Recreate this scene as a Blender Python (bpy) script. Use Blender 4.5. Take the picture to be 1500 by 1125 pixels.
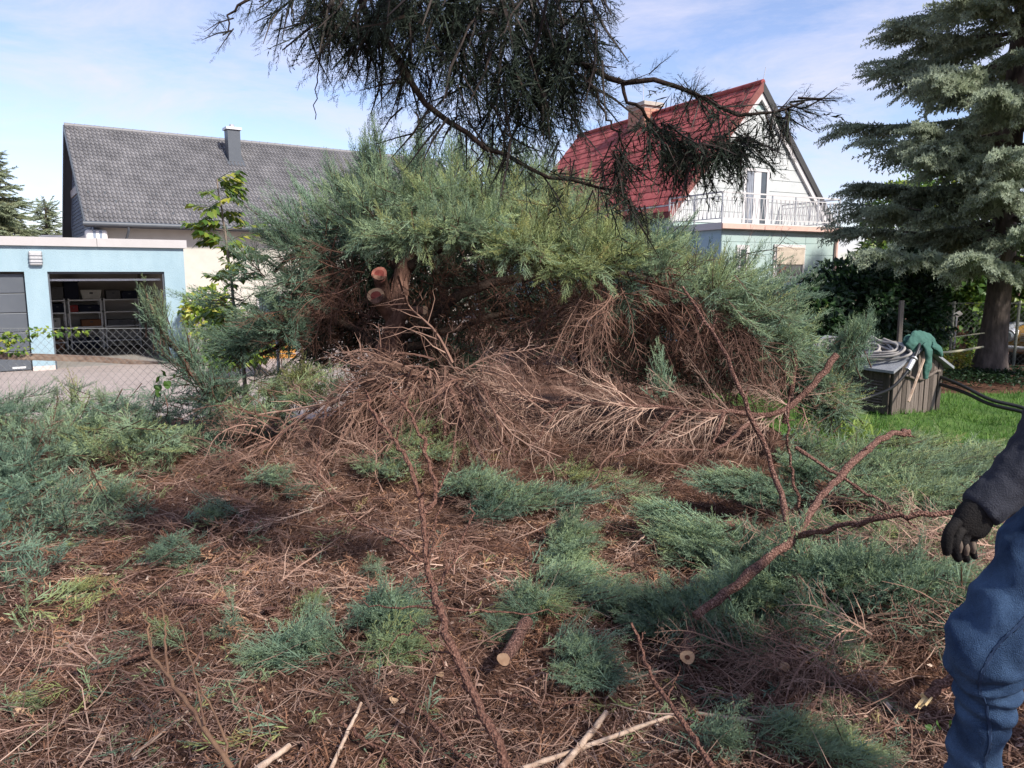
import bpy, math, random
import numpy as np
from mathutils import Vector, Matrix
rng = np.random.default_rng(11)
random.seed(11)
R = math.radians
for o in list(bpy.data.objects):
    bpy.data.objects.remove(o)
scene = bpy.context.scene
COL = scene.collection

# ---------------------------------------------------------------- camera
FPX, CX, CY, PITCH, EYE = 1100.0, 750.0, 562.5, R(8.4), 1.65
cam_data = bpy.data.cameras.new('camera')
cam_data.sensor_width = 36.0
cam_data.lens = 36.0 * FPX / 1500.0
cam_data.clip_start = 0.05
cam_data.clip_end = 1500.0
cam = bpy.data.objects.new('camera', cam_data)
cam.location = (0, 0, EYE)
cam.rotation_euler = (math.pi / 2 - PITCH, 0, 0)
COL.objects.link(cam)
scene.camera = cam

# ---------------------------------------------------------------- light
SUN_AZ = Vector((0.70, -0.71, 0)).normalized()       # horizontal direction towards the sun
SUN_EL = R(41)
sd = Vector((SUN_AZ.x * math.cos(SUN_EL), SUN_AZ.y * math.cos(SUN_EL), math.sin(SUN_EL)))
sun_data = bpy.data.lights.new('sun', 'SUN')
sun_data.energy = 3.15
sun_data.angle = R(5.0)
sun_data.color = (1.0, 0.94, 0.85)
sun = bpy.data.objects.new('sun', sun_data)
sun.rotation_euler = sd.to_track_quat('Z', 'Y').to_euler()
sun.location = (12, -12, 14)
COL.objects.link(sun)

world = bpy.data.worlds.new('World')
scene.world = world
world.use_nodes = True
wn, wl = world.node_tree.nodes, world.node_tree.links
wn.clear()
w_out = wn.new('ShaderNodeOutputWorld')
w_bg = wn.new('ShaderNodeBackground')
w_bg.inputs['Strength'].default_value = 0.095
sky = wn.new('ShaderNodeTexSky')
sky.sky_type = 'NISHITA'
sky.sun_disc = False
sky.sun_elevation = SUN_EL
sky.sun_rotation = math.atan2(SUN_AZ.x, SUN_AZ.y)
sky.air_density = 1.0
sky.dust_density = 0.6
sky.ozone_density = 2.0
tc = wn.new('ShaderNodeTexCoord')
sep = wn.new('ShaderNodeSeparateXYZ')
wl.new(tc.outputs['Generated'], sep.inputs[0])
zmax = wn.new('ShaderNodeMath'); zmax.operation = 'MAXIMUM'; zmax.inputs[1].default_value = 0.0
wl.new(sep.outputs['Z'], zmax.inputs[0])
zadd = wn.new('ShaderNodeMath'); zadd.operation = 'ADD'; zadd.inputs[1].default_value = 0.12
wl.new(zmax.outputs[0], zadd.inputs[0])
dx = wn.new('ShaderNodeMath'); dx.operation = 'DIVIDE'
dy = wn.new('ShaderNodeMath'); dy.operation = 'DIVIDE'
wl.new(sep.outputs['X'], dx.inputs[0]); wl.new(zadd.outputs[0], dx.inputs[1])
wl.new(sep.outputs['Y'], dy.inputs[0]); wl.new(zadd.outputs[0], dy.inputs[1])
comb = wn.new('ShaderNodeCombineXYZ')
wl.new(dx.outputs[0], comb.inputs[0]); wl.new(dy.outputs[0], comb.inputs[1])
cn = wn.new('ShaderNodeTexNoise')
cn.inputs['Scale'].default_value = 1.25
cn.inputs['Detail'].default_value = 9
cn.inputs['Roughness'].default_value = 0.66
cn.inputs['Distortion'].default_value = 0.5
wl.new(comb.outputs[0], cn.inputs['Vector'])
cr = wn.new('ShaderNodeValToRGB')
cr.color_ramp.elements[0].position = 0.41; cr.color_ramp.elements[0].color = (0.06, 0.06, 0.06, 1)
cr.color_ramp.elements[1].position = 0.72; cr.color_ramp.elements[1].color = (0.8, 0.8, 0.8, 1)
wl.new(cn.outputs['Fac'], cr.inputs['Fac'])
cmix = wn.new('ShaderNodeMix'); cmix.data_type = 'RGBA'
wl.new(cr.outputs['Color'], cmix.inputs['Factor'])
wl.new(sky.outputs['Color'], cmix.inputs[6])
cmix.inputs[7].default_value = (4.4, 4.6, 4.9, 1)
wt = wn.new('ShaderNodeMix'); wt.data_type = 'RGBA'; wt.blend_type = 'MULTIPLY'; wt.inputs['Factor'].default_value = 1
wt.inputs[7].default_value = (.92, .86, .96, 1)
wl.new(cmix.outputs[2], wt.inputs[6])
wl.new(wt.outputs[2], w_bg.inputs['Color'])
wl.new(w_bg.outputs[0], w_out.inputs['Surface'])

scene.render.engine = 'CYCLES'
vs = scene.view_settings
vs.view_transform = 'Standard'
vs.look = 'None'
vs.gamma = 1.0
vs.exposure = 1.25
vs.use_curve_mapping = False
scene.cycles.use_denoising = True
scene.cycles.max_bounces = 8
scene.cycles.transparent_max_bounces = 8

# ---------------------------------------------------------------- helpers
def ray(px, py):
    u, v = (px - CX) / FPX, (CY - py) / FPX
    c, s = math.cos(PITCH), math.sin(PITCH)
    return np.array([u, c + v * s, -s + v * c])

def P(px, py, Y):
    d = ray(px, py)
    return np.array([0, 0, EYE]) + d * (Y / d[1])

def PG(px, py, lift=0.0):
    """where the line of sight through a pixel meets the ground"""
    d = ray(px, py)
    t = 1.0
    for _ in range(1500):
        p = np.array([0, 0, EYE]) + d * t
        if p[2] <= gz(p[0], p[1]) + lift:
            break
        t += 0.008
    return p

def sstep(a, b, x):
    t = np.clip((np.asarray(x, float) - a) / (b - a), 0, 1)
    return t * t * (3 - 2 * t)

def gz(x, y):
    x = np.asarray(x, float); y = np.asarray(y, float)
    near = 1 - sstep(8.2, 10.0, y)
    z = (.045 * np.sin(1.7 * x + .5) * np.cos(1.3 * y) + .032 * np.sin(4.1 * x + 1) * np.sin(3.7 * y + 2)
         + .018 * np.sin(8.3 * x + 2.2 * y) * np.sin(7.1 * y - 1.4 * x + 1) + .010 * np.sin(21 * x + 5 * y) * np.sin(19 * y - 6 * x)) * near
    z = z + .50 * np.exp(-((x + .72) / 1.0) ** 2 - ((y - 6.3) / .70) ** 2)
    z = z + .12 * np.exp(-((x - .3) / 2.4) ** 2 - ((y - 7.4) / 1.2) ** 2)
    z = z + .24 * np.exp(-((x + 1.15) / 1.15) ** 2 - ((y - 5.35) / .85) ** 2)
    z = z - .40 * sstep(8.4, 9.6, y) * sstep(-.3, -1.6, x)
    z = z - .40 * sstep(13.5, 15.5, y) * (1 - sstep(-.3, -1.6, x))
    return z

def unit(v):
    v = np.asarray(v, float)
    return v / np.maximum(np.linalg.norm(v, axis=-1, keepdims=True), 1e-9)

class MB:
    """collects triangles and quads; build() links them as one mesh object"""
    def __init__(s):
        s.V, s.F, s.T, s.n = [], [], [], 0
    def add(s, V, F, T=0.5):
        V = np.asarray(V, float).reshape(-1, 3); F = np.asarray(F, int)
        s.V.append(V); s.F.append(F + s.n)
        s.T.append(np.full(len(V), T, float) if np.isscalar(T) else np.asarray(T, float))
        s.n += len(V)
    def arrays(s):
        """vertices, triangles, tint (for use as a template)"""
        F = []
        for f in s.F:
            if f.shape[1] == 3: F.append(f)
            else: F += [f[:, [0, 1, 2]], f[:, [0, 2, 3]]]
        return np.concatenate(s.V), np.concatenate(F), np.concatenate(s.T)
    def mesh(s, name, m, smooth=False):
        me = bpy.data.meshes.new(name)
        V = np.concatenate(s.V).astype(np.float32)
        me.vertices.add(len(V)); me.vertices.foreach_set('co', V.ravel())
        sizes = np.concatenate([np.full(len(f), f.shape[1]) for f in s.F])
        loops = np.concatenate([f.ravel() for f in s.F]).astype(np.int32)
        me.loops.add(len(loops)); me.loops.foreach_set('vertex_index', loops)
        me.polygons.add(len(sizes))
        me.polygons.foreach_set('loop_start', np.concatenate([[0], np.cumsum(sizes)[:-1]]).astype(np.int32))
        me.polygons.foreach_set('use_smooth', np.full(len(sizes), bool(smooth)))
        me.update(calc_edges=True)
        a = me.attributes.new('tint', 'FLOAT', 'POINT')
        a.data.foreach_set('value', np.concatenate(s.T).astype(np.float32))
        if m is not None: me.materials.append(m)
        return me
    def build(s, name, m, parent=None, smooth=False):
        o = bpy.data.objects.new(name, s.mesh(name, m, smooth))
        COL.objects.link(o)
        if parent is not None: o.parent = parent
        return o

BOXF = np.array([[0, 1, 3, 2], [4, 6, 7, 5], [0, 4, 5, 1], [2, 3, 7, 6], [0, 2, 6, 4], [1, 5, 7, 3]])
def box(mb, x0, x1, y0, y1, z0, z1, T=.5):
    mb.add([(x, y, z) for x in (x0, x1) for y in (y0, y1) for z in (z0, z1)], BOXF[:, ::-1], T)

def bar(mb, a, b, w, h=None, up=(0, 0, 1), T=.5):
    a = np.asarray(a, float); b = np.asarray(b, float); h = w if h is None else h
    d = unit(b - a); s = np.cross(d, up)
    if np.linalg.norm(s) < 1e-3: s = np.cross(d, (0, 1, 0))
    s = unit(s); t = np.cross(s, d)
    mb.add([p + s * i * w / 2 + t * j * h / 2 for p in (a, b) for i in (-1, 1) for j in (-1, 1)], BOXF[:, ::-1], T)

def tube(mb, pts, rad, sides=6, T=.5, cap=True):
    pts = np.asarray(pts, float); n = len(pts)
    rad = np.full(n, rad, float) if np.isscalar(rad) else np.asarray(rad, float)
    tan = np.empty_like(pts); tan[1:-1] = pts[2:] - pts[:-2]; tan[0] = pts[1] - pts[0]; tan[-1] = pts[-1] - pts[-2]
    tan = unit(tan)
    ref = np.array([0, 0, 1.0]) if abs(tan[0][2]) < .9 else np.array([1.0, 0, 0])
    s = unit(np.cross(tan[0], ref))
    V = []
    ang = np.arange(sides) * 2 * math.pi / sides
    for i in range(n):
        s = unit(s - tan[i] * s.dot(tan[i])); t = np.cross(tan[i], s)
        V.append(pts[i] + rad[i] * (np.cos(ang)[:, None] * s + np.sin(ang)[:, None] * t))
    V = np.concatenate(V)
    i = np.arange(n - 1)[:, None] * sides; k = np.arange(sides)[None]
    k2 = (k + 1) % sides
    F = np.stack([i + k, i + k2, i + sides + k2, i + sides + k], -1).reshape(-1, 4)
    TT = T if np.isscalar(T) else np.repeat(np.asarray(T, float), sides)
    mb.add(V, F, TT)
    if cap:
        for j, fl in ((0, True), (n - 1, False)):
            idx = np.arange(sides) + j * sides
            c = len(V)
            tv = float(np.mean(TT)) if not np.isscalar(TT) else TT
            fan = [[0, 1 + (q + 1) % sides, 1 + q] if fl else [0, 1 + q, 1 + (q + 1) % sides] for q in range(sides)]
            mb.add(np.concatenate([[pts[j]], V[idx]]), fan, tv)

def smooth_path(pts, n):
    """Catmull-Rom through the points, n samples"""
    p = np.asarray(pts, float)
    if len(p) == 2: p = np.array([p[0], (p[0] + p[1]) / 2, p[1]])
    q = np.concatenate([[2 * p[0] - p[1]], p, [2 * p[-1] - p[-2]]])
    t = np.linspace(0, len(p) - 1 - 1e-6, n); i = t.astype(int); f = (t - i)[:, None]
    a, b, c, d = q[i], q[i + 1], q[i + 2], q[i + 3]
    return .5 * (2 * b + (c - a) * f + (2 * a - 5 * b + 4 * c - d) * f ** 2 + (3 * b - 3 * c + d - a) * f ** 3)

def wob(pts, amp):
    pts = np.array(pts, float)
    if len(pts) > 2: pts[1:-1] += rng.normal(0, amp, (len(pts) - 2, 3))
    return pts

def frames(d, up=None):
    d = unit(d); n = len(d)
    if up is None: up = rng.normal(0, 1, (n, 3))
    up = np.broadcast_to(np.asarray(up, float), (n, 3))
    x = unit(np.cross(d, up + rng.normal(0, .02, (n, 3)))); z = np.cross(x, d)
    return np.stack([x, d, z], -1)

def scatter(mb, tmpls, loc, d, size, tint, up=None, droop=None, pick=None):
    """copies of the templates (y = growth direction) merged into mb"""
    loc = np.asarray(loc, float).reshape(-1, 3); N = len(loc)
    d = np.broadcast_to(np.asarray(d, float), (N, 3))
    size = np.broadcast_to(np.asarray(size, float), (N,)); tint = np.broadcast_to(np.asarray(tint, float), (N,))
    droop = np.zeros(N) if droop is None else np.broadcast_to(np.asarray(droop, float), (N,))
    Rm = frames(d, up)
    pick = rng.integers(0, len(tmpls), N) if pick is None else pick
    for k, (V, F, T) in enumerate(tmpls):
        ix = np.nonzero(pick == k)[0]
        if not len(ix): continue
        W = np.einsum('nij,vj->nvi', Rm[ix] * size[ix, None, None], V)
        W[:, :, 2] -= droop[ix, None] * size[ix, None] * (np.maximum(V[:, 1], 0) ** 2)[None]
        W += loc[ix, None]
        FF = F[None] + (np.arange(len(ix)) * len(V))[:, None, None]
        TT = np.where(T[None] < -5, 0.0, np.clip(T[None] + tint[ix, None], .1, 1.0))
        mb.add(W.reshape(-1, 3), FF.reshape(-1, 3), TT.ravel())

# ---------------------------------------------------------------- records
def tag(o, label=None, cat=None, group=None, kind=None):
    if label: o['label'] = label
    if cat: o['category'] = cat
    if group: o['group'] = group
    if kind: o['kind'] = kind
    return o

def thing(name, label, cat, loc=(0, 0, 0), rotz=0.0, group=None):
    o = bpy.data.objects.new(name, None)
    o.empty_display_size = .2
    o.location = loc; o.rotation_euler = (0, 0, rotz)
    COL.objects.link(o)
    return tag(o, label, cat, group)

def inst(name, me, parent=None, loc=(0, 0, 0), rot=(0, 0, 0), scl=(1, 1, 1)):
    o = bpy.data.objects.new(name, me)
    COL.objects.link(o)
    o.parent = parent; o.location = loc; o.rotation_euler = rot; o.scale = scl
    return o

# ---------------------------------------------------------------- materials
def new_mat(name):
    m = bpy.data.materials.new(name); m.use_nodes = True
    return m, m.node_tree.nodes, m.node_tree.links, m.node_tree.nodes['Principled BSDF']

def mat(name, c1, c2=None, scale=6.0, rough=.75, bump=0.0, bscale=60.0, metal=0.0, stretch=(1, 1, 1), spec=.3, tint=False, detail=6, lo=.35, hi=.65):
    m, n, l, b = new_mat(name)
    b.inputs['Roughness'].default_value = rough
    b.inputs['Metallic'].default_value = metal
    b.inputs['Specular IOR Level'].default_value = spec
    c2 = c2 or tuple(x * .8 for x in c1)
    t = n.new('ShaderNodeTexCoord'); mp = n.new('ShaderNodeMapping')
    mp.inputs['Scale'].default_value = stretch
    l.new(t.outputs['Object'], mp.inputs['Vector'])
    nz = n.new('ShaderNodeTexNoise'); nz.inputs['Scale'].default_value = scale; nz.inputs['Detail'].default_value = detail
    nz.inputs['Roughness'].default_value = .6
    l.new(mp.outputs[0], nz.inputs['Vector'])
    r = n.new('ShaderNodeValToRGB')
    r.color_ramp.elements[0].position = lo; r.color_ramp.elements[0].color = (*c1, 1)
    r.color_ramp.elements[1].position = hi; r.color_ramp.elements[1].color = (*c2, 1)
    l.new(nz.outputs['Fac'], r.inputs['Fac'])
    out = r.outputs['Color']
    if tint:      # every piece its own shade, from the tint stored on it
        at = n.new('ShaderNodeAttribute'); at.attribute_name = 'tint'
        mr = n.new('ShaderNodeMapRange'); mr.inputs['To Min'].default_value = .55; mr.inputs['To Max'].default_value = 1.45
        l.new(at.outputs['Fac'], mr.inputs['Value'])
        mx = n.new('ShaderNodeMix'); mx.data_type = 'RGBA'; mx.blend_type = 'MULTIPLY'; mx.inputs['Factor'].default_value = 1
        l.new(out, mx.inputs[6]); l.new(mr.outputs[0], mx.inputs[7]); out = mx.outputs[2]
    l.new(out, b.inputs['Base Color'])
    if bump:
        n2 = n.new('ShaderNodeTexNoise'); n2.inputs['Scale'].default_value = bscale; n2.inputs['Detail'].default_value = 5
        l.new(mp.outputs[0], n2.inputs['Vector'])
        bp = n.new('ShaderNodeBump'); bp.inputs['Strength'].default_value = bump; bp.inputs['Distance'].default_value = .02
        l.new(n2.outputs['Fac'], bp.inputs['Height']); l.new(bp.outputs[0], b.inputs['Normal'])
    return m

def ramp_mat(name, stops, rough=.6, trans=.25, spec=.25, nscale=3.0, namp=.25):
    """leaf / twig material: colour by the tint stored on each spray, broken up by a little noise"""
    m, n, l, b = new_mat(name)
    b.inputs['Roughness'].default_value = rough; b.inputs['Specular IOR Level'].default_value = spec
    at = n.new('ShaderNodeAttribute'); at.attribute_name = 'tint'
    r = n.new('ShaderNodeValToRGB')
    els = r.color_ramp.elements
    while len(els) < len(stops): els.new(.5)
    for e, (p, c) in zip(els, stops): e.position = p; e.color = (*c, 1)
    l.new(at.outputs['Fac'], r.inputs['Fac'])
    t = n.new('ShaderNodeTexCoord')
    nz = n.new('ShaderNodeTexNoise'); nz.inputs['Scale'].default_value = nscale; nz.inputs['Detail'].default_value = 4
    l.new(t.outputs['Object'], nz.inputs['Vector'])
    mr = n.new('ShaderNodeMapRange'); mr.inputs['From Min'].default_value = .3; mr.inputs['From Max'].default_value = .7
    mr.inputs['To Min'].default_value = 1 - namp; mr.inputs['To Max'].default_value = 1 + namp
    l.new(nz.outputs['Fac'], mr.inputs['Value'])
    mx = n.new('ShaderNodeMix'); mx.data_type = 'RGBA'; mx.blend_type = 'MULTIPLY'; mx.inputs['Factor'].default_value = 1
    l.new(r.outputs['Color'], mx.inputs[6]); l.new(mr.outputs[0], mx.inputs[7])
    l.new(mx.outputs[2], b.inputs['Base Color'])
    if trans:
        tr = n.new('ShaderNodeBsdfTranslucent'); ms = n.new('ShaderNodeMixShader'); ms.inputs['Fac'].default_value = trans
        l.new(mx.outputs[2], tr.inputs['Color'])
        l.new(b.outputs[0], ms.inputs[1]); l.new(tr.outputs[0], ms.inputs[2])
        l.new(ms.outputs[0], n['Material Output'].inputs['Surface'])
    return m

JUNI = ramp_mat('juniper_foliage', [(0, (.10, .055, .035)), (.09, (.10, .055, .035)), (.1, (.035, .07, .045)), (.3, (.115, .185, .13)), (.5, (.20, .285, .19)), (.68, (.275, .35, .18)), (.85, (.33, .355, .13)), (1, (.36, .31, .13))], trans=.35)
OVER = ramp_mat('shade_darkened_foliage', [(0, (.04, .03, .025)), (.09, (.04, .03, .025)), (.1, (.012, .018, .013)), (.5, (.022, .034, .02)), (1, (.055, .055, .025))], trans=.12)  # greens darkened, the crown's shade put into the colour
SPRU = ramp_mat('spruce_needles', [(0, (.07, .05, .04)), (.09, (.07, .05, .04)), (.1, (.24, .19, .10)), (.3, (.22, .22, .12)), (.6, (.25, .295, .185)), (1, (.34, .395, .29))], trans=.4)
DEAD = ramp_mat('dead_twigs', [(0, (.035, .018, .013)), (.25, (.12, .062, .044)), (.5, (.25, .153, .115)), (.75, (.40, .275, .21)), (1, (.56, .43, .34))], trans=0, rough=.85, nscale=1.7, namp=.42)
RUST = ramp_mat('dead_juniper_sprays', [(0, (.06, .03, .02)), (.09, (.06, .03, .02)), (.1, (.11, .052, .032)), (.5, (.27, .14, .085)), (1, (.48, .29, .18))], trans=.15, rough=.85, nscale=1.5, namp=.4)
LEAF = ramp_mat('broad_leaves', [(0, (.012, .028, .014)), (.3, (.025, .06, .018)), (.6, (.075, .15, .025)), (.85, (.24, .30, .04)), (1, (.42, .36, .06))], trans=.3, rough=.45, spec=.4)
GRAS = ramp_mat('grass_blades', [(0, (.04, .10, .02)), (.5, (.085, .19, .03)), (1, (.22, .30, .07))], trans=.3)
SHADEB = mat('shade_darkened_bark', (.022, .016, .013), (.05, .036, .03), scale=20, rough=.95, bump=.5, spec=.08)  # bark colour darkened to stand in for shade on the limbs
BARK = mat('juniper_bark', (.05, .026, .019), (.22, .12, .088), scale=22, rough=.9, bump=.9, bscale=40, stretch=(1, 1, .25), lo=.3, hi=.7)
def flaky(name, dark, mid, pale):
    m, n, l, b = new_mat(name); b.inputs['Roughness'].default_value = .9; b.inputs['Specular IOR Level'].default_value = .2
    t = n.new('ShaderNodeTexCoord'); v = n.new('ShaderNodeTexVoronoi'); v.inputs['Scale'].default_value = 120
    nz = n.new('ShaderNodeTexNoise'); nz.inputs['Scale'].default_value = 110; nz.inputs['Detail'].default_value = 8
    l.new(t.outputs['Object'], nz.inputs['Vector']); l.new(t.outputs['Object'], v.inputs['Vector'])
    r = n.new('ShaderNodeValToRGB'); e = r.color_ramp.elements; e.new(.5)
    for q, (p, c) in zip(e, ((.32, dark), (.52, mid), (.74, pale))): q.position = p; q.color = (*c, 1)
    l.new(nz.outputs['Fac'], r.inputs['Fac']); l.new(r.outputs['Color'], b.inputs['Base Color'])
    bp = n.new('ShaderNodeBump'); bp.inputs['Strength'].default_value = 1; bp.inputs['Distance'].default_value = .01
    ad = n.new('ShaderNodeMath'); l.new(nz.outputs['Fac'], ad.inputs[0]); l.new(v.outputs['Distance'], ad.inputs[1])
    l.new(ad.outputs[0], bp.inputs['Height']); l.new(bp.outputs[0], b.inputs['Normal'])
    return m
FLAKE = flaky('flaky_red_bark', (.04, .02, .016), (.15, .075, .057), (.34, .215, .17))
TWIG = flaky('smooth_brown_bark', (.075, .035, .026), (.16, .08, .058), (.26, .15, .11))
PALE = mat('bleached_wood', (.52, .40, .31), (.30, .20, .14), scale=20, rough=.8, bump=.3, bscale=60)
CUT = mat('fresh_cut_wood', (.60, .40, .25), (.44, .26, .15), scale=22, rough=.7)
HEART = mat('red_heartwood', (.20, .035, .03), (.28, .08, .06), scale=26, rough=.7)
SPBARK = mat('spruce_bark', (.045, .036, .032), (.14, .11, .095), scale=9, rough=.95, bump=1.0, bscale=22, stretch=(1, 1, .35))

# ================================================================ ground
def grown(a, b, step, far, k=1.35):
    mid = np.arange(a, b + 1e-6, step)
    lo, hi, s, t = [], [], step, step
    p, q = a, b
    while p > -far: s *= k; p -= s; lo.append(p)
    while q < far: t *= k; q += t; hi.append(q)
    return np.concatenate([lo[::-1], mid, hi])

def sheet(name, xs, ys, zf, m, lift=0.0, keep=None, kind='structure', smooth=True):
    X, Y = np.meshgrid(xs, ys)
    Z = zf(X, Y) + lift
    nx, ny = len(xs), len(ys)
    i = (np.arange(ny - 1)[:, None] * nx + np.arange(nx - 1)[None])
    if keep is not None:
        k = keep((X[:-1, :-1] + X[1:, 1:]) / 2, (Y[:-1, :-1] + Y[1:, 1:]) / 2); i = i[k]
    i = i.ravel()
    mb = MB(); mb.add(np.stack([X, Y, Z], -1).reshape(-1, 3), np.stack([i, i + 1, i + nx + 1, i + nx], -1))
    return tag(mb.build(name, m, smooth=smooth), kind=kind)

def litter_mat():
    m, n, l, b = new_mat('forest_litter'); b.inputs['Roughness'].default_value = .95; b.inputs['Specular IOR Level'].default_value = .1
    t = n.new('ShaderNodeTexCoord')
    big = n.new('ShaderNodeTexNoise'); big.inputs['Scale'].default_value = 2.2; big.inputs['Detail'].default_value = 6
    fine = n.new('ShaderNodeTexNoise'); fine.inputs['Scale'].default_value = 55; fine.inputs['Detail'].default_value = 6; fine.inputs['Roughness'].default_value = .75
    l.new(t.outputs['Object'], big.inputs['Vector']); l.new(t.outputs['Object'], fine.inputs['Vector'])
    r = n.new('ShaderNodeValToRGB'); e = r.color_ramp.elements; e.new(.5)
    for q, (p, c) in zip(e, ((.33, (.03, .016, .012)), (.5, (.13, .07, .05)), (.68, (.28, .17, .12)))): q.position = p; q.color = (*c, 1)
    l.new(fine.outputs['Fac'], r.inputs['Fac'])
    r2 = n.new('ShaderNodeValToRGB'); e = r2.color_ramp.elements
    e[0].position = .38; e[0].color = (.55, .52, .5, 1); e[1].position = .62; e[1].color = (1.2, 1.15, 1.1, 1)
    l.new(big.outputs['Fac'], r2.inputs['Fac'])
    mx = n.new('ShaderNodeMix'); mx.data_type = 'RGBA'; mx.blend_type = 'MULTIPLY'; mx.inputs['Factor'].default_value = 1
    l.new(r.outputs['Color'], mx.inputs[6]); l.new(r2.outputs['Color'], mx.inputs[7]); l.new(mx.outputs[2], b.inputs['Base Color'])
    bp = n.new('ShaderNodeBump'); bp.inputs['Strength'].default_value = 1; bp.inputs['Distance'].default_value = .03
    l.new(fine.outputs['Fac'], bp.inputs['Height']); l.new(bp.outputs[0], b.inputs['Normal'])
    return m

sheet('ground', grown(-7, 7, .08, 400), grown(.8, 11.2, .07, 400), gz, litter_mat())
lawn_m = mat('lawn_soil', (.045, .10, .02), (.09, .15, .035), scale=5, rough=.95, bump=.6, bscale=40)
def on_lawn(x, y):
    return (x > 2.75 + .2 * np.sin(2.3 * y) - .12 * np.maximum(0, 6.6 - y)) & (y > 5.3 + .2 * np.sin(3 * x)) & (y < 10.4 + .25 * np.sin(1.7 * x)) & (x < 14)
sheet('lawn', np.arange(1.5, 14.1, .1), np.arange(5, 11, .1), gz, lawn_m, .012, on_lawn)

def paver_mat():
    m, n, l, b = new_mat('driveway_pavers'); b.inputs['Roughness'].default_value = .85
    t = n.new('ShaderNodeTexCoord'); br = n.new('ShaderNodeTexBrick'); mp = n.new('ShaderNodeMapping')
    mp.inputs['Rotation'].default_value = (0, 0, R(-34.5))
    l.new(t.outputs['Object'], mp.inputs['Vector']); l.new(mp.outputs[0], br.inputs['Vector'])
    br.inputs['Scale'].default_value = 2.2; br.inputs['Mortar Size'].default_value = .012
    br.inputs['Color1'].default_value = (.31, .26, .235, 1); br.inputs['Color2'].default_value = (.36, .30, .275, 1); br.inputs['Mortar'].default_value = (.24, .20, .18, 1)
    nz = n.new('ShaderNodeTexNoise'); nz.inputs['Scale'].default_value = 1.3; nz.inputs['Detail'].default_value = 5
    l.new(t.outputs['Object'], nz.inputs['Vector'])
    mr = n.new('ShaderNodeMapRange'); mr.inputs['To Min'].default_value = .78; mr.inputs['To Max'].default_value = 1.15
    l.new(nz.outputs['Fac'], mr.inputs['Value'])
    mx = n.new('ShaderNodeMix'); mx.data_type = 'RGBA'; mx.blend_type = 'MULTIPLY'; mx.inputs['Factor'].default_value = 1
    l.new(br.outputs['Color'], mx.inputs[6]); l.new(mr.outputs[0], mx.inputs[7]); l.new(mx.outputs[2], b.inputs['Base Color'])
    return m
sheet('driveway', np.linspace(-22, -1.9, 30), np.linspace(9.75, 36, 30), lambda x, y: np.full(np.shape(x), -.4), paver_mat(), .006)

# ================================================================ local frames of the buildings
class Frame:
    """a building's own axes: x along the front, y into the depth, z up from its ground"""
    def __init__(s, loc, rotz):
        s.loc = np.array(loc, float); s.rot = rotz
        c, q = math.cos(rotz), math.sin(rotz)
        s.M = np.array([[c, q, 0], [-q, c, 0], [0, 0, 1]])
    def to_local(s, p): return s.M @ (np.asarray(p, float) - s.loc)
    def hit(s, px, py, p0, nrm):
        o = s.to_local([0, 0, EYE]); d = s.M @ ray(px, py)
        nrm = np.asarray(nrm, float)
        return o + d * (nrm.dot(np.asarray(p0, float) - o) / nrm.dot(d))

# ---------------------------------------------------------------- garage
stucco = mat('light_blue_stucco', (.235, .335, .39), (.30, .405, .455), scale=2.6, rough=.95, bump=.5, bscale=70, stretch=(1, 1, .45), lo=.25, hi=.75)
base_m = mat('pinkish_plinth', (.50, .42, .39), (.56, .48, .44), scale=6, rough=.9)
metal_w = mat('pale_sheet_metal', (.38, .36, .355), (.42, .40, .40), scale=2, rough=.5)
anth = mat('anthracite_paint', (.075, .085, .10), (.085, .095, .11), scale=3, rough=.45)
dark_in = mat('garage_plaster', (.42, .39, .36), (.46, .43, .40), scale=3, rough=.95)
steel = mat('galvanised_steel', (.45, .45, .45), (.55, .55, .56), scale=30, rough=.45, metal=.6)
GF = Frame((-9.70, 16.0, -.4), R(34.5))
def front(px, py): return GF.hit(px, py, (0, 0, 0), (0, 1, 0))
g = thing('garage', 'flat roofed light blue garage with one open door bay', 'garage', GF.loc, GF.rot)
xr = front(272, 420)[0]; op0, op1 = front(71, 420)[0], front(242, 420)[0]; otop = front(150, 398)[2]
xd1 = front(42, 470)[0]; xd0 = xd1 - 2.45; x_l = xd0 - .5
roof_z = front(136, 349)[2]; D = 5.4; W = .24
mb = MB()
box(mb, op1, xr, 0, W, .1, otop); box(mb, xd1, op0, 0, W, .1, otop); box(mb, x_l, xd0, 0, W, .1, otop)
box(mb, x_l, xr, 0, W, otop, roof_z - .18)
box(mb, xr - W, xr, W, D, 0, roof_z - .18); box(mb, x_l, x_l + W, W, D, 0, roof_z - .18)
mb.build('wall', stucco, g)
mb = MB(); box(mb, x_l + W, xr - W, D - W, D, 0, roof_z - .18); box(mb, x_l + W, xr - W - .012, W, D - W, otop + .38, otop + .41)
box(mb, xr - W - .012, xr - W, W, D - W, 0, otop + .38); mb.build('inner_wall', dark_in, g)
mb = MB(); box(mb, x_l + W, xr - W - .012, W, D - W, .0, .012); mb.build('garage_floor', mat('concrete_floor', (.28, .26, .24), rough=.8), g)
for a, b in ((op1, xr), (xd1, op0), (x_l, xd0)):
    mb = MB(); box(mb, a - .0, b, -.006, W, 0, .1); mb.build('plinth', base_m, g)
mb = MB()
jx = front(141, 352)[0]
box(mb, x_l - .08, jx - .004, -.08, D + .08, roof_z - .18, roof_z); box(mb, jx + .004, xr + .06, -.08, D + .08, roof_z - .18, roof_z)
mb.build('roof_fascia', metal_w, g)
mb = MB()
for i in (-1, 1):
    xx = op0 if i < 0 else op1
    box(mb, xx + (0 if i < 0 else -.035), xx + (.035 if i < 0 else 0), .06, .12, 0, otop)
box(mb, op0 + .035, op1 - .035, .06, .12, otop - .045, otop)
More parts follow.
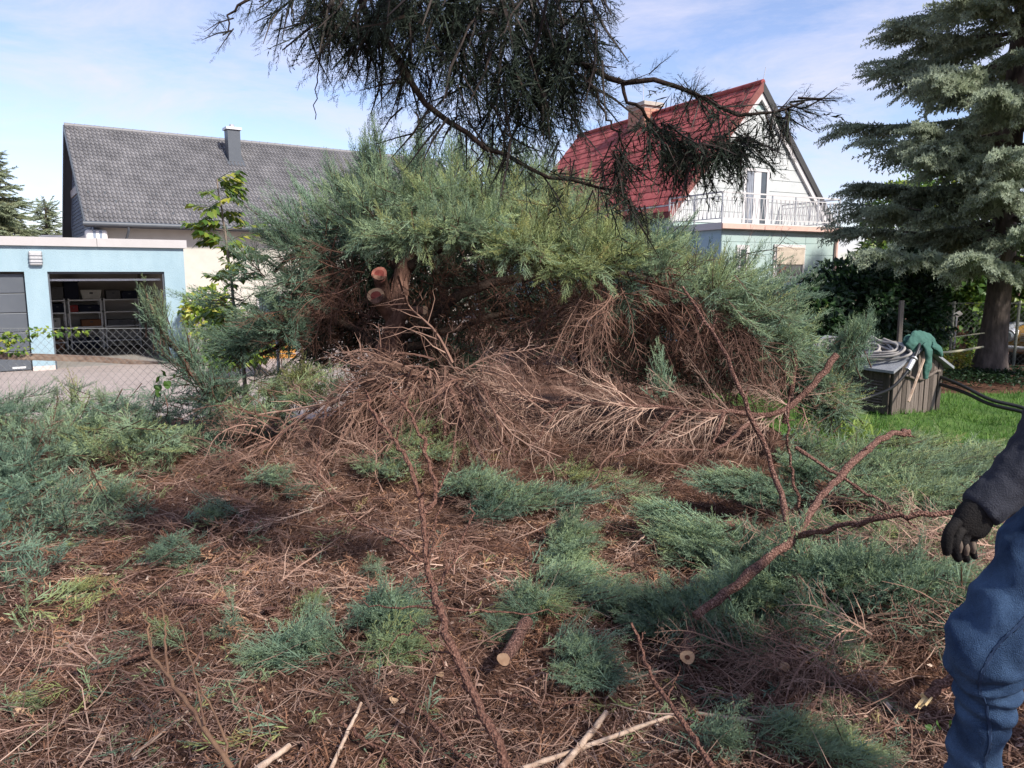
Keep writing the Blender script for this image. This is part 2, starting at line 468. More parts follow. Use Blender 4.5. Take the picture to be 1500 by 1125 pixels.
mb.build('door_frame', anth, g)
# raised sectional door under the ceiling and its rail
mb = MB(); box(mb, op0 + .04, op1 - .04, .3, 2.3, otop + .12, otop + .17); mb.build('raised_door', mat('door_inside', (.30, .29, .28), rough=.6), g)
mb = MB(); box(mb, op0 + .04, op1 - .04, .27, .30, otop - .20, otop - .155); mb.build('door_bottom_rail', steel, g)
dl = bpy.data.objects.new('sectional_door', None); COL.objects.link(dl); dl.parent = g
for k in range(5):
    mb = MB(); box(mb, xd0 + .01, xd1 - .01, .13, .17, .02 + k * .405, .02 + k * .405 + .395)
    o = mb.build('door_panel', anth, dl)
    bv = o.modifiers.new('bevel', 'BEVEL'); bv.width = .012; bv.segments = 2
mb = MB(); box(mb, xd1 - .36, xd1 - .12, .122, .13, .06, .10); mb.build('maker_plate', mat('plate_white', (.6, .6, .6)), dl)
lp = front(52, 378)
mb = MB(); zz = lp[2]
box(mb, lp[0] - .12, lp[0] + .12, -.10, 0, zz - .15, zz + .15)
lmp = mb.build('wall_lamp', steel, g)
bv = lmp.modifiers.new('bevel', 'BEVEL'); bv.width = .03; bv.segments = 3
for k in range(3):
    mb = MB(); box(mb, lp[0] - .125, lp[0] + .125, -.106, 0, zz - .10 + k * .07, zz - .085 + k * .07); mb.build('lamp_louvre', anth, lmp)

# what is stored in the open bay
RY = D - W - .62
def back(px, py, dy=0.0): return GF.hit(px, py, (0, RY + dy, 0), (0, 1, 0))
shelf_z = [back(150, y)[2] for y in (499, 478, 457, 439)]
edges = [(back(58, 450)[0], back(96, 450)[0]), (back(100, 450)[0], back(149, 450)[0]), (back(152, 450)[0], back(204, 450)[0])]
for (a, b), nm in zip(edges, ('left', 'middle', 'right')):
    wloc = GF.loc + GF.M.T @ np.array([a, RY, .012])
    t = thing('shelf_rack', {'left': 'metal shelf rack behind the left pillar of the open garage bay', 'middle': 'metal shelf rack carrying the white tub in the open garage', 'right': 'metal shelf rack nearest the side wall inside the garage'}[nm], 'shelf rack', wloc, GF.rot, 'metal shelf racks in the garage')
    w = b - a
    for x in (0, w - .035):
        for y in (0, .52):
            m_ = MB(); box(m_, x, x + .035, y, y + .035, 0, shelf_z[-1] + .03); m_.build('post', steel, t)
    for z in shelf_z:
        m_ = MB(); box(m_, .002, w - .002, -.004, .56, z - .035, z); m_.build('shelf', steel, t)
def store(name, label, px0, py0, px1, py1, m, lid=False, taper=0.0, dy=0.06, depth=.38):
    p0, p1 = back(px0, py1, dy), back(px1, py0, dy)
    zs = [.012] + shelf_z
    base = min(zs, key=lambda q: abs(q - p0[2]))
    w, h = p1[0] - p0[0], max(.06, p1[2] - p0[2])
    t = thing(name, label, 'storage box' if 'box' in name or 'crate' in name else name.split('_')[-1], GF.loc + GF.M.T @ np.array([p0[0], RY + dy, base + .002]), GF.rot)
    m_ = MB()
    a = taper * w
    m_.add([(a, 0, 0), (w - a, 0, 0), (w - a, depth, 0), (a, depth, 0), (0, -.01, h), (w, -.01, h), (w, depth + .01, h), (0, depth + .01, h)],
           [[3, 2, 1, 0], [4, 5, 6, 7], [0, 1, 5, 4], [1, 2, 6, 5], [2, 3, 7, 6], [3, 0, 4, 7]])
    b_ = m_.build('body', m, t); bv = b_.modifiers.new('bevel', 'BEVEL'); bv.width = .012; bv.segments = 2
    if lid:
        m_ = MB(); box(m_, -.015, w + .015, -.025, depth + .02, h + .001, h + .03); m_.build('lid', m, t)
    else:
        m_ = MB(); box(m_, w * .42, w * .58, -.016, -.006, h * .6, h * .75); m_.build('handle', anth, t)
white_p = mat('white_plastic', (.68, .67, .62), rough=.5); grey_p = mat('grey_plastic', (.16, .16, .17), rough=.6)
orange_c = mat('brown_cardboard', (.32, .15, .08), rough=.9); red_p = mat('red_plastic', (.38, .03, .03), rough=.5); navy_p = mat('navy_fabric', (.03, .035, .06), rough=.9)
store('plastic_tub', 'wide white plastic tub standing on top of the middle garage rack', 118, 424, 149, 439, white_p, taper=.1)
store('storage_box', 'grey lidded box on top of the left garage rack, by the pillar', 76, 421, 92, 439, grey_p, True)
store('storage_box', 'tall dark box beside the white tub on the garage racks', 95, 413, 114, 439, navy_p, True)
store('cardboard_box', 'brown cardboard box on the second shelf of the middle garage rack', 120, 467, 148, 478, orange_c)
store('storage_box', 'white box on the second shelf behind the left garage pillar', 74, 463, 88, 478, white_p)
store('tool_case', 'red tool case on the upper shelf of the middle garage rack', 102, 446, 114, 457, red_p)
store('duffel_bag', 'dark bag lying on the upper shelf of the middle garage rack', 116, 446, 146, 457, navy_p)
store('storage_box', 'dark box on the upper shelf behind the left garage pillar', 74, 443, 94, 457, navy_p)
store('storage_crate', 'grey crate on top of the right garage rack', 156, 425, 176, 439, grey_p)
store('storage_crate', 'dark crate on top of the right garage rack, by the side wall', 179, 427, 200, 439, navy_p)
store('storage_box', 'low grey box on the second shelf of the right garage rack', 158, 468, 196, 478, grey_p)
store('storage_box', 'dark box on the lowest shelf of the middle garage rack', 104, 486, 126, 499, grey_p, True)
store('cardboard_box', 'brown box on the garage floor under the left rack', 74, 505, 95, 521, orange_c)
store('storage_crate', 'dark crate on the garage floor under the middle rack', 104, 503, 146, 521, navy_p)
# tools on the inner side wall
sx = xr - W - .012
for k, (yy, lab) in enumerate(((1.2, 'wooden handled broom leaning on the garage side wall nearest the door'), (1.75, 'rake leaning on the garage side wall behind the broom'), (2.3, 'shovel leaning on the garage side wall, deepest of the tools'))):
    t = thing(['broom', 'rake', 'shovel'][k], lab, ['broom', 'rake', 'shovel'][k], GF.loc + GF.M.T @ np.array([sx - .10, yy, .012]), GF.rot)
    m_ = MB(); tube(m_, [(-.06, 0, .02), (.07, 0, 1.5)], .02, 6); m_.build('handle', mat('ash_wood', (.42, .27, .15)), t)
    m_ = MB(); box(m_, .045, .09, -.13, .13, 1.45, 1.6); m_.build('head', red_p if k == 0 else steel, t)
t = tag((lambda m_: (tube(m_, GF.loc + (np.array([[sx - .05, 1.0 + .17 * math.cos(a), 1.55 + .17 * math.sin(a)] for a in np.linspace(0, 18.5, 60)]) @ GF.M), .014, 5), m_.build('garden_hose', mat('hose_brown', (.35, .20, .13))))[1])(MB()), 'coiled brown hose hanging on the garage side wall', 'hose')

# ---------------------------------------------------------------- grey house
K = 1.41
EA = P(125, 325, 31)
HF = Frame((EA[0], EA[1], -.4), R(34.5))
ez = EA[2] + .4
rd, rise, L = 5.64, 4.62, 19.5
h = thing('grey_house', 'house with a steep grey tiled roof behind the blue garage', 'house', HF.loc, HF.rot)
tile_m = mat('grey_roof_tile', (.125, .123, .128), (.20, .195, .20), scale=1.1, rough=.5, tint=True)
cream = mat('cream_plaster', (.44, .41, .365), (.48, .45, .40), scale=3, rough=.95)
sl = math.hypot(rd, rise); ay, az = rd / sl, rise / sl
def wavy(side):
    """a slope of interlocking tiles: rows stepped, each tile with its roll"""
    mb = MB(); rows, pitch, sub = 25, .175, 6
    nx = int(L / pitch) * sub; rl = sl / rows
    x = np.linspace(0, L, nx + 1); roll = .062 * np.maximum(0, np.sin(np.arange(nx + 1) * 2 * math.pi / sub + .8)) + .012 * np.sin(np.arange(nx + 1) * 2 * math.pi / sub)
    for r in range(rows):
        jit = rng.normal(0, .002)
        tt = np.repeat(rng.uniform(.40, .60, nx // sub + 1), sub)[:nx + 1]
        for (s0, n0, s1, n1) in ((r * rl, .05 + jit, (r + 1) * rl, .010 + jit), (r * rl, .0, r * rl, .05 + jit)):
            V = []
            for s, n0_ in ((s0, n0), (s1, n1)):
                n_ = n0_ + roll
                y = s * ay - n_ * az; z = ez + s * az + n_ * ay
                if side: y = 2 * rd - y
                V.append(np.stack([x, y, z], -1))
            i = np.arange(nx); q = nx + 1
            F = np.stack([i, i + 1, i + q + 1, i + q], -1)
            mb.add(np.concatenate(V), F if not side else F[:, ::-1], np.concatenate([tt, tt]))
    return mb
roofs = [tag(wavy(0).build('roof_slope', tile_m, h), kind='stuff'), tag(wavy(1).build('roof_slope', tile_m, h), kind='stuff')]
mb = MB()
for sgn in (0, 1):
    f = (lambda y: y) if not sgn else (lambda y: 2 * rd - y)
    a = [(x, f(y), z) for x in (.02, L - .02) for (y, z) in ((-.0, ez - .03), (rd, ez + rise - .03), (rd, ez + rise - .2), (.0, ez - .2))]
    mb.add(a, [[0, 1, 2, 3], [4, 7, 6, 5], [0, 4, 5, 1], [3, 2, 6, 7], [0, 3, 7, 4], [1, 5, 6, 2]])
mb.build('roof_deck', anth, h)
m_ = MB(); tube(m_, [(0, 0, 0), (.42, 0, 0)], [.115, .10], 10); cap = m_.mesh('ridge_tile', tile_m, True)
for k in range(int(L / .4)):
    inst('ridge_tile', cap, h, (k * .4, rd, ez + rise + .02), (0, 0, 0))
slope = lambda px, py: HF.hit(px, py, (0, 0, ez), (0, -az, ay))
m_ = MB(); box(m_, -.11, .11, -.02, .16, 0, .09); vent = m_.mesh('roof_vent', tile_m)
for px in (117, 163, 218, 272, 325, 372, 420):
    p = slope(px, 193 + (px - 117) * .098)
    inst('roof_vent', vent, h, (p[0], p[1], p[2] + .03), (math.atan2(az, ay) - .35, 0, 0))
m_ = MB(); box(m_, -.03, .03, -.03, .03, 0, .10); guard = m_.mesh('snow_guard', anth)
for r_, y0 in enumerate((284, 297, 311)):
    for k in range(14):
        p = slope(129 + k * 25 + (r_ % 2) * 16, y0 + k * .9)
        inst('snow_guard', guard, h, (p[0], p[1], p[2] + .03), (0, 0, 0))
# walls
mb = MB(); wy = .75
box(mb, .35, L - .35, wy, wy + .3, 0, ez + .3); box(mb, .35, L - .35, 2 * rd - wy - .3, 2 * rd - wy, 0, ez + .3)
mb.build('wall', cream, h)
slate = mat('slate_blue_cladding', (.085, .105, .15), (.095, .12, .165), scale=2, rough=.6)
frame_m = mat('blue_grey_trim', (.20, .24, .31), (.22, .26, .33), scale=2, rough=.55)
def gable_tri(mb, x0, x1, m0=.10, zb=0.0):
    y0, y1 = m0, 2 * rd - m0
    top = ez + rise - .22
    pts = [(wy, zb), (2 * rd - wy, zb), (2 * rd - wy, ez + wy * rise / rd - .22), (rd, top), (wy, ez + wy * rise / rd - .22)]
    V = [(x, y, z) for x in (x0, x1) for (y, z) in pts]
    mb.add(V[:], [[0, 4, 3], [0, 3, 2], [0, 2, 1], [5, 8, 9], [5, 7, 8], [5, 6, 7]]); mb.add(V, [[0, 1, 6, 5], [1, 2, 7, 6], [2, 3, 8, 7], [3, 4, 9, 8], [4, 0, 5, 9]])
mb = MB(); gable_tri(mb, .33, .60); mb.build('gable_wall', frame_m, h); mb = MB(); gable_tri(mb, L - .6, L - .33); mb.build('gable_wall', frame_m, h)
# louvred cladding slats in the gable, cut to the slope
for k in range(30):
    z0 = ez - .35 + k * .165; z1 = z0 + .15
    ylo = max(wy + .35, (z1 - ez + .45) * rd / rise + .15)
    if 1.55 < z0 - ez + .0 < 2.0: continue
    if ylo > rd - .2: break
    mb = MB(); mb.add([(.30, ylo, z0), (.30, 2 * rd - ylo, z0), (.315, 2 * rd - ylo, z1), (.315, ylo, z1), (.33, ylo, z0), (.33, 2 * rd - ylo, z0), (.33, 2 * rd - ylo, z1), (.33, ylo, z1)],
                      [[0, 3, 2, 1], [0, 1, 5, 4], [3, 7, 6, 2], [0, 4, 7, 3], [1, 2, 6, 5]])
    mb.build('cladding_slat', slate, h)
mb = MB(); box(mb, .24, .33, wy + .2, 2 * rd - wy - .2, ez - .62, ez - .38); mb.build('gable_trim', metal_w, h)
mb = MB(); zt = ez + 1.62; box(mb, .26, .33, 2.75, 2 * rd - 2.75, zt, zt + .34); mb.build('gable_trim', metal_w, h)
mb = MB()
for sgn in (0, 1):
    f = (lambda y: y) if not sgn else (lambda y: 2 * rd - y)
    V = [(x, f(y), z) for x in (-.05, .02) for (y, z) in ((-.05, ez - .26), (rd, ez + rise - .26), (rd, ez + rise + .03), (-.05, ez + .03))]
    mb.add(V, [[0, 1, 2, 3], [7, 6, 5, 4], [0, 4, 5, 1], [3, 2, 6, 7], [0, 3, 7, 4]])
mb.build('verge_board', anth, h)
mb = MB(); tube(mb, [(-.1, -.10, ez - .06), (L, -.10, ez - .06)], .10, 8); mb.build('gutter', anth, h, True)
pg = HF.hit(188, 333, (0, 0, 0), (0, 1, 0))
mb = MB(); tube(mb, [(pg[0], -.08, ez - .12), (pg[0], -.05, ez - .3), (pg[0] - .05, wy - .1, ez - .75), (pg[0] - .05, wy - .08, ez - 1.1), (pg[0] - .05, wy - .08, 0)], .055, 8)
mb.build('downpipe', anth, h, True)
# white corner column with two grey bands under the eave
cc = HF.hit(124, 338, (0, .3, 0), (0, 1, 0)); cd = HF.hit(157, 338, (0, .3, 0), (0, 1, 0)); cw = cd[0] - cc[0]
mb = MB(); box(mb, cc[0] + .02, cd[0], .18, wy - .004, 0, ez - .28); oc = mb.build('corner_pillar', mat('white_plaster', (.78, .76, .74), rough=.8), h)
bv = oc.modifiers.new('bevel', 'BEVEL'); bv.width = .12; bv.segments = 4
for q in (.34, .62):
    mb = MB(); box(mb, cc[0] + cw * q, cc[0] + cw * (q + .13), .172, .182, 0, ez - .3); mb.build('pillar_band', frame_m, h)
# chimney
cb = slope(345, 240); hw = .30
p_top = HF.hit(342, 184, (0, cb[1] + .2, 0), (0, 1, 0))
mb = MB(); box(mb, cb[0] - hw, cb[0] + hw, cb[1] + .0, cb[1] + .62, cb[2] - .6, p_top[2] - .22); ch = mb.build('chimney', anth, h)
mb = MB(); box(mb, cb[0] - hw - .07, cb[0] + hw + .07, cb[1] - .07, cb[1] + .69, p_top[2] - .22, p_top[2] - .10); mb.build('chimney_cap', steel, ch)
mb = MB(); tube(mb, [(cb[0], cb[1] + .31, p_top[2] - .10), (cb[0], cb[1] + .31, p_top[2] + .06)], .12, 10); mb.build('flue', steel, ch)
mb = MB(); mb.add([(cb[0] - hw - .1, cb[1] - .22, cb[2] - .22 * rise / rd + .06), (cb[0] + hw + .16, cb[1] - .22, cb[2] - .22 * rise / rd + .06), (cb[0] + hw + .16, cb[1] + .7, cb[2] + .7 * rise / rd + .08), (cb[0] - hw - .1, cb[1] + .7, cb[2] + .7 * rise / rd + .08)], [[0, 1, 2, 3]])
mb.build('flashing', anth, ch)
# a window in the wall low behind the young tree
pw = HF.hit(398, 448, (0, wy, 0), (0, 1, 0)); 
mb = MB(); box(mb, pw[0] - .7, pw[0] + .7, wy - .05, wy, pw[2] - 1.0, pw[2] + .6); wv = mb.build('window', metal_w, h)
mb = MB(); box(mb, pw[0] - .6, pw[0] + .6, wy - .06, wy - .05, pw[2] - .9, pw[2] + .5); mb.build('pane', mat('window_glass', (.05, .07, .09), rough=.1, spec=.6), wv)

# ---------------------------------------------------------------- red roofed house
AP = P(1114, 121, 25)
RF = Frame((AP[0], AP[1], -.4), R(28))
rz = AP[2] + .4; hw, fall, LR = 3.44, 3.95, 10.6
rh = thing('red_roof_house', 'pale mint house with a steep red tiled roof and a balcony', 'house', RF.loc, RF.rot)
red_t = mat('red_roof_tile', (.24, .048, .048), (.31, .085, .078), scale=3.5, rough=.85, tint=True)
mint = mat('mint_fibre_board', (.41, .43, .425), (.46, .475, .465), scale=2, rough=.9, bump=.1, bscale=12)
mint2 = mat('mint_wall', (.31, .405, .39), (.345, .43, .41), scale=2, rough=.9)
side_shade = mat('mint_wall_shade_blue', (.30, .43, .49), (.33, .46, .52), scale=2, rough=.9)  # mint paint tinted blue, sky-lit shade put into the colour
white = mat('white_paint', (.52, .505, .50), (.47, .455, .45), scale=4, rough=.6)
copper = mat('faded_copper', (.52, .34, .28), (.58, .40, .34), scale=6, rough=.6)
pane_m = mat('dark_glass', (.06, .07, .08), rough=.08, spec=.6)
slr = math.hypot(hw, fall); ux, uz = hw / slr, fall / slr
mb = MB()
for s in (-1, 1):
    V = [(s * x, y, z) for y in (-.10, LR) for (x, z) in ((0.0, rz - .05), (hw + .15, rz - .05 - (hw + .15) * fall / hw), (hw + .15, rz - .2 - (hw + .15) * fall / hw), (0, rz - .2))]
    mb.add(V, [[0, 1, 2, 3], [7, 6, 5, 4], [0, 4, 5, 1], [3, 2, 6, 7], [1, 5, 6, 2]])
mb.build('roof_deck', mat('roof_batten', (.16, .05, .045), rough=.9), rh)
rows, colsn = 16, 26
rl, cw_ = (slr + .2) / rows, (LR + .1) / colsn
pitch_a = math.atan2(fall, hw)
def shingle(w, l):
    m_ = MB(); box(m_, .006, w - .006, 0, l * 1.12, 0, .018); return m_
sh = shingle(cw_, rl)
shV, shF, shT = sh.arrays()
far = MB(); cnt = 0
shm = [shingle(cw_, rl).mesh('tile', red_t) for _ in range(4)]
for k_, me in enumerate(shm):
    me.attributes['tint'].data.foreach_set('value', np.full(len(me.vertices), (.25, .42, .58, .75)[k_], np.float32))
# tile axes: x along the ridge, y up the slope, z out of the slope
for s in (-1, 1):
    Rl = Matrix(((0, -s * ux, s * uz), (-1 if s < 0 else 1, 0, 0), (0, uz, ux)))
    for r_ in range(rows):
        for c_ in range(colsn):
            dist = slr + .2 - r_ * rl
            yy = -.10 + c_ * cw_ + (cw_ if s < 0 else 0) + (.5 * cw_ if (r_ % 2 and 0 < c_ < colsn - 1) else 0)
            base = Vector((s * dist * ux + s * uz * .012, yy, rz - .05 - dist * uz + .012 * ux))
            tilt = Matrix.Rotation(R(-3.2) + rng.normal(0, .006), 3, 'X')
            Mx = Rl @ tilt @ Matrix.Rotation(rng.normal(0, .006), 3, 'Z')
            if s < 0 and c_ < 18:
                o = inst('tile', shm[rng.integers(0, 4)], rh); o.matrix_local = Matrix.Translation(base) @ Mx.to_4x4(); cnt += 1
            else:
                far.add(shV @ np.array(Mx).T + np.array(base), shF, rng.uniform(.2, .8))
tag(far.build('roof_tiling', red_t, rh), kind='stuff')
mb = MB(); tube(mb, [(0, -.12, rz), (0, LR, rz)], .09, 8); mb.build('ridge_cap', red_t, rh, True)
# barge boards
for s in (-1, 1):
    mb = MB(); e = hw + .2
    V = [(s * x, y, z) for y in (-.15, -.10) for (x, z) in ((0, rz + .02), (e, rz + .02 - e * fall / hw), (e, rz - .26 - e * fall / hw), (0, rz - .30))]
    mb.add(V, [[0, 1, 2, 3], [7, 6, 5, 4], [0, 4, 5, 1], [3, 2, 6, 7], [1, 5, 6, 2]]); mb.build('barge_board', mat('barge_red', (.20, .07, .06), rough=.7) if s < 0 else mat('barge_dark', (.05, .05, .05)), rh)
    mb = MB(); e = hw + .05
    V = [(s * x, y, z) for y in (-.10, -.02) for (x, z) in ((0, rz - .24), (e, rz - .24 - e * fall / hw), (e, rz - .50 - e * fall / hw), (0, rz - .52))]
    mb.add(V, [[0, 1, 2, 3], [7, 6, 5, 4], [0, 4, 5, 1], [3, 2, 6, 7], [1, 5, 6, 2]]); mb.build('soffit_board', white, rh)
# gable of long horizontal boards, cut to the slope, with a door opening
gp = lambda px, py: RF.hit(px, py, (0, 0, 0), (0, 1, 0))
dA, dB = gp(1091, 300), gp(1121, 300); dx0, dx1 = dA[0], dB[0]; dtop = gp(1105, 251)[2]
bz = gp(1110, 329)[2]                        # balcony floor
mb = MB(); V = [(x, y, z) for y in (.02, .25) for (x, z) in ((-hw + .1, 0), (hw - .1, 0), (hw - .1, rz - .3 - (hw - .1) * fall / hw), (0, rz - .3), (-hw + .1, rz - .3 - (hw - .1) * fall / hw))]
mb.add(V, [[0, 1, 2], [0, 2, 3], [0, 3, 4], [7, 6, 5], [8, 7, 5], [9, 8, 5]]); mb.add(V, [[0, 4, 9, 5], [2, 1, 6, 7]])
mb.build('gable_wall', mint2, rh)
bh = .36; z = bz; k = 0
while z < rz - .7:
    half0 = (rz - .42 - z) * hw / fall; half1 = (rz - .42 - z - bh) * hw / fall
    if half1 < .15: break
    spans = [(-1, 1)]
    cut = [-half0, half0]
    if z < dtop - .05: pieces = [(-half0, dx0 - .12), (dx1 + .12, half0)]
    else: pieces = [(-half0, .3 + .5 * (k % 2)), (.3 + .5 * (k % 2), half0)] if half1 > 1.2 else [(-half0, half0)]
    for a, b in pieces:
        a1 = max(a, -half1); b1 = min(b, half1); g_ = .008
        if b1 - a1 < .05: continue
        mb = MB()
        V = [(x, y, zq) for y in (-.012, .02) for (x, zq) in ((a + g_, z + g_), (b - g_, z + g_), (b1 - g_, z + bh - g_), (a1 + g_, z + bh - g_))]
        mb.add(V, [[0, 1, 2, 3], [0, 4, 5, 1], [3, 2, 6, 7], [0, 3, 7, 4], [1, 5, 6, 2]]); mb.build('siding_board', mint, rh)
    z += bh; k += 1
# side walls of the main house
mb = MB(); zs = rz - (hw) * fall / hw - .12
box(mb, -hw + .1, -hw + .35, .25, LR, 0, zs); mb.build('side_wall', side_shade, rh)
mb = MB(); box(mb, hw - .35, hw - .1, .25, LR, 0, zs); mb.build('side_wall', mint2, rh)
mb = MB(); box(mb, -hw + .1, hw - .1, LR, LR + .2, 0, zs); mb.build('back_wall', mint2, rh)
mb = MB(); box(mb, -hw + .02, -hw + .35, -.02, LR, zs, zs + .16); mb.build('eave_board', white, rh)
# balcony door
door = MB(); box(door, dx0 - .1, dx0, -.03, .14, bz, dtop); box(door, dx1, dx1 + .12, -.03, .14, bz, dtop); box(door, dx0 - .1, dx1 + .12, -.03, .14, dtop, dtop + .1)
dw = dx1 - dx0
dr = door.build('balcony_door', white, rh)
mb = MB(); box(mb, dx0, dx1, .0, .012, bz + .02, dtop); mb.build('pane', pane_m, dr)
mb = MB(); box(mb, dx0 + dw * .38, dx0 + dw * .72, -.02, -.004, bz + .02, dtop - .02); mb.build('door_leaf', white, dr)
mb = MB(); n_ = 14
for i in range(n_): mb.add([(dx0 + dw * (.05 + .30 * q / n_), -.012 - .012 * math.sin(q * 2.4), z_) for q in (i, i + 1) for z_ in (bz + .05, dtop - .02)], [[0, 2, 3, 1]])
mb.build('curtain', mat('grey_curtain', (.28, .30, .34), rough=.9), dr)
# lower storey standing forward, balcony on top
cf = RF.hit(1057, 340, (-3.58, -2.3, 0), (0, 1, 0))
fx0, fy = cf[0], -2.3; fx1 = RF.hit(1224, 345, (0, fy, 0), (0, 1, 0))[0]
fl = lambda px, py: RF.hit(px, py, (0, fy, 0), (0, 1, 0))
bz0 = fl(1057, 336)[2]
mb = MB(); box(mb, fx0, fx0 + .25, fy + .01, .0, 0, bz0); mb.build('side_wall', side_shade, rh)
mb = MB(); box(mb, fx0 + .004, fx1, fy, fy + .25, 0, bz0); box(mb, fx1 - .25, fx1, fy + .25, 0, 0, bz0); mb.build('front_wall', mint2, rh)
slab_t = fl(1057, 326)[2]
mb = MB(); box(mb, fx0 - .12, fx1 + .12, fy - .14, -.02, bz0, slab_t); mb.build('balcony_slab', white, rh)
mb = MB(); box(mb, fx0 - .15, fx1 + .15, fy - .20, fy - .14, bz0 + .02, slab_t - .03); mb.build('balcony_gutter', copper, rh)
mb = MB(); tube(mb, [(fx1 + .05, fy - .12, bz0), (fx1 - .02, fy - .07, bz0 - .3), (fx1 - .02, fy - .07, 0)], .05, 8); mb.build('downpipe', copper, rh)
rail_h = fl(1057, 281)[2]
for (a, b, n_) in (((fx0 - .05, fy - .05), (fx1 + .05, fy - .05), 5), ((fx0 - .05, fy - .05), (fx0 - .05, -.1), 2), ((fx1 + .05, fy - .05), (fx1 + .05, -.1), 2)):
    a = np.array([*a, 0]); b = np.array([*b, 0])
    for i in range(n_ + 1):
        p = a + (b - a) * i / n_
        if i or n_ == 5:
            mb = MB(); bar(mb, p + [0, 0, slab_t], p + [0, 0, rail_h - .02], .035); mb.build('rail_post', steel, rh)
    for zz_, th in ((rail_h, .04), (rail_h - .12, .02), (slab_t + .12, .025)):
        mb = MB(); bar(mb, a + [0, 0, zz_], b + [0, 0, zz_], th); mb.build('rail', white, rh)
    L_ = np.linalg.norm(b - a); nb = int(L_ / .085)
    for i in range(nb):
        q = a + (b - a) * (i + .5) / nb; dlt = unit(b - a) * .035 * (1 if i % 2 else -1)
        mb = MB(); bar(mb, q - dlt + [0, 0, slab_t + .13], q + dlt + [0, 0, rail_h - .13], .014); mb.build('baluster', white, rh)
# panels of the lower wall, little window and shuttered window
xs_ = [fx0 + .01] + [fl(px, 350)[0] for px in (1130, 1180)] + [fx1 - .01]
zs_ = [fl(1066, y)[2] for y in (420, 396, 372, 354, 337)]
for i in range(3):
    for j in range(4):
        mb = MB(); box(mb, xs_[i] + .008, xs_[i + 1] - .008, fy - .012, fy, zs_[j] + .008, zs_[j + 1] - .008); mb.build('wall_panel', mint2, rh)
def window(px0, py0, px1, py1, shutter):
    a, b = fl(px0, py1), fl(px1, py0)
    mb = MB(); box(mb, a[0], b[0], fy - .06, fy - .012, a[2], b[2]); w = mb.build('window', white, rh)
    f = .18 if not shutter else .07
    wd = b[0] - a[0]; f = f * min(1, wd)
    mb = MB(); box(mb, a[0] + f, b[0] - f, fy - .064, fy - .06, a[2] + f, b[2] - f); mb.build('pane', pane_m, w)
    mb = MB()
    for (xa, xb, za, zb) in ((a[0] + f, a[0] + f * 1.5, a[2] + f, b[2] - f), (b[0] - f * 1.5, b[0] - f, a[2] + f, b[2] - f), (a[0] + f * 1.5, b[0] - f * 1.5, b[2] - f * 1.5, b[2] - f)): box(mb, xa, xb, fy - .085, fy - .064, za, zb)
    mb.build('frame', white, w)
    if shutter:
        zz0 = a[2] + (b[2] - a[2]) * .42; n_ = 14; hh = (b[2] - f - zz0) / n_
        for i in range(n_):
            mb = MB(); box(mb, a[0] + f, b[0] - f, fy - .10, fy - .086, zz0 + i * hh, zz0 + (i + .85) * hh); mb.build('shutter_slat', mat('beige_shutter', (.55, .47, .38)) if i == 0 else bpy.data.materials['beige_shutter'], w)
window(1076, 359, 1096, 398, False)
window(1130, 359, 1178, 408, True)
# chimney of bricks
CB = RF.hit(945, 150, (0, 0, 0), (1, 0, 0)); cyy = CB[1]; ctop = CB[2]
mb = MB(); hwc = .40; zc0 = rz - 1.0
box(mb, -hwc, hwc, cyy - .5, cyy + .5, zc0, ctop - .22); chb = mb.build('chimney', mat('mortar', (.40, .33, .30)), rh)
brick_ms = [mat('brick_red', (.36, .16, .11), (.42, .21, .15), scale=9), mat('brick_tan', (.42, .24, .17), (.36, .19, .13), scale=9)]
for zi in range(int((ctop - .22 - zc0 - .45) / .125)):
    z0 = zc0 + .45 + zi * .125
    for yi in range(4):
        y0 = cyy - .52 + yi * .26
        mb = MB(); box(mb, -hwc - .018, -hwc, y0 + .008, y0 + .252, z0 + .006, z0 + .119); mb.build('brick', brick_ms[(zi + yi) % 2], chb)
    for xi in range(3):
        x0 = -hwc + xi * .27
        mb = MB(); box(mb, x0 + .006, x0 + .26, cyy - .518, cyy - .5, z0 + .006, z0 + .119); mb.build('brick', brick_ms[(zi + xi + 1) % 2], chb)
mb = MB(); box(mb, -hwc - .08, hwc + .08, cyy - .58, cyy + .58, ctop - .22, ctop - .08); mb.build('chimney_cap', mat('concrete_cap', (.42, .38, .34)), chb)
mb = MB(); tube(mb, [(-.1, cyy, ctop - .08), (-.1, cyy, ctop + .9)], .015, 5); mb.build('antenna', steel, rh)
mb = MB(); tube(mb, [(0, -.1, rz), (.1, -.1, rz + .45)], .012, 5); mb.build('lightning_rod', steel, rh)

# ---------------------------------------------------------------- far low house
FP = P(20, 345, 46)
lf = Frame((FP[0] - 2, FP[1], -.4), R(12))
lh = thing('low_house', 'low tiled roof just showing over the blue garage at far left', 'house', lf.loc, lf.rot)
mb = MB(); box(mb, .3, 9.7, .3, 6, 0, FP[2] + .2); mb.build('wall', cream, lh)
mb = MB(); zt = P(50, 340, 46)[2] + .4
mb.add([(0, 0, zt - .55), (10, 0, zt - .55), (10, 3, zt), (0, 3, zt), (0, 6.4, zt - .55), (10, 6.4, zt - .55)], [[0, 1, 2, 3], [3, 2, 5, 4], [0, 4, 5, 1]]); mb.add([(0, 0, zt - .55), (0, 3, zt), (0, 6.4, zt - .55), (10, 0, zt - .55), (10, 3, zt), (10, 6.4, zt - .55)], [[0, 1, 2], [3, 5, 4]])
mb.build('roof', tile_m, lh)

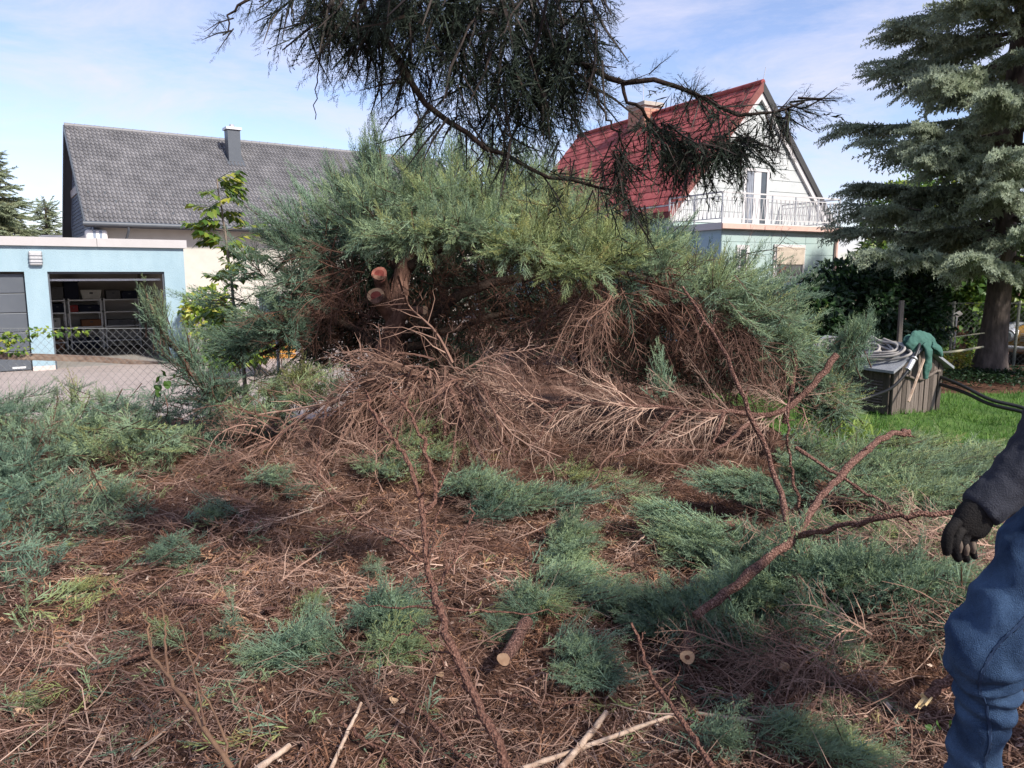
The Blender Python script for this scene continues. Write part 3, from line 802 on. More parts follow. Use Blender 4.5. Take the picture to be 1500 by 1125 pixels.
# ================================================================ sprays, plumes, dead boughs (building blocks of the vegetation)
def kite(mb, a, b, w, nrm, T):
    a = np.asarray(a, float); b = np.asarray(b, float); d = b - a
    s = np.cross(d, nrm); s = s / max(np.linalg.norm(s), 1e-9) * w / 2
    m = a + d * .4
    mb.add([a, m + s, b, m - s], [[0, 1, 2], [0, 2, 3]], T)

def spray(n=11, L=.20, bl=.075, w=.0085, sub=2, flat=.45):
    """a feathery juniper shoot growing along y"""
    mb = MB()
    bend = rng.normal(0, .02)
    ax = lambda t: np.array([bend * t * t * L * 4, L * t, .03 * t * t])
    kite(mb, ax(0), ax(1.06), w * 1.1, (0, .1, 1), .10)
    for i in range(n):
        t = .06 + .9 * i / n
        side = 1 if i % 2 else -1
        a = R(rng.uniform(30, 48)); roll = rng.normal(0, flat * 1.6)
        d = np.array([side * math.sin(a) * math.cos(roll), math.cos(a), math.sin(a) * math.sin(roll)])
        l = bl * (1 - .62 * t) * rng.uniform(.75, 1.25)
        p = ax(t); q = p + d * l + [0, 0, .008]
        T = .02 + .14 * t
        kite(mb, p, q, w, rng.normal(0, 1, 3), T)
        for j in range(sub):
            u = .3 + .45 * j / max(1, sub - 1) if sub > 1 else .5
            e = p + (q - p) * u
            dd = unit(d + rng.normal(0, .55, 3)); dd[1] = abs(dd[1]); f = e + dd * l * .42
            s = np.cross(dd, rng.normal(0, 1, 3)); s = unit(s) * w * .42
            mb.add([e - s, e + s, f], [[0, 1, 2]], T + .05)
    return mb.arrays()

SPR = [spray(9, sub=1) for _ in range(6)]
SPL = [spray(7, w=.012, sub=0) for _ in range(5)]
SPF = [spray(12, .17, .06, .0056, 2) for _ in range(6)]          # finer, for what stands close to the lens

def plume(L=.5, n=13, tm=None, arch=.10, spread=.5, stem=True, sl=.5):
    """a bough tip: sprays set around an arching twig"""
    tm = tm or SPR
    mb = MB()
    ax = lambda t: np.array([np.zeros_like(t), L * t, arch * t * t * L * 2]).T
    t = np.linspace(.04, 1.0, n)
    p = ax(t)
    side = np.where(np.arange(n) % 2, 1, -1)
    a = np.radians(rng.uniform(24, 50, n)) * (1 - .75 * t); roll = rng.normal(0, spread, n)
    d = np.stack([side * np.sin(a) * np.cos(roll), np.cos(a), np.sin(a) * np.sin(roll) + .18], -1)
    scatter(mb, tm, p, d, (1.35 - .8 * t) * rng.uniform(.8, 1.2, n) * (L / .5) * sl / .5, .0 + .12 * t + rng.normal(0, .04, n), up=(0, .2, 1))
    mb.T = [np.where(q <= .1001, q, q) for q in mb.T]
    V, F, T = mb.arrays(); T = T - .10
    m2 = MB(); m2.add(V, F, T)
    if stem: tube(m2, ax(np.linspace(-.05, .85, 3)), [.007, .005, .002], 3, -9, False)
    return m2.arrays()

PLU = [plume(n=12) for _ in range(7)]
PLB = [plume(.5, 8, SPL, stem=False) for _ in range(5)]
PLS = [plume(.36, 9) for _ in range(5)]
PLF = [plume(.34, 11, SPF, sl=.62) for _ in range(5)]

def dead_bough(L=1.0, n=22, sub=5, w=.010, curl=.2, bl=.5):
    """a bare dead bough along y: forked side twigs with finer ones on them"""
    mb = MB()
    ax = smooth_path([(0, 0, 0), (rng.normal(0, .04), .35 * L, rng.normal(0, .04)), (rng.normal(0, .06), .7 * L, rng.normal(0, .05)), (rng.normal(0, .08), L, rng.normal(0, .08))], 9)
    tube(mb, ax, np.linspace(w, w * .2, 9), 4, 0.02, False)
    for i in range(n):
        t = .08 + .9 * i / n; k = int(t * 8); p = ax[k] + (ax[min(k + 1, 8)] - ax[k]) * (t * 8 - k)
        side = 1 if i % 2 else -1
        a = R(rng.uniform(25, 60)); roll = rng.normal(0, .5)
        d = np.array([side * math.sin(a) * math.cos(roll), math.cos(a), math.sin(a) * math.sin(roll)])
        l = bl * L * (1 - .65 * t) * rng.uniform(.5, 1.2)
        c1 = unit(d + rng.normal(0, curl, 3)); c2 = unit(c1 + rng.normal(0, curl, 3) + [0, .25, 0])
        pts = np.array([p, p + d * l * .34, p + d * l * .34 + c1 * l * .33, p + d * l * .34 + c1 * l * .33 + c2 * l * .33])
        tn = rng.normal(0, .09)
        rw = np.array([.45, .36, .26, .10]) * w * (1 - .5 * t)
        if w > .012: tube(mb, pts, rw, 3, tn, False)
        else:
            sd_ = unit(np.cross(d, [.3, .2, 1.0])); mb.add([p_ + (sd_ * .8 + np.array([0, 0, .6])) * k_ * f_ * 1.15 for p_, f_ in zip(pts, rw) for k_ in (-1, 1)], [[0, 1, 3, 2], [2, 3, 5, 4], [4, 5, 7, 6]], tn)
        for j in range(sub):
            u = rng.uniform(.2, 1); kk = min(2, int(u * 3)); e = pts[kk] + (pts[kk + 1] - pts[kk]) * (u * 3 - kk)
            dd = unit(d + rng.normal(0, .6, 3)); ll = l * rng.uniform(.18, .45)
            m_ = e + dd * ll * .55; f = m_ + unit(dd + rng.normal(0, .5, 3)) * ll * .5
            s = unit(np.cross(dd, rng.normal(0, 1, 3))) * w * .15
            mb.add([e - s, e + s, m_ + s * .7, m_ - s * .7, f], [[0, 1, 2], [0, 2, 3], [3, 2, 4]], tn + rng.normal(.05, .08))
    return mb.arrays()
DBO = [dead_bough() for _ in range(7)]
DBC = [dead_bough(1.0, 13, 3, .015, .38, .6) for _ in range(6)]
DBS = [dead_bough(.5, 12, 4, .006, .35) for _ in range(6)]
def curl_twig(L=.16, w=.0028, c=.35):
    mb = MB(); pts = [np.zeros(3)]; d = np.array([0, 1.0, 0])
    for i in range(3):
        d = unit(d + rng.normal(0, c, 3) * [1, .4, .55]); pts.append(pts[-1] + d * L / 3)
    sd_ = unit(np.array([1, 0, .6])) * w * 1.25
    mb.add([p_ + sd_ * k_ * f_ for p_, f_ in zip(pts, (1, 1, .8, .3)) for k_ in (-1, 1)], [[0, 1, 3, 2], [2, 3, 5, 4], [4, 5, 7, 6]], 0.0)
    return mb.arrays()
TWI = [curl_twig(rng.uniform(.08, .24), rng.uniform(.0007, .0017)) for _ in range(14)]
def needle_bit():
    mb = MB(); L = rng.uniform(.02, .06); w = rng.uniform(.0012, .0026); b = rng.normal(0, .012)
    mb.add([(-w, 0, 0), (w, 0, 0), (b + w, L * .5, .006), (b - w, L * .5, .006), (b * 2, L, 0)], [[0, 1, 2], [0, 2, 3], [3, 2, 4]], 0.0); return mb.arrays()
NEE = [needle_bit() for _ in range(8)]
def leaf_card(L=.09, w=.05, fold=.25):
    mb = MB(); mb.add([(0, 0, 0), (w * .5, L * .45, w * fold), (0, L, -.1 * L), (-w * .5, L * .45, w * fold), (0, L * .5, 0)], [[0, 1, 4], [1, 2, 4], [2, 3, 4], [3, 0, 4]], 0.0); return mb.arrays()
LFC = [leaf_card(.10, .055, f) for f in (.1, .3, .5)]

def pads(mb, specs, tm, dens=1.0, size=1.0, tint=.32, back=.25, out=(0, 0, .55), jit=.42, droop=0.0, low=False, lift=0.0):
    """clumps of boughs; spec = (px, py, distance, rx, rz in photo pixels, depth m, count, tint shift, bias x, bias z)"""
    for sp in specs:
        px, py, Y, rx, rzz, dep, n = sp[:7]
        ts = sp[7] if len(sp) > 7 else 0; bx = sp[8] if len(sp) > 8 else 0; bz_ = sp[9] if len(sp) > 9 else .25
        c = P(px, py, Y); s = Y / FPX
        n = max(1, int(n * dens))
        q = unit(rng.normal(0, 1, (n, 3))) * (rng.uniform(0, 1, (n, 1)) ** .4)
        loc = c + q * np.array([rx * s, dep, rzz * s * (.55 if low else 1)])
        if low: d = unit(np.array([bx * 1.3, -.22, .03 + .10 * bz_]) + q * [.45, .35, .05] + rng.normal(0, jit, (n, 3)) * [.8, .6, .3])
        else: d = unit(q * np.array([1, .8, .9]) + np.array([bx, -.12, bz_]) + rng.normal(0, jit, (n, 3)))
        sc = size * rng.uniform(.7, 1.25, n)
        loc = loc - d * (sc * .25)[:, None]
        g_ = gz(loc[:, 0], loc[:, 1]); loc[:, 2] = np.maximum(loc[:, 2], g_ + .04)
        if low: loc[:, 2] = np.minimum(loc[:, 2], g_ + lift + .06 + rzz * s * rng.uniform(.2, 1.2, n))
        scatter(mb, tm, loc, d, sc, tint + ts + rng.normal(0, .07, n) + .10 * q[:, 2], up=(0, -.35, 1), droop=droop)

def on_ground(xy, lift=0.0):
    return np.stack([xy[:, 0], xy[:, 1], gz(xy[:, 0], xy[:, 1]) + lift], -1)

# ================================================================ the big juniper, cut open on this side
TB = P(545, 585, 6.9); TB[2] = gz(TB[0], TB[1]) - .05
jb = thing('juniper_bush', 'large spreading juniper, cut open on one side to its brown inside', 'juniper', TB)
def loc_mb(): return MB()
def shift(mb, t):
    mb.V = [v - np.asarray(t) for v in mb.V]; return mb
def jpart(mb, name, m, kind=None, smooth=False):
    o = shift(mb, TB).build(name, m, jb, smooth)
    if kind: o['kind'] = kind
    return o
mb = MB()
tr = smooth_path([TB, P(560, 530, 6.88), P(578, 480, 6.85), P(582, 440, 6.83), P(590, 400, 6.9), P(612, 360, 7.0)], 16)
tube(mb, wob(tr, .008), np.linspace(.098, .066, 16) * (1 + .1 * np.sin(np.arange(16) * 2.1)), 12)
for pts, r0, r1 in (([P(578, 455, 6.85), P(560, 420, 6.8), P(556, 402, 6.68)], .06, .062), ([P(576, 470, 6.85), P(560, 445, 6.72), P(551, 434, 6.60)], .062, .07), ([P(585, 470, 6.84), P(600, 456, 6.75), P(621, 454, 6.62)], .045, .034)):
    tube(mb, smooth_path(pts, 6), np.linspace(r0, r1, 6), 12)
jpart(mb, 'trunk', BARK, smooth=True)
mb = MB()
for k in range(60):
    a0 = int(rng.integers(0, 10)); a1 = min(15, a0 + int(rng.integers(3, 6))); an = rng.uniform(0, 2 * math.pi); rr_ = np.linspace(.098, .066, 16)[a0:a1] + rng.uniform(.001, .008)
    an_ = an + np.cumsum(rng.normal(0, .08, a1 - a0)); tube(mb, wob(tr[a0:a1] + np.stack([rr_ * np.cos(an_), rr_ * np.sin(an_), 0 * rr_], -1), .004), rng.uniform(.003, .008), 4)
jpart(mb, 'bark_strips', FLAKE, 'stuff')
def cut_disc(parent, c, nrm, r, origin, heart=True, m=None):
    n = unit(np.asarray(nrm, float)); s = unit(np.cross(n, (0, 0, 1))); t = np.cross(s, n)
    ang = np.linspace(0, 2 * math.pi, 18)[:-1]
    rr = r * (1 + .06 * np.sin(3 * ang + 1))
    def disc(k, off): return np.concatenate([[c + n * off], c + n * off + (np.cos(ang) * rr * k)[:, None] * s + (np.sin(ang) * rr * k)[:, None] * t])
    F = [[0, 1 + i, 1 + (i + 1) % 17] for i in range(17)]
    F = [[a, c_, b] for a, b, c_ in F]
    mb = MB(); mb.add(disc(1, .004) - origin, F); f = mb.build('cut_face', m or CUT, parent)
    if heart:
        mb = MB(); mb.add(disc(.62, .007) - origin, F); mb.build('heartwood', HEART, f)
cut_disc(jb, P(556, 402, 6.68), P(550, 398, 6.5) - P(556, 402, 6.68), .068, TB, True, mat('reddish_cut_wood', (.40, .16, .12), (.32, .12, .09), scale=25))
cut_disc(jb, P(551, 434, 6.60), P(546, 436, 6.4) - P(551, 434, 6.6), .075, TB)
cut_disc(jb, P(621, 454, 6.62), P(626, 454, 6.5) - P(621, 454, 6.62), .036, TB, False)
# main limbs fanning out under the canopy, hollow shade put into their bark
limbs = [([P(612, 360, 7.0), P(640, 320, 7.2), P(660, 260, 7.5)], .06), ([P(590, 400, 6.9), P(540, 340, 7.1), P(480, 330, 7.1), P(400, 400, 6.9)], .05),
         ([P(600, 390, 6.9), P(700, 340, 6.8), P(820, 380, 6.5), P(900, 400, 6.4)], .055), ([P(575, 500, 6.9), P(700, 420, 7.3), P(900, 400, 7.4), P(1080, 450, 7.2)], .06),
         ([P(570, 520, 7.0), P(700, 470, 7.8), P(820, 440, 8.3)], .05), ([P(570, 520, 6.9), P(480, 470, 7.0), P(380, 520, 6.8)], .05), ([P(580, 500, 7.0), P(640, 440, 7.9), P(700, 330, 8.4)], .05),
         ([P(860, 560, 6.9), P(850, 480, 6.9), P(880, 420, 6.7)], .07), ([P(690, 330, 6.7), P(760, 375, 6.3), P(830, 400, 6.1)], .03), ([P(950, 420, 6.6), P(1040, 470, 6.3), P(1130, 520, 6.2)], .03)]
for pts, r in limbs:
    mb = MB(); tube(mb, wob(smooth_path(pts, 12), .015), np.linspace(r, r * .35, 12), 7); jpart(mb, 'limb', SHADEB, smooth=True)
# canopy
mb = MB()
CAN = [(560, 305, 6.7, 80, 45, .45, 34, .05), (640, 300, 6.7, 80, 45, .45, 36, .10), (725, 300, 6.7, 90, 48, .45, 42, .16), (805, 335, 6.2, 95, 48, .4, 44, .22, .1),
       (885, 368, 6.0, 80, 34, .35, 36, .20, .2), (960, 375, 6.1, 60, 30, .35, 22, .12, .3), (605, 345, 6.0, 66, 22, .35, 44, .12, 0, -.1), (690, 340, 6.0, 66, 26, .35, 48, .1, .1, 0),
       (505, 325, 6.8, 60, 38, .4, 26, -.02, -.2), (445, 365, 6.7, 62, 40, .4, 30, -.05, -.4, .1), (430, 425, 6.6, 50, 40, .35, 26, -.08, -.5, -.1), (395, 480, 6.6, 62, 32, .35, 32, -.07, -.5, 0), (350, 500, 6.7, 50, 22, .3, 16, -.07, -.7, .1),
       (1050, 425, 6.2, 62, 32, .4, 30, .10, .4, .2), (1105, 460, 6.1, 55, 32, .4, 28, .06, .5, .1), (1150, 500, 6.2, 36, 30, .35, 16, .05, .5, -.1), (1000, 405, 6.9, 50, 30, .4, 16, .1, .3),
       (690, 265, 7.6, 130, 42, .5, 46, .06), (560, 262, 7.4, 60, 42, .4, 22, .02, -.2, .5), (820, 300, 7.5, 80, 40, .5, 26, .08, .2, .3), (510, 285, 7.3, 40, 30, .3, 12, .0, -.4, .6),
       (845, 395, 5.9, 64, 18, .3, 34, .24, .1, -.2), (765, 368, 5.9, 64, 22, .3, 40, .2, 0, -.1), (540, 350, 6.5, 40, 16, .2, 12, .04, -.1, -.2)]
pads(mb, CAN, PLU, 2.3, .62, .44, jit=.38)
# feathery ends along the outline
EDGE = [(535, 230, 7.2, 16, 40, .15, 7, .1, -.15, 1.6), (552, 215, 7.0, 8, 16, .08, 4, .12, -.45, 2.4), (530, 240, 7.0, 14, 14, .1, 4, .1, -.9, 2.0), (690, 232, 7.1, 60, 10, .2, 6, .1, .2, 2.0), (610, 240, 7.2, 40, 20, .3, 9, .08, -.2, .9), (680, 235, 7.3, 60, 20, .3, 9, .1, .1, .9), (760, 240, 7.4, 60, 25, .3, 9, .1, .3, .8), (610, 225, 7.0, 20, 10, .1, 4, .1, -.3, 2), (790, 262, 6.9, 14, 10, .1, 4, .12, .5, 1.6), (850, 300, 6.7, 20, 12, .1, 5, .14, .8, 1.2), (985, 345, 6.4, 24, 12, .1, 6, .1, 1, .8), (455, 300, 6.9, 20, 14, .1, 6, 0, -1.2, .9), (400, 350, 6.8, 20, 16, .1, 6, 0, -1.3, .6),
        (1075, 395, 6.5, 50, 18, .3, 12, .1, .9, .6), (1140, 425, 6.5, 40, 25, .3, 12, .08, 1.0, .6), (960, 350, 6.5, 40, 20, .3, 8, .1, .8, .5), (420, 325, 6.7, 50, 25, .3, 12, .03, -1.1, .5), (365, 395, 6.7, 30, 25, .3, 8, .0, -1.2, .4),
        (475, 275, 7.1, 30, 20, .2, 6, .02, -.9, .6), (1170, 470, 6.6, 20, 20, .2, 5, .05, 1, .3), (925, 440, 6.2, 8, 26, .08, 6, .1, 0, -1.2), (968, 565, 5.8, 12, 16, .1, 5, .08, 0, .6), (330, 440, 6.8, 40, 20, .3, 8, 0, -1, .2)]
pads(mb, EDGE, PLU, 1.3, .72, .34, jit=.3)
# far side of the bush closing it off, tinted as deep shade
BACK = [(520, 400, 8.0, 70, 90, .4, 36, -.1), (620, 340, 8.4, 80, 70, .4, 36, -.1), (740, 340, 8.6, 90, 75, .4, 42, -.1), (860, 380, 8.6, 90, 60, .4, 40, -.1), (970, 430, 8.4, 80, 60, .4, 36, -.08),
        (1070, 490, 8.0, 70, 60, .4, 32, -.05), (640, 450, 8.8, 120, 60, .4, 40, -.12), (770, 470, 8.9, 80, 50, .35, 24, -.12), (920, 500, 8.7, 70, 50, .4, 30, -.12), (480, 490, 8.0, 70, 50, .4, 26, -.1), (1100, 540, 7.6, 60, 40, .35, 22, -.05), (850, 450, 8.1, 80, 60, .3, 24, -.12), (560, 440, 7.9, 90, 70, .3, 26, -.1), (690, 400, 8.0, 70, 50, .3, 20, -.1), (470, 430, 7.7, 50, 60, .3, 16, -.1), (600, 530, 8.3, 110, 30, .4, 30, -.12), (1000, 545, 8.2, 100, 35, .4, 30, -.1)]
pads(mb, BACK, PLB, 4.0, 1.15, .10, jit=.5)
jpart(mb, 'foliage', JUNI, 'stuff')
# brown inside: dead boughs hanging in the hollow, dark tints painting its shade
mb = MB()
def dead_fan(mb, a, b, n, spread, size, tint, droop=.0, tm=None, toward=None, jit=.35):
    """dead boughs rooted along the line a-b"""
    a, b = np.asarray(a), np.asarray(b)
    t = rng.uniform(0, 1, n)[:, None]
    loc = a + (b - a) * t + rng.normal(0, spread, (n, 3))
    d = unit(np.asarray(toward, float) + rng.normal(0, jit, (n, 3)))
    loc[:, 2] = np.maximum(loc[:, 2], gz(loc[:, 0], loc[:, 1]) + .02)
    scatter(mb, tm or DBO, loc, d, size * rng.uniform(.6, 1.3, n), tint + rng.normal(0, .08, n), droop=droop)
dead_fan(mb, P(880, 420, 6.6), P(830, 430, 6.7), 18, .06, .75, .36, .15, None, (-.8, -.25, -.55), .28)
dead_fan(mb, P(890, 415, 6.6), P(1000, 430, 6.6), 30, .10, .75, .15, .15, None, (.75, -.15, -.55), .3)
dead_fan(mb, P(960, 420, 6.7), P(1100, 480, 6.6), 32, .12, .65, .14, .1, None, (.45, -.1, -.6), .35)
dead_fan(mb, P(900, 450, 6.9), P(1120, 560, 6.7), 34, .18, .60, .08, .1, None, (.3, -.1, -.35), .6)
dead_fan(mb, P(640, 350, 6.6), P(880, 410, 6.5), 26, .10, .55, .08, .1, None, (.2, -.15, -.5), .5)
dead_fan(mb, P(560, 370, 6.7), P(440, 440, 6.7), 30, .12, .6, .14, .1, None, (-.45, -.1, -.6), .4)
dead_fan(mb, P(520, 420, 6.8), P(440, 520, 6.7), 26, .15, .6, .12, .05, None, (-.5, -.1, -.35), .5)
dead_fan(mb, P(600, 400, 7.3), P(1000, 480, 7.6), 60, .30, .8, .05, .05, None, (.2, 0, -.3), .7)
dead_fan(mb, P(480, 450, 7.7), P(700, 480, 7.8), 44, .25, .65, .05, .05, None, (0, 0, -.2), .8)
dead_fan(mb, P(680, 480, 6.9), P(840, 540, 6.7), 14, .15, .5, .06, .05, None, (.2, -.1, .1), .7)
dead_fan(mb, P(700, 350, 6.5), P(760, 380, 6.4), 12, .05, .5, .36, .05, DBS, (.7, -.3, -.4), .3)
dead_fan(mb, P(760, 560, 6.8), P(1130, 580, 6.7), 60, .15, .5, .04, .05, DBO, (0, -.1, .0), .8)  # dark tint paints shade behind the fallen dead bough
dead_fan(mb, P(885, 412, 6.1), P(905, 425, 6.1), 16, .04, .6, .34, .25, DBO, (-.6, -.35, -.6), .35)
dead_fan(mb, P(930, 425, 6.1), P(1080, 470, 6.0), 26, .06, .6, .22, .15, DBO, (.6, -.2, -.55), .35)
jpart(mb, 'dead_twigs', DEAD, 'stuff')
mb = MB()
n = 420
q = rng.uniform(0, 1, (n, 2))
pp = np.array([P(430 + 720 * a, 400 + 140 * b, (6.6 if a > .35 else 6.95) + .5 * c) for (a, b), c in zip(q, rng.uniform(0, 1, n))])
scatter(mb, SPR, pp, unit(rng.normal(0, .5, (n, 3)) + [0, -.1, -.6]), rng.uniform(.8, 1.5, n), .10 + rng.uniform(0, .15, n))
jpart(mb, 'withered_sprays', RUST, 'stuff')

# ================================================================ heap of dead boughs under it
mb = MB()
crest = [P(480, 580, 5.9), P(560, 562, 5.9), P(630, 540, 5.9), P(700, 555, 5.8), P(790, 575, 5.7)]
def heap(a, b, n, toward, size, tint, jit=.3, droop=.35, spread=.08): dead_fan(mb, a, b, n // 2, spread, size, tint, droop, DBO, toward, jit + .1); dead_fan(mb, a, b, int(n * .7), spread, size, tint + .03, droop, DBC, toward, jit + .12)
heap(P(640, 545, 5.9), P(560, 570, 5.85), 34, (-1, -.25, -.30), .80, .36, .36)
heap(P(600, 560, 5.85), P(500, 600, 5.7), 30, (-.9, -.5, -.45), .70, .33, .5)
heap(P(640, 545, 5.85), P(600, 570, 5.8), 22, (-.35, -.8, -.5), .62, .33, .45)
heap(P(650, 550, 5.8), P(700, 575, 5.7), 22, (.6, -.7, -.5), .66, .33, .4)
heap(P(660, 550, 5.85), P(720, 570, 5.7), 9, (1, -.35, -.35), .75, .33, .5)
heap(P(800, 672, 5.5), P(1080, 672, 5.4), 22, (-.5, -.3, .0), .5, .22, .6, .1)
heap(P(700, 660, 5.6), P(900, 680, 5.4), 16, (.6, -.3, 0), .45, .26, .7, .1)
heap(P(420, 630, 5.7), P(330, 690, 5.6), 26, (-.7, -.5, -.1), .55, .36, .6, .15)
heap(P(480, 660, 5.4), P(640, 690, 5.3), 26, (-.2, -.6, -.1), .45, .40, .8, .05)
heap(P(380, 710, 5.1), P(560, 750, 4.9), 24, (-.3, -.4, 0), .33, .40, .9, .05)
scatter(mb, DBO, np.array([P(x_, 545 + abs(x_ - 625) * .16, 5.85) for x_ in [q_ - 75 if q_ < 612 else q_ + 40 for q_ in rng.uniform(480, 800, 26)]]), unit(rng.normal(0, .8, (26, 3)) + [0, -.3, .15]), rng.uniform(.2, .45, 26), .42)
dead_fan(mb, P(520, 600, 5.6), P(760, 640, 5.45), 30, .15, .4, .62, .2, DBS, (0, -.4, 0), .9)
tag(mb.build('brush_heap', DEAD), 'heap of dry brown juniper boughs in front of the cut bush', 'brush heap', kind='stuff')

# ================================================================ litter over the ground
mb = MB()
def field(n, x0, x1, y0, y1, p=1.6):
    y = y0 + (y1 - y0) * rng.uniform(0, 1, n) ** p
    x = rng.uniform(-1, 1, n) * (y * .72 + .75)
    return np.stack([x, y], -1)
def flatdirs(n, tilt=.18):
    a = rng.uniform(0, 2 * math.pi, n); return unit(np.stack([np.cos(a), np.sin(a), rng.normal(0, tilt, n)], -1))
def clumpy(xy, f=1.0):
    return .5 + .25 * np.sin(2.1 * f * xy[:, 0] + 1.2 * np.sin(1.7 * f * xy[:, 1])) + .25 * np.sin(2.7 * f * xy[:, 1] + 1.4 * np.sin(2.3 * f * xy[:, 0] + 1))
xy = field(46000, 0, 0, 1.5, 7.2)
c = clumpy(xy)
keep = rng.uniform(0, 1, len(xy)) < .12 + .95 * c ** 1.4
xy = xy[keep]; n = len(xy)
scatter(mb, TWI, on_ground(xy, 0) + np.stack([np.zeros(n), np.zeros(n), np.abs(rng.normal(.010, .022, n))], -1), flatdirs(n), rng.uniform(.6, 1.5, n), np.clip(.42 + .25 * (clumpy(xy, 2.1) - .5) + rng.normal(0, .17, n), 0, 1))
xy = field(80000, 0, 0, 1.5, 5.6); xy = xy[rng.uniform(0, 1, len(xy)) < .25 + .9 * clumpy(xy, 1.9)]; n = len(xy)
scatter(mb, NEE, on_ground(xy, .004) + np.stack([np.zeros(n), np.zeros(n), np.abs(rng.normal(0, .010, n))], -1), flatdirs(n, .3), rng.uniform(.7, 1.5, n), np.clip(.38 + .3 * (clumpy(xy, 1.4) - .5) + rng.normal(0, .19, n), 0, 1), up=(0, 0, 1))
n = 1300; xy = field(n, 0, 0, 1.5, 6)
chip = [];
for _ in range(6):
    m_ = MB(); a_ = rng.uniform(.010, .026); b_ = rng.uniform(.004, .010); m_.add([(-b_, 0, 0), (b_, .1 * a_, .002), (b_ * .8, a_, .004), (-b_ * .7, a_ * .85, 0), (0, a_ * .5, .006)], [[0, 1, 4], [1, 2, 4], [2, 3, 4], [3, 0, 4]], 0.0); chip.append(m_.arrays())
scatter(mb, chip, on_ground(xy, .018), flatdirs(n, .25), rng.uniform(.7, 1.8, n), np.clip(rng.normal(.5, .28, n), 0, 1), up=(0, 0, 1))
tag(mb.build('twig_litter', DEAD), 'brown needles and twigs covering the ground', 'litter', kind='stuff')
mb = MB()
xy = field(6000, 0, 0, 1.6, 6.8); xy = xy[rng.uniform(0, 1, len(xy)) < clumpy(xy, 1.6)]; n = len(xy)
scatter(mb, SPF, on_ground(xy, .012), flatdirs(n, .25), rng.uniform(.45, 1.0, n), np.clip(.25 + rng.normal(0, .2, n), 0, .9), up=(0, 0, 1))
tag(mb.build('withered_spray_litter', RUST), 'rust brown withered juniper sprays strewn over the ground', 'litter', kind='stuff')
mb = MB()
xy = field(420, 0, 0, 1.9, 6.4, 1.2); n = len(xy)
scatter(mb, DBS, on_ground(xy, .02), flatdirs(n, .16), rng.uniform(.4, .95, n), np.clip(.38 + rng.normal(0, .14, n), 0, 1), up=(0, 0, 1))
tag(mb.build('fallen_twigs', DEAD), 'forked dead twigs lying across the ground', 'twigs', kind='stuff')

mb = MB(); n = 190
px = rng.uniform(130, 980, n) ** 1.0; py = rng.uniform(650, 880, n)
loc = np.array([PG(a, b, .02) for a, b in zip(px, py)])
scatter(mb, DBO + DBC, loc, unit(np.stack([rng.normal(-.2, .8, n), rng.normal(-.35, .5, n), rng.normal(.02, .12, n)], -1)), rng.uniform(.22, .55, n), np.clip(rng.normal(.42, .16, n), 0, 1), up=(0, 0, 1))
n = 500; px = rng.uniform(100, 1000, n); py = rng.uniform(650, 930, n); loc = np.array([PG(a, b, .02) for a, b in zip(px, py)])
tag(mb.build('fallen_boughs', DEAD), 'brown dead boughs strewn down the slope before the heap', 'dead boughs', kind='stuff')
mb = MB(); scatter(mb, SPF, loc, flatdirs(n, .2), rng.uniform(.7, 1.5, n), np.clip(rng.normal(.42, .2, n), .1, .95), up=(0, 0, 1))
mg = MB(); n = 420; px = rng.uniform(0, 1380, n); py = rng.uniform(660, 1110, n); lo2 = np.array([PG(a, b, .025) for a, b in zip(px, py)])
k_ = clumpy(lo2[:, :2], 1.3) > .36; lo2 = lo2[k_]; n = len(lo2)
scatter(mg, SPF, lo2, flatdirs(n, .16), rng.uniform(.5, 1.3, n), np.clip(rng.normal(.50, .2, n), .2, 1), up=(0, 0, 1))
tag(mg.build('green_sprigs', JUNI), 'small green juniper sprigs strewn among the brown litter', 'sprigs', kind='stuff')
tag(mb.build('rusty_sprays', RUST), 'orange brown withered sprays lying on the slope', 'sprays', kind='stuff')

# ================================================================ low juniper spreading at left
def carpet(mb, poly_rows, tm, per, size, tint, lift=.12, jit=.45, bias=(0, -.2, .5)):
    """boughs over a strip of ground: rows of (px0, px1, py, distance, height of the tops m)"""
    for (x0, x1, py, Y, n, ts, bx) in poly_rows:
        n = int(n * per)
        px = rng.uniform(x0, x1, n)
        loc = np.array([P(a, py + rng.normal(0, 14), Y + rng.normal(0, .25)) for a in px])
        d = unit(np.array([bx, bias[1], bias[2]]) + rng.normal(0, jit, (n, 3)) * [1, 1, .45])
        sc = size * rng.uniform(.7, 1.25, n); loc = loc - d * (sc * .3)[:, None]
        cl = np.sin(loc[:, 0] * 3.1 + 2 * Y) * .08
        scatter(mb, tm, loc, d, sc, tint + ts + cl + rng.normal(0, .06, n), up=(0, -.3, 1))
lb = P(120, 700, 6.0); lb[2] = gz(lb[0], lb[1])
sj = thing('spreading_juniper', 'low blue green juniper spreading along the wire fence', 'juniper', lb)
mb = MB()
rows_l = [(-60, 360, 600, 7.6, 60, .05, .2), (-60, 380, 625, 7.0, 64, .06, .2), (-60, 330, 650, 6.5, 50, .10, .3), (120, 300, 665, 6.2, 20, .22, .2), (-60, 130, 680, 6.0, 26, .02, .3), (-60, 90, 715, 5.6, 22, -.02, .5),
          (-60, 200, 730, 5.3, 34, .08, .7), (-60, 215, 755, 5.0, 42, .02, .8), (-60, 190, 785, 4.8, 36, -.02, .8), (-60, 90, 825, 4.5, 22, -.05, .5), (-60, 60, 860, 4.3, 14, -.04, .4), (-40, 30, 905, 3.9, 10, .0, .6), (30, 150, 905, 3.8, 7, .30, .9), (300, 420, 590, 6.8, 24, .2, .2), (400, 470, 560, 6.6, 12, .3, 0)]
carpet(mb, rows_l, PLU, 2.1, .74, .36, bias=(0, -.25, .14))
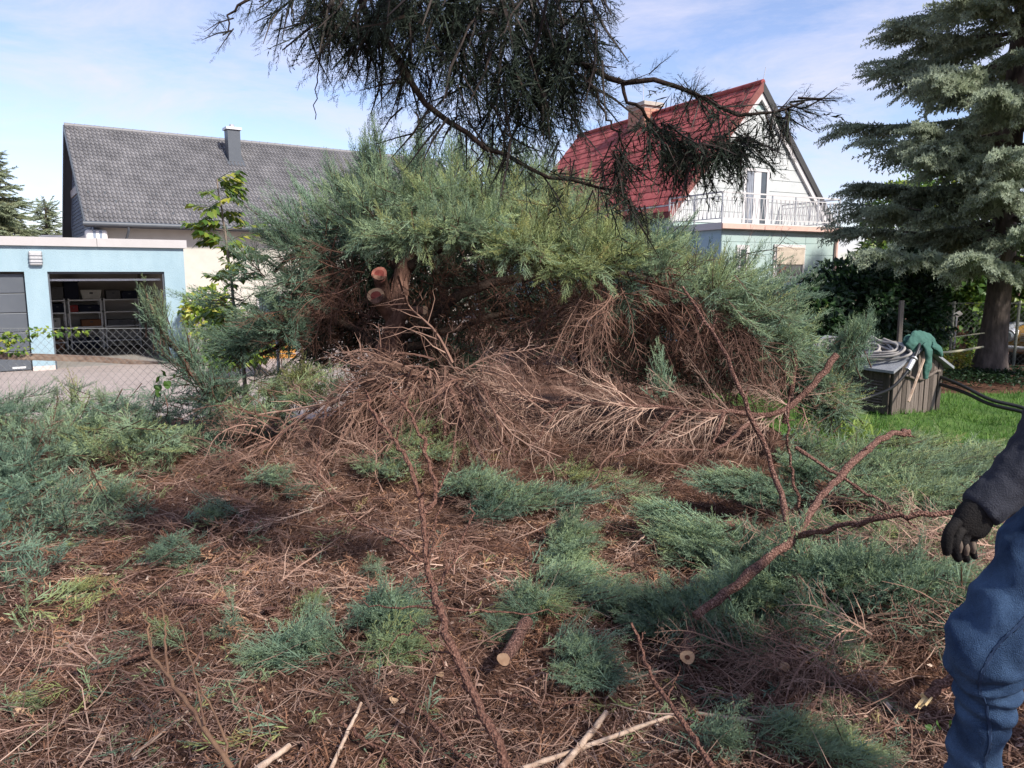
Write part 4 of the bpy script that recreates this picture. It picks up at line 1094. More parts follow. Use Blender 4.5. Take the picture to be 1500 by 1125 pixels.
pads(mb, [(262, 520, 6.4, 38, 40, .25, 22, .02, -.5, .7), (300, 560, 6.4, 50, 36, .3, 24, -.02, -.3, .4), (335, 520, 6.6, 40, 20, .2, 12, -.04, -.6, .3), (235, 475, 6.3, 14, 34, .12, 10, .10, -.35, 1.4), (216, 445, 6.3, 6, 28, .06, 5, .14, -.2, 1.8),
          (108, 572, 7.6, 12, 18, .1, 5, .32, .1, 1.4), (150, 585, 7.5, 14, 14, .1, 5, .15, -.3, 1.2), (180, 590, 7.5, 20, 12, .1, 5, 0, -.8, .9), (20, 585, 7.6, 30, 10, .15, 6, .15, .2, .8), (440, 548, 6.5, 16, 10, .12, 6, .4, -.2, .6), (450, 578, 6.4, 46, 20, .25, 16, .3, -.1, .4), (400, 600, 6.4, 50, 16, .25, 14, .2, 0, .3), (490, 560, 6.5, 26, 16, .2, 8, .2, 0, .4)], PLS, 1.7, .8, .30, jit=.3)
shift(mb, lb).build('foliage', JUNI, sj)['kind'] = 'stuff'
mb = MB()
for pts in ([P(330, 600, 6.6), P(290, 560, 6.4), P(265, 520, 6.35), P(235, 480, 6.3), P(214, 430, 6.3)], [P(30, 860, 5.0), P(-20, 760, 5.4), P(10, 700, 6)], [P(-20, 690, 6.5), P(60, 700, 6.3), P(150, 690, 6.2)]):
    tube(mb, smooth_path(pts, 10), np.linspace(.028, .008, 10), 6)
shift(mb, lb).build('stem', BARK, sj)
mb = MB(); dead_fan(mb, P(0, 720, 6.2), P(250, 700, 6.2), 26, .15, .6, .25, .1, None, (.3, -.3, -.1), .7); shift(mb, lb).build('dead_twigs', DEAD, sj)['kind'] = 'stuff'

# ================================================================ cut green boughs lying about
def bough(name, label, specs, base_px, stem_px=None, tm=None, size=.6, tint=.27, group=None, r=.014, brown=None, jit=.33):
    b = PG(*base_px); t = thing(name, label, 'cut bough', b, 0, group)
    mb = MB(); wide = 1.3 if group == RB_ else 1.0
    pads(mb, [(s_[0], s_[1] - 6, s_[2], s_[3] * wide, s_[4] * wide, *s_[5:]) for s_ in specs], tm or PLS, 2.6 * (1.45 if wide > 1 else .62 if tm is PLF else .9), size * (1.15 if wide > 1 or tm is not PLF else 1.0), tint + .12, jit=jit, low=base_px[1] > 650, lift=.18 if wide > 1 else 0); shift(mb, b).build('foliage', JUNI, t)['kind'] = 'stuff'
    if stem_px:
        mb = MB(); tube(mb, wob(smooth_path([P(*q) for q in stem_px], 9), .006), np.linspace(r, r * .4, 9), 6); shift(mb, b).build('stem', TWIG, t)
    return t
RB_ = 'cut juniper boughs heaped at right'
GB = 'cut green juniper boughs lying on the ground'
bough('cut_bough', 'bright green bough lying across the middle, below the brush heap', [(700, 715, 4.9, 48, 26, .2, 26, .1, .3, .3), (770, 745, 4.75, 60, 26, .2, 30, .08, .5, .2), (840, 735, 4.8, 50, 16, .2, 16, .0, .9, .2), (720, 770, 4.6, 40, 24, .2, 16, -.08, .2, 0)], (740, 790), [(660, 700, 5), (740, 735, 4.8), (830, 740, 4.8), (900, 728, 4.8)], PLS, .62, .27, GB)
bough('cut_bough', 'green bough trailing down the middle towards the log', [(845, 800, 4.3, 34, 24, .15, 18, .06, .2, 0), (830, 840, 4.0, 32, 20, .15, 16, .12, .1, -.1), (850, 880, 3.7, 46, 18, .15, 16, .08, .4, 0), (895, 905, 3.5, 46, 18, .15, 16, .03, .6, .1)], (850, 900), [(820, 770, 4.5), (840, 830, 4.1), (850, 880, 3.7), (930, 910, 3.4)], PLF, .85, .27, GB)
bough('cut_bough', 'small grey green bough on the brown twigs left of the bare sapling', [(400, 705, 5.0, 40, 16, .15, 14, .08, .4, .2), (440, 730, 4.9, 26, 10, .12, 6, 0, .5, 0)], (410, 730), [(350, 700, 5.1), (400, 708, 5), (470, 735, 4.8)], PLS, .5, .28, GB)
bough('cut_bough', 'faded bough under the heap, behind the bare sapling', [(600, 610, 5.45, 46, 18, .15, 14, .26, .2, .2), (560, 690, 5.1, 60, 16, .2, 20, .10, 0, .2), (600, 660, 5.2, 40, 16, .2, 12, .22, 0, .2), (650, 640, 5.3, 30, 12, .15, 8, .26, .2, .2)], (580, 700), None, PLS, .5, .28, GB)
bough('cut_bough', 'thin yellowish bough lying right of the brush heap', [(860, 690, 5.2, 70, 8, .2, 16, .28, .4, .3), (930, 700, 5.1, 50, 8, .2, 12, .15, .6, .2)], (880, 705), None, PLS, .45, .28, GB)
bough('cut_bough', 'little green bough lying among twigs at left centre', [(250, 850, 4.0, 28, 14, .12, 9, -.02, .2, .5), (315, 770, 4.6, 14, 26, .12, 7, .03, .1, .2)], (255, 865), None, PLF, .75, .28, GB)
bough('cut_bough', 'bushy green bough left of the bare sapling, near the bottom', [(560, 930, 3.25, 40, 24, .15, 18, .02, 0, .4), (600, 920, 3.3, 34, 26, .15, 12, .0, .2, .3), (590, 970, 3.05, 50, 10, .12, 12, .22, .2, .1)], (570, 970), None, PLF, .75, .27, GB)
bough('cut_bough', 'dark green bough lying at the lower left of the sapling', [(440, 985, 2.95, 50, 16, .12, 16, .0, -.1, .2), (390, 995, 2.9, 26, 12, .1, 8, .05, -.6, .2), (470, 950, 3.1, 16, 10, .1, 5, .06, 0, .4)], (430, 1000), None, PLF, .65, .26, GB)
bough('cut_bough', 'green bough above the round log end', [(760, 915, 3.35, 36, 14, .12, 12, .05, -.3, .3), (810, 905, 3.4, 36, 10, .12, 9, .18, .4, .2), (730, 940, 3.2, 14, 12, .1, 4, .05, -.3, -.4)], (770, 930), None, PLF, .65, .27, GB)
bough('cut_bough', 'green bough right of the round log end', [(870, 975, 2.95, 40, 20, .14, 14, .06, .1, .3), (850, 1005, 2.8, 26, 14, .1, 8, .04, -.1, 0), (905, 1000, 2.85, 26, 14, .1, 6, .02, .4, .1)], (865, 1010), None, PLF, .65, .27, GB)
bough('cut_bough', 'light green sprigs at the bottom edge beside the pale curved stick', [(1200, 1095, 2.35, 60, 18, .12, 14, .16, .3, .3), (1150, 1075, 2.45, 30, 12, .1, 5, .1, -.2, .5), (1070, 1095, 2.35, 26, 16, .1, 7, .08, .1, .5), (1270, 1120, 2.25, 40, 10, .1, 7, .1, .6, .1)], (1190, 1115), None, PLF, .6, .28, GB)
bough('cut_bough', 'pale tuft of juniper at the far lower left corner of the clearing', [(40, 1055, 2.6, 22, 6, .08, 4, .2, 0, .4), (130, 905, 3.7, 20, 8, .1, 4, .3, .6, .2)], (50, 1060), None, PLF, .5, .3, GB)
bough('cut_bough', 'small tufts of green by the dark root at left', [(460, 910, 3.4, 24, 10, .1, 6, .3, .2, .2), (330, 960, 3.1, 20, 12, .1, 4, .1, 0, .4), (545, 850, 3.9, 12, 14, .1, 4, .1, 0, .2), (240, 985, 3.0, 16, 8, .1, 3, .1, 0, .4)], (460, 925), None, PLF, .5, .28, GB)
RB = RB_
bough('cut_bough', 'long green bough pointing up left beside the red barked branch', [(960, 760, 4.4, 26, 16, .15, 12, .05, -.9, .4), (1010, 790, 4.2, 50, 22, .2, 26, .04, -.7, .3), (1075, 815, 4.0, 60, 28, .2, 34, .0, -.3, .3), (1020, 830, 4.0, 50, 22, .2, 20, .08, -.3, 0), (1140, 840, 3.95, 50, 26, .2, 22, -.03, 0, .3)], (1040, 860), [(1180, 850, 4.0), (1090, 820, 4.1), (1000, 785, 4.3), (930, 738, 4.5)], PLS, .62, .28, RB)
bough('cut_bough', 'green bough behind the fork of the red barked branch', [(1060, 715, 4.8, 46, 18, .2, 20, .02, -.9, .2), (1120, 735, 4.7, 50, 20, .2, 22, -.02, -.3, .2), (1170, 690, 4.9, 24, 36, .2, 14, .06, -.2, .9), (1190, 640, 5.2, 20, 30, .2, 10, .1, .1, .9)], (1110, 760), [(1200, 770, 4.8), (1120, 730, 4.8), (1020, 705, 4.9)], PLS, .6, .28, RB)
bough('cut_bough', 'wide pale blue green boughs spread over the grass behind the gloved hand', [(1290, 690, 5.0, 70, 24, .3, 40, .12, .2, .4), (1380, 690, 5.2, 70, 26, .3, 40, .10, .3, .4), (1460, 680, 5.4, 50, 24, .3, 26, .12, .3, .4), (1330, 730, 4.6, 80, 20, .3, 40, .14, .1, .2), (1430, 735, 4.6, 60, 20, .3, 28, .05, .3, .2), (1250, 660, 5.3, 30, 26, .2, 14, .1, -.1, .8), (1350, 650, 5.8, 50, 14, .3, 14, .2, .2, .5), (1500, 720, 4.8, 50, 30, .3, 20, .05, .4, .3)], (1350, 770), None, PLS, .62, .28, RB, jit=.45)
bough('cut_bough', 'dense dark green bough in front of the heap, left of the blue jeans', [(1250, 865, 3.3, 54, 28, .2, 36, -.0, .1, .6), (1320, 875, 3.2, 60, 24, .2, 38, .02, .2, .4), (1385, 885, 3.15, 40, 20, .15, 20, .03, .4, .3), (1180, 880, 3.35, 54, 24, .2, 32, .02, -.2, .4), (1110, 885, 3.4, 46, 22, .2, 22, .06, -.3, .4)], (1260, 910), None, PLF, .95, .26, RB, jit=.4)
bough('cut_bough', 'grey green bough lying across the two small log ends', [(1020, 920, 3.3, 50, 22, .18, 22, .04, -.3, .3), (1090, 930, 3.25, 50, 18, .18, 18, .02, .1, .2), (1060, 960, 3.1, 40, 14, .15, 10, .0, 0, 0), (1220, 960, 3.05, 34, 16, .12, 9, .02, .3, .1), (960, 920, 3.35, 40, 22, .18, 18, .03, -.4, .2)], (1050, 965), None, PLF, .8, .27, RB, jit=.4)
bough('cut_bough', 'olive bough under the long red branch by the gloved hand', [(1210, 790, 4.3, 50, 22, .2, 22, .06, .1, .1), (1290, 790, 4.2, 60, 18, .2, 22, .16, .2, .1), (1360, 800, 4.0, 60, 16, .2, 18, .22, .3, 0), (1450, 790, 4.0, 50, 18, .2, 14, .2, .4, .1)], (1280, 820), None, PLS, .55, .27, RB, jit=.4)
bough('cut_bough', 'juniper branch rising in front of the wooden pump hut', [(1215, 540, 6.6, 40, 26, .25, 22, .02, .3, .4), (1250, 510, 6.5, 20, 24, .12, 9, .04, .7, .9), (1268, 490, 6.5, 10, 18, .08, 5, .04, .6, 1.3), (1200, 575, 6.4, 40, 20, .25, 18, .0, .2, .1), (1215, 610, 6.2, 30, 24, .2, 14, .05, .2, -.4), (1185, 540, 6.3, 18, 30, .15, 8, .1, .2, .2), (1235, 590, 6.3, 26, 14, .2, 9, .3, .4, .1)], (1200, 640), [(1170, 600, 6.5), (1210, 545, 6.5), (1245, 515, 6.5), (1270, 480, 6.5)], PLS, .72, .28, RB)
# brown undersides of the heap at right
mb = MB()
dead_fan(mb, P(1180, 830, 3.9), P(1480, 800, 3.8), 40, .12, .5, .45, .15, DBO, (-.6, -.3, 0), .5)
dead_fan(mb, P(1420, 800, 3.5), P(1490, 830, 3.4), 26, .08, .42, .55, .1, DBO, (-.9, -.2, .05), .3)
dead_fan(mb, P(1480, 910, 3.1), P(1400, 940, 3.05), 36, .07, .5, .42, .2, DBO, (-.95, -.1, .1), .3)
dead_fan(mb, P(1300, 960, 3.0), P(1200, 980, 2.95), 30, .06, .45, .42, .2, DBO, (-.9, -.2, .1), .35)
dead_fan(mb, P(1200, 975, 2.9), P(1080, 960, 3.0), 30, .06, .4, .42, .2, DBO, (-.8, -.4, 0), .4)
dead_fan(mb, P(1100, 900, 3.4), P(1400, 960, 3.0), 30, .08, .35, .40, .2, DBO, (0, -.4, .1), .9)
dead_fan(mb, P(1160, 620, 6.0), P(1150, 560, 6.0), 20, .1, .45, .42, .1, DBO, (-.4, -.2, -.2), .7)
tag(mb.build('brush_underside', DEAD), 'tangle of thin dead twigs under the green boughs at right', 'twigs', kind='stuff')

# ================================================================ single branches, sticks and logs
def branch(name, label, stems, m, cat='branch', group=None, wobble=.005, sides=7, parts=None, twigs=0, stubs=0, tw_tint=.45, tw_size=.3, twdir=None):
    """stems: list of (pixel points with distance, start radius, end radius); the first is the thing's own stem"""
    if name in ('fallen_branch', 'pale_stick', 'forked_twig'):
        stems = [([tuple(q) for q in pts], r0, r1) for pts, r0, r1 in stems]; P_ = lambda px, py, Y: PG(px, py, r_ + .04)
    else: P_ = P
    r_ = max(stems[0][1:])
    b = P_(*stems[0][0][0])
    t = thing(name, label, cat, b, 0, group)
    for i, (pts, r0, r1) in enumerate(stems):
        n_ = max(6, 4 * len(pts))
        r_ = max(r0, r1); path = wob(smooth_path([P_(*q) for q in pts], n_), wobble)
        mb = MB(); tube(mb, path, np.linspace(r0, r1, n_) * (1 + .10 * rng.normal(0, 1, n_)), sides, rng.uniform(.3, .7))
        for _ in range(stubs * len(pts) // 3):
            k_ = rng.integers(1, n_ - 1); d_ = unit(unit(path[k_ + 1] - path[k_]) * .5 + rng.normal(0, .7, 3)); l_ = rng.uniform(1.5, 4) * r0; tube(mb, [path[k_], path[k_] + d_ * (r0 + l_ * .5), path[k_] + d_ * (r0 + l_) + rng.normal(0, .003, 3)], [r0 * .32, r0 * .26, r0 * .16], 5)
        shift(mb, b).build('stem' if i == 0 else 'side_branch', m, t, True)
        if twigs:
            mb = MB(); k = rng.integers(1, n_ - 1, twigs)
            dd = path[np.minimum(k + 1, n_ - 1)] - path[k]
            scatter(mb, DBS, path[k], unit(unit(dd) * .6 + rng.normal(0, .5, (twigs, 3)) + (0 if twdir is None else np.array(twdir))), tw_size * rng.uniform(.6, 1.4, twigs), tw_tint + rng.normal(0, .08, twigs))
            shift(mb, b).build('twigs', DEAD, t)['kind'] = 'stuff'
    return t
# the thick red barked branch with its fork
rb = branch('forked_branch', 'thick red barked branch with a fork, leaning over the green boughs', [
    ([(1018, 903, 3.0), (1090, 850, 3.15), (1165, 785, 3.4), (1200, 735, 3.65), (1225, 705, 3.85), (1275, 655, 4.15), (1305, 636, 4.3), (1331, 634, 4.4)], .0205, .018),
    ([(1163, 785, 3.4), (1130, 690, 3.75), (1095, 595, 3.8), (1050, 500, 3.9), (1000, 420, 4.0)], .017, .006),
    ([(1168, 786, 3.38), (1240, 770, 3.15), (1310, 757, 3.0), (1390, 750, 2.95), (1490, 752, 2.9)], .014, .011),
    ([(1174, 755, 3.75), (1160, 690, 3.8), (1155, 640, 3.8), (1157, 580, 3.9)], .009, .005),
    ([(1176, 775, 3.7), (1172, 840, 3.6), (1180, 900, 3.45), (1200, 930, 3.35)], .009, .005)], FLAKE, sides=10, stubs=4, wobble=.007)
cut_disc(rb, P(1331, 634, 4.4), P(1345, 634, 4.35) - P(1331, 634, 4.4), .021, P(1018, 903, 3.0), False, mat('old_cut_wood', (.30, .15, .11)))
rf = [o for o in rb.children][0]
branch('crossing_branch', 'thin brown branch slanting down to the gloved hand', [([(1165, 655, 4.0), (1225, 695, 3.9), (1290, 735, 3.75), (1340, 770, 3.6), (1390, 800, 3.5)], .011, .005), ([(1255, 738, 3.8), (1310, 765, 3.7), (1400, 790, 3.5)], .006, .003)], FLAKE, twigs=4)
branch('upright_stub', 'reddish upright stub standing at the right edge of the cut bush', [([(1150, 620, 6.0), (1160, 570, 6.0), (1164, 512, 6.0)], .024, .02)], FLAKE, 'stub')
# the bare sapling in front
branch('bare_sapling', 'tall bare forked sapling leaning in front of the brush heap', [
    ([(748, 1130, 2.05), (720, 1070, 2.12), (690, 1010, 2.2), (660, 940, 2.3), (643, 890, 2.4), (630, 850, 2.5), (620, 785, 2.6), (618, 735, 2.7), (612, 718, 2.72), (594, 669, 2.8), (572, 635, 2.85), (549, 609, 2.9), (537, 579, 2.95)], .0165, .0055),
    ([(620, 756, 2.66), (639, 723, 2.72), (622, 660, 2.8), (612, 627, 2.85), (590, 590, 2.9), (564, 562, 2.95)], .010, .0045),
    ([(640, 722, 2.72), (660, 675, 2.78), (666, 639, 2.85)], .005, .002),
    ([(624, 798, 2.6), (651, 729, 2.65)], .005, .003),
    ([(646, 858, 2.5), (690, 764, 2.6), (689, 738, 2.65)], .006, .002), ([(656, 840, 2.5), (652, 805, 2.55), (668, 795, 2.58)], .004, .0015),
    ([(626, 824, 2.52), (570, 786, 2.6), (519, 759, 2.7), (468, 708, 2.85), (465, 672, 2.9)], .007, .002),
    ([(640, 890, 2.4), (590, 889, 2.45), (549, 889, 2.5), (516, 868, 2.55)], .0045, .0015), ([(643, 889, 2.4), (735, 898, 2.45), (804, 897, 2.55), (845, 900, 2.6)], .0045, .0015),
    ([(650, 926, 2.32), (606, 925, 2.38), (570, 946, 2.4), (536, 968, 2.42)], .0045, .0012), ([(664, 958, 2.28), (618, 955, 2.35), (579, 959, 2.4)], .004, .0012),
    ([(700, 1035, 2.17), (660, 985, 2.25), (625, 935, 2.35), (600, 900, 2.4)], .0045, .0015)], TWIG, 'sapling', wobble=.004, sides=8, stubs=3)
branch('bare_sapling', 'clump of thin yellowish stems sprouting at lower left', [
    ([(340, 1126, 2.1), (310, 1080, 2.18), (277, 1033, 2.27), (247, 993, 2.36), (222, 955, 2.45), (216, 920, 2.5), (216, 890, 2.55)], .009, .003),
    ([(246, 990, 2.37), (242, 937, 2.45), (240, 900, 2.5), (233, 866, 2.55)], .005, .002), ([(300, 1062, 2.2), (285, 990, 2.3), (274, 945, 2.4), (262, 905, 2.45), (240, 888, 2.5)], .004, .0015),
    ([(222, 950, 2.45), (222, 930, 2.48), (234, 920, 2.5)], .003, .001), ([(338, 1126, 2.1), (325, 1070, 2.2), (300, 1020, 2.3), (290, 1000, 2.33)], .005, .002), ([(350, 1126, 2.1), (368, 1080, 2.2), (362, 1040, 2.25), (345, 1010, 2.3)], .004, .0012)], mat('yellow_brown_bark', (.24, .14, .08), (.15, .08, .05), scale=25), 'sapling', wobble=.003)
branch('bare_sapling', 'dark slender sapling at the bottom, right of the pale sticks', [
    ([(1045, 1128, 2.1), (1015, 1080, 2.2), (984, 1034, 2.3), (962, 1003, 2.38), (949, 978, 2.42), (938, 945, 2.5), (925, 912, 2.55)], .010, .0045),
    ([(938, 945, 2.5), (944, 925, 2.52)], .004, .002), ([(976, 1024, 2.32), (988, 1000, 2.35), (996, 975, 2.38)], .004, .0015)], TWIG, 'sapling', wobble=.003)
branch('fallen_branch', 'long thin brown branch slanting across below the small log ends', [([(932, 916, 2.75), (990, 950, 2.7), (1046, 978, 2.62), (1110, 1012, 2.55), (1175, 1048, 2.45), (1222, 1092, 2.32)], .009, .004)], TWIG, twigs=4, tw_size=.25)
branch('fallen_branch', 'thin dark branch lying at the bottom, left of the bare sapling', [([(585, 1012, 2.55), (605, 1035, 2.5), (630, 1057, 2.4), (665, 1095, 2.25), (700, 1128, 2.15)], .0065, .008)], TWIG)
branch('fallen_branch', 'thin dark branch lying at the bottom, beside the straight pale stick', [([(500, 1058, 2.4), (545, 1090, 2.3), (598, 1126, 2.15)], .006, .007)], TWIG)
branch('fallen_branch', 'long brown branch lying in the twigs at left', [([(0, 963, 3.0), (70, 978, 2.95), (140, 982, 2.95), (180, 970, 3.0), (225, 952, 3.1)], .006, .008), ([(60, 975, 2.97), (20, 955, 3.0), (-10, 950, 3.05)], .004, .002)], TWIG, twigs=3, tw_size=.3)
branch('fallen_branch', 'broken branch with a pale end lying in the middle of the left twigs', [([(258, 879, 3.6), (300, 882, 3.6), (350, 874, 3.65)], .018, .012)], FLAKE)
branch('fallen_branch', 'short brown branch lying by the low juniper at left', [([(25, 882, 3.9), (55, 874, 3.9), (85, 868, 3.95)], .022, .018)], FLAKE)
branch('fallen_branch', 'stubby dark branch pointing up at the log from the right', [([(880, 1000, 2.8), (850, 955, 3.0), (836, 938, 3.05), (798, 928, 3.1)], .010, .008)], FLAKE)
branch('fallen_branch', 'curved dark branch lying below the round log end', [([(726, 1014, 2.6), (760, 1022, 2.56), (800, 1030, 2.55), (835, 1032, 2.54), (870, 1008, 2.6), (900, 1002, 2.65)], .007, .007)], TWIG)
branch('fallen_branch', 'smooth brown log lying in the green boughs right of centre', [([(1022, 772, 4.5), (1060, 769, 4.5), (1115, 763, 4.6)], .03, .026)], FLAKE)
branch('fallen_branch', 'thin branch arching over the ground at right of the brush heap', [([(985, 858, 3.7), (1000, 862, 3.7), (1032, 848, 3.7), (975, 880, 3.65)], .008, .006)], TWIG)
branch('pale_stick', 'straight bleached stick lying at the bottom, left of the bare sapling', [([(529, 1030, 2.45), (508, 1075, 2.3), (484, 1128, 2.1)], .0055, .008)], PALE, 'stick', wobble=.001)
branch('pale_stick', 'thick bleached stick with a cut tip at the bottom centre', [([(888, 1043, 2.45), (862, 1078, 2.3), (818, 1130, 2.1)], .010, .013)], PALE, 'stick', wobble=.001)
branch('pale_stick', 'long bleached stick crossing behind the thick one at the bottom', [([(985, 1048, 2.42), (900, 1078, 2.33), (840, 1100, 2.24), (765, 1126, 2.12)], .007, .010)], PALE, 'stick', wobble=.001)
branch('pale_stick', 'bent bleached stick lying on the dark soil at right', [([(1020, 1045, 2.4), (1075, 1053, 2.38), (1130, 1061, 2.36), (1168, 1053, 2.4)], .009, .009)], PALE, 'stick', wobble=.001)
branch('pale_stick', 'short pale stick at the bottom left, beside the yellowish stems', [([(424, 1092, 2.3), (376, 1128, 2.12)], .010, .012)], PALE, 'stick', wobble=.001)
branch('pale_stick', 'thin pale stick lying across the yellowish stems at lower left', [([(275, 1042, 2.4), (235, 1075, 2.3), (193, 1108, 2.2)], .004, .006)], PALE, 'stick', wobble=.001)
bs = branch('broken_branch', 'broken branch with a splintered yellow end beside the knee', [([(1358, 1022, 2.55), (1385, 996, 2.6), (1440, 960, 2.7)], .018, .020)], FLAKE)
cut_disc(bs, P(1358, 1022, 2.55), P(1345, 1034, 2.5) - P(1358, 1022, 2.55), .020, P(1358, 1022, 2.55), False, mat('splintered_wood', (.68, .52, .28), (.55, .36, .16), scale=60))
mb = MB(); o_ = P(1358, 1022, 2.55)
for k in range(9):
    a_ = o_ + rng.normal(0, .008, 3); e_ = a_ + (P(1352, 1030, 2.52) - P(1365, 1014, 2.57)) * rng.uniform(.4, 1.2); bar(mb, a_ - o_, e_ - o_, .006, .004)
mb.build('splinter', bpy.data.materials['splintered_wood'], bs)['kind'] = 'stuff'
branch('forked_twig', 'pale forked twig reaching from the jeans down to the soil', [([(1392, 1006, 2.5), (1340, 1042, 2.45), (1300, 1070, 2.4), (1270, 1095, 2.35)], .006, .002), ([(1345, 1040, 2.45), (1310, 1050, 2.45), (1268, 1068, 2.4)], .003, .001), ([(1310, 1062, 2.42), (1280, 1065, 2.42), (1255, 1072, 2.4)], .003, .001)], TWIG, 'twig', twigs=3, tw_size=.2)
for (px, py, Y, r, ex, ey, eY, lab, het) in ((738, 965, 2.98, .027, 850, 958, 3.12, 'short mossy log lying with its round cut end this way, centre', False), (1007, 962, 2.95, .030, 1060, 955, 3.15, 'cut log end with a small hole, under the grey green boughs', True), (1150, 976, 2.9, .020, 1210, 968, 3.1, 'smallest cut log end, showing under the twigs at right', False), (1233, 599, 6.2, .02, 1220, 596, 6.4, 'tiny cut branch end in front of the pump hut', False)):
    a = PG(px, py, r * 1.0 + .02) if Y < 5 else P(px, py, Y); a = a + (np.array([0, 0, EYE]) - a) * (.05 if Y < 5 else 0); e = a + np.array([.10 + (.12 if px > 1100 else 0), .34, -.01]) if Y < 5 else P(ex, ey, eY)
    t = thing('log', lab, 'log', a)
    mb = MB(); tube(mb, wob(smooth_path([a, (a + e) / 2, e], 7), .004) - a, r * (1 + .05 * rng.normal(0, 1, 7)), 12); mb.build('bark', FLAKE, t, True)
    cut_disc(t, a, a - e, r * 1.0, a, False)
    if het:
        mb = MB(); c_ = a + unit(a - e) * .006; s_ = unit(np.cross(a - e, (0, 0, 1))); mb.add([c_ + .011 * (math.cos(q) * s_ + math.sin(q) * np.array([0, 0, 1])) - a for q in np.linspace(0, 2 * math.pi, 11)[:-1]], [[0, i + 1, i] for i in range(1, 9)]); mb.build('hole', mat('rotten_core', (.12, .05, .03)), t)
# the big fallen dead bough with its comb of twigs
b0 = P(1180, 590, 5.75)
db = thing('dead_bough', 'long dead bough lying level in front of the hollow bush, combed with twigs', 'dead bough', b0)
path = wob(smooth_path([P(1225, 520, 5.9), P(1190, 565, 5.8), P(1140, 605, 5.7), P(1060, 603, 5.65), P(980, 598, 5.6), P(900, 592, 5.6), P(790, 588, 5.6), P(740, 590, 5.6)], 30), .005)
mb = MB(); tube(mb, path - b0, np.linspace(.028, .008, 30), 8); mb.build('stem', FLAKE, db, True)
mb = MB()
k = rng.integers(7, 29, 60); sgn = np.where(rng.uniform(0, 1, 60) < .68, -1, 1)
scatter(mb, DBO, path[k], unit(np.stack([-.75 + rng.normal(0, .2, 60), -.15 + rng.normal(0, .15, 60), sgn * (.45 + rng.normal(0, .15, 60))], -1)), rng.uniform(.30, .65, 60), .64 + rng.normal(0, .07, 60))
shift(mb, b0).build('twigs', DEAD, db)['kind'] = 'stuff'
for pts, r in (([(1000, 600, 5.6), (975, 625, 5.5), (940, 655, 5.4), (900, 670, 5.35)], .018), ([(1060, 605, 5.6), (1052, 630, 5.5), (1046, 650, 5.45)], .016), ([(832, 590, 5.6), (812, 605, 5.5), (790, 640, 5.4), (762, 670, 5.3)], .012), ([(1105, 610, 5.7), (1075, 640, 5.5), (1040, 665, 5.4)], .02)):
    mb = MB(); tube(mb, wob(smooth_path([P(*q) for q in pts], 10), .005) - b0, np.linspace(r, r * .5, 10), 7); mb.build('side_branch', FLAKE, db, True)
branch('dead_branch', 'straight brown dead branch running down the right side of the brush heap', [([(655, 560, 5.6), (680, 620, 5.4), (705, 665, 5.2), (750, 718, 5.0)], .022, .012)], FLAKE, twigs=8, tw_size=.42, tw_tint=.36, twdir=(0, -.5, -.7))
branch('dead_branch', 'pair of brown dead branches sloping off the top of the heap', [([(660, 555, 5.6), (700, 600, 5.4), (735, 650, 5.2), (755, 668, 5.15)], .012, .006), ([(650, 560, 5.6), (655, 600, 5.5), (652, 640, 5.4)], .02, .012)], FLAKE, twigs=8, tw_size=.42, tw_tint=.36, twdir=(0, -.5, -.7))
branch('dead_branch', 'twisted dead branch hanging at the left of the heap', [([(480, 590, 5.6), (470, 640, 5.4), (468, 690, 5.2), (500, 740, 5.0)], .012, .006), ([(475, 660, 5.4), (440, 700, 5.2), (420, 735, 5.1)], .008, .003)], FLAKE, twigs=6, tw_size=.42, tw_tint=.36, twdir=(0, -.5, -.7))
branch('root_knot', 'dark broken root knot standing in the litter at left', [([(402, 930, 3.35), (400, 912, 3.35), (404, 900, 3.4), (398, 890, 3.4)], .020, .035), ([(403, 912, 3.35), (425, 900, 3.4)], .012, .006), ([(402, 912, 3.35), (385, 903, 3.4)], .012, .006)], FLAKE, 'root')
# pale dry leaves
dl_m = mat('dry_leaf', (.48, .34, .22), (.36, .22, .13), scale=12, rough=.8)
for (px, py, lab) in ((20, 1058, 'pale dry leaf at the bottom left edge of the ground'), (136, 1090, 'tan dry leaf lying on litter near the bottom left'), (1270, 1105, 'curled pale leaf on bare soil left of the jeans'), (1162, 1080, 'tan leaf beside the light green sprigs at the bottom'), (385, 1022, 'tan leaf lying below the dark green bough at left'), (832, 1017, 'yellow leaf lying under the curved dark branch'), (648, 998, 'pale leaf beside the bare sapling stem'), (578, 1040, 'white wood chip between the two dark branches')):
    p = PG(px, py); mb = MB()
    L_, w_ = .045, .03
    for i in range(5):
        pass
    tpar = np.linspace(0, 1, 6); wid = w_ * np.sin(np.pi * np.clip(tpar * .92 + .06, 0, 1)) * .6
    V = []
    for q, w in zip(tpar, wid): V += [(-w, L_ * q, .012 * math.sin(3 * q) + .01), (0, L_ * q, .004), (w, L_ * q, .010 * math.cos(2 * q) + .008)]
    F = []
    for i in range(5): F += [[3 * i, 3 * i + 1, 3 * i + 4, 3 * i + 3], [3 * i + 1, 3 * i + 2, 3 * i + 5, 3 * i + 4]]
    mb.add(V, F); o = mb.build('dry_leaf', dl_m); o.location = p + np.array([0, 0, .012]); o.rotation_euler = (rng.normal(0, .3) + .35, rng.normal(0, .3), rng.uniform(0, 6)); tag(o, lab, 'leaf', 'dry leaves on the ground')

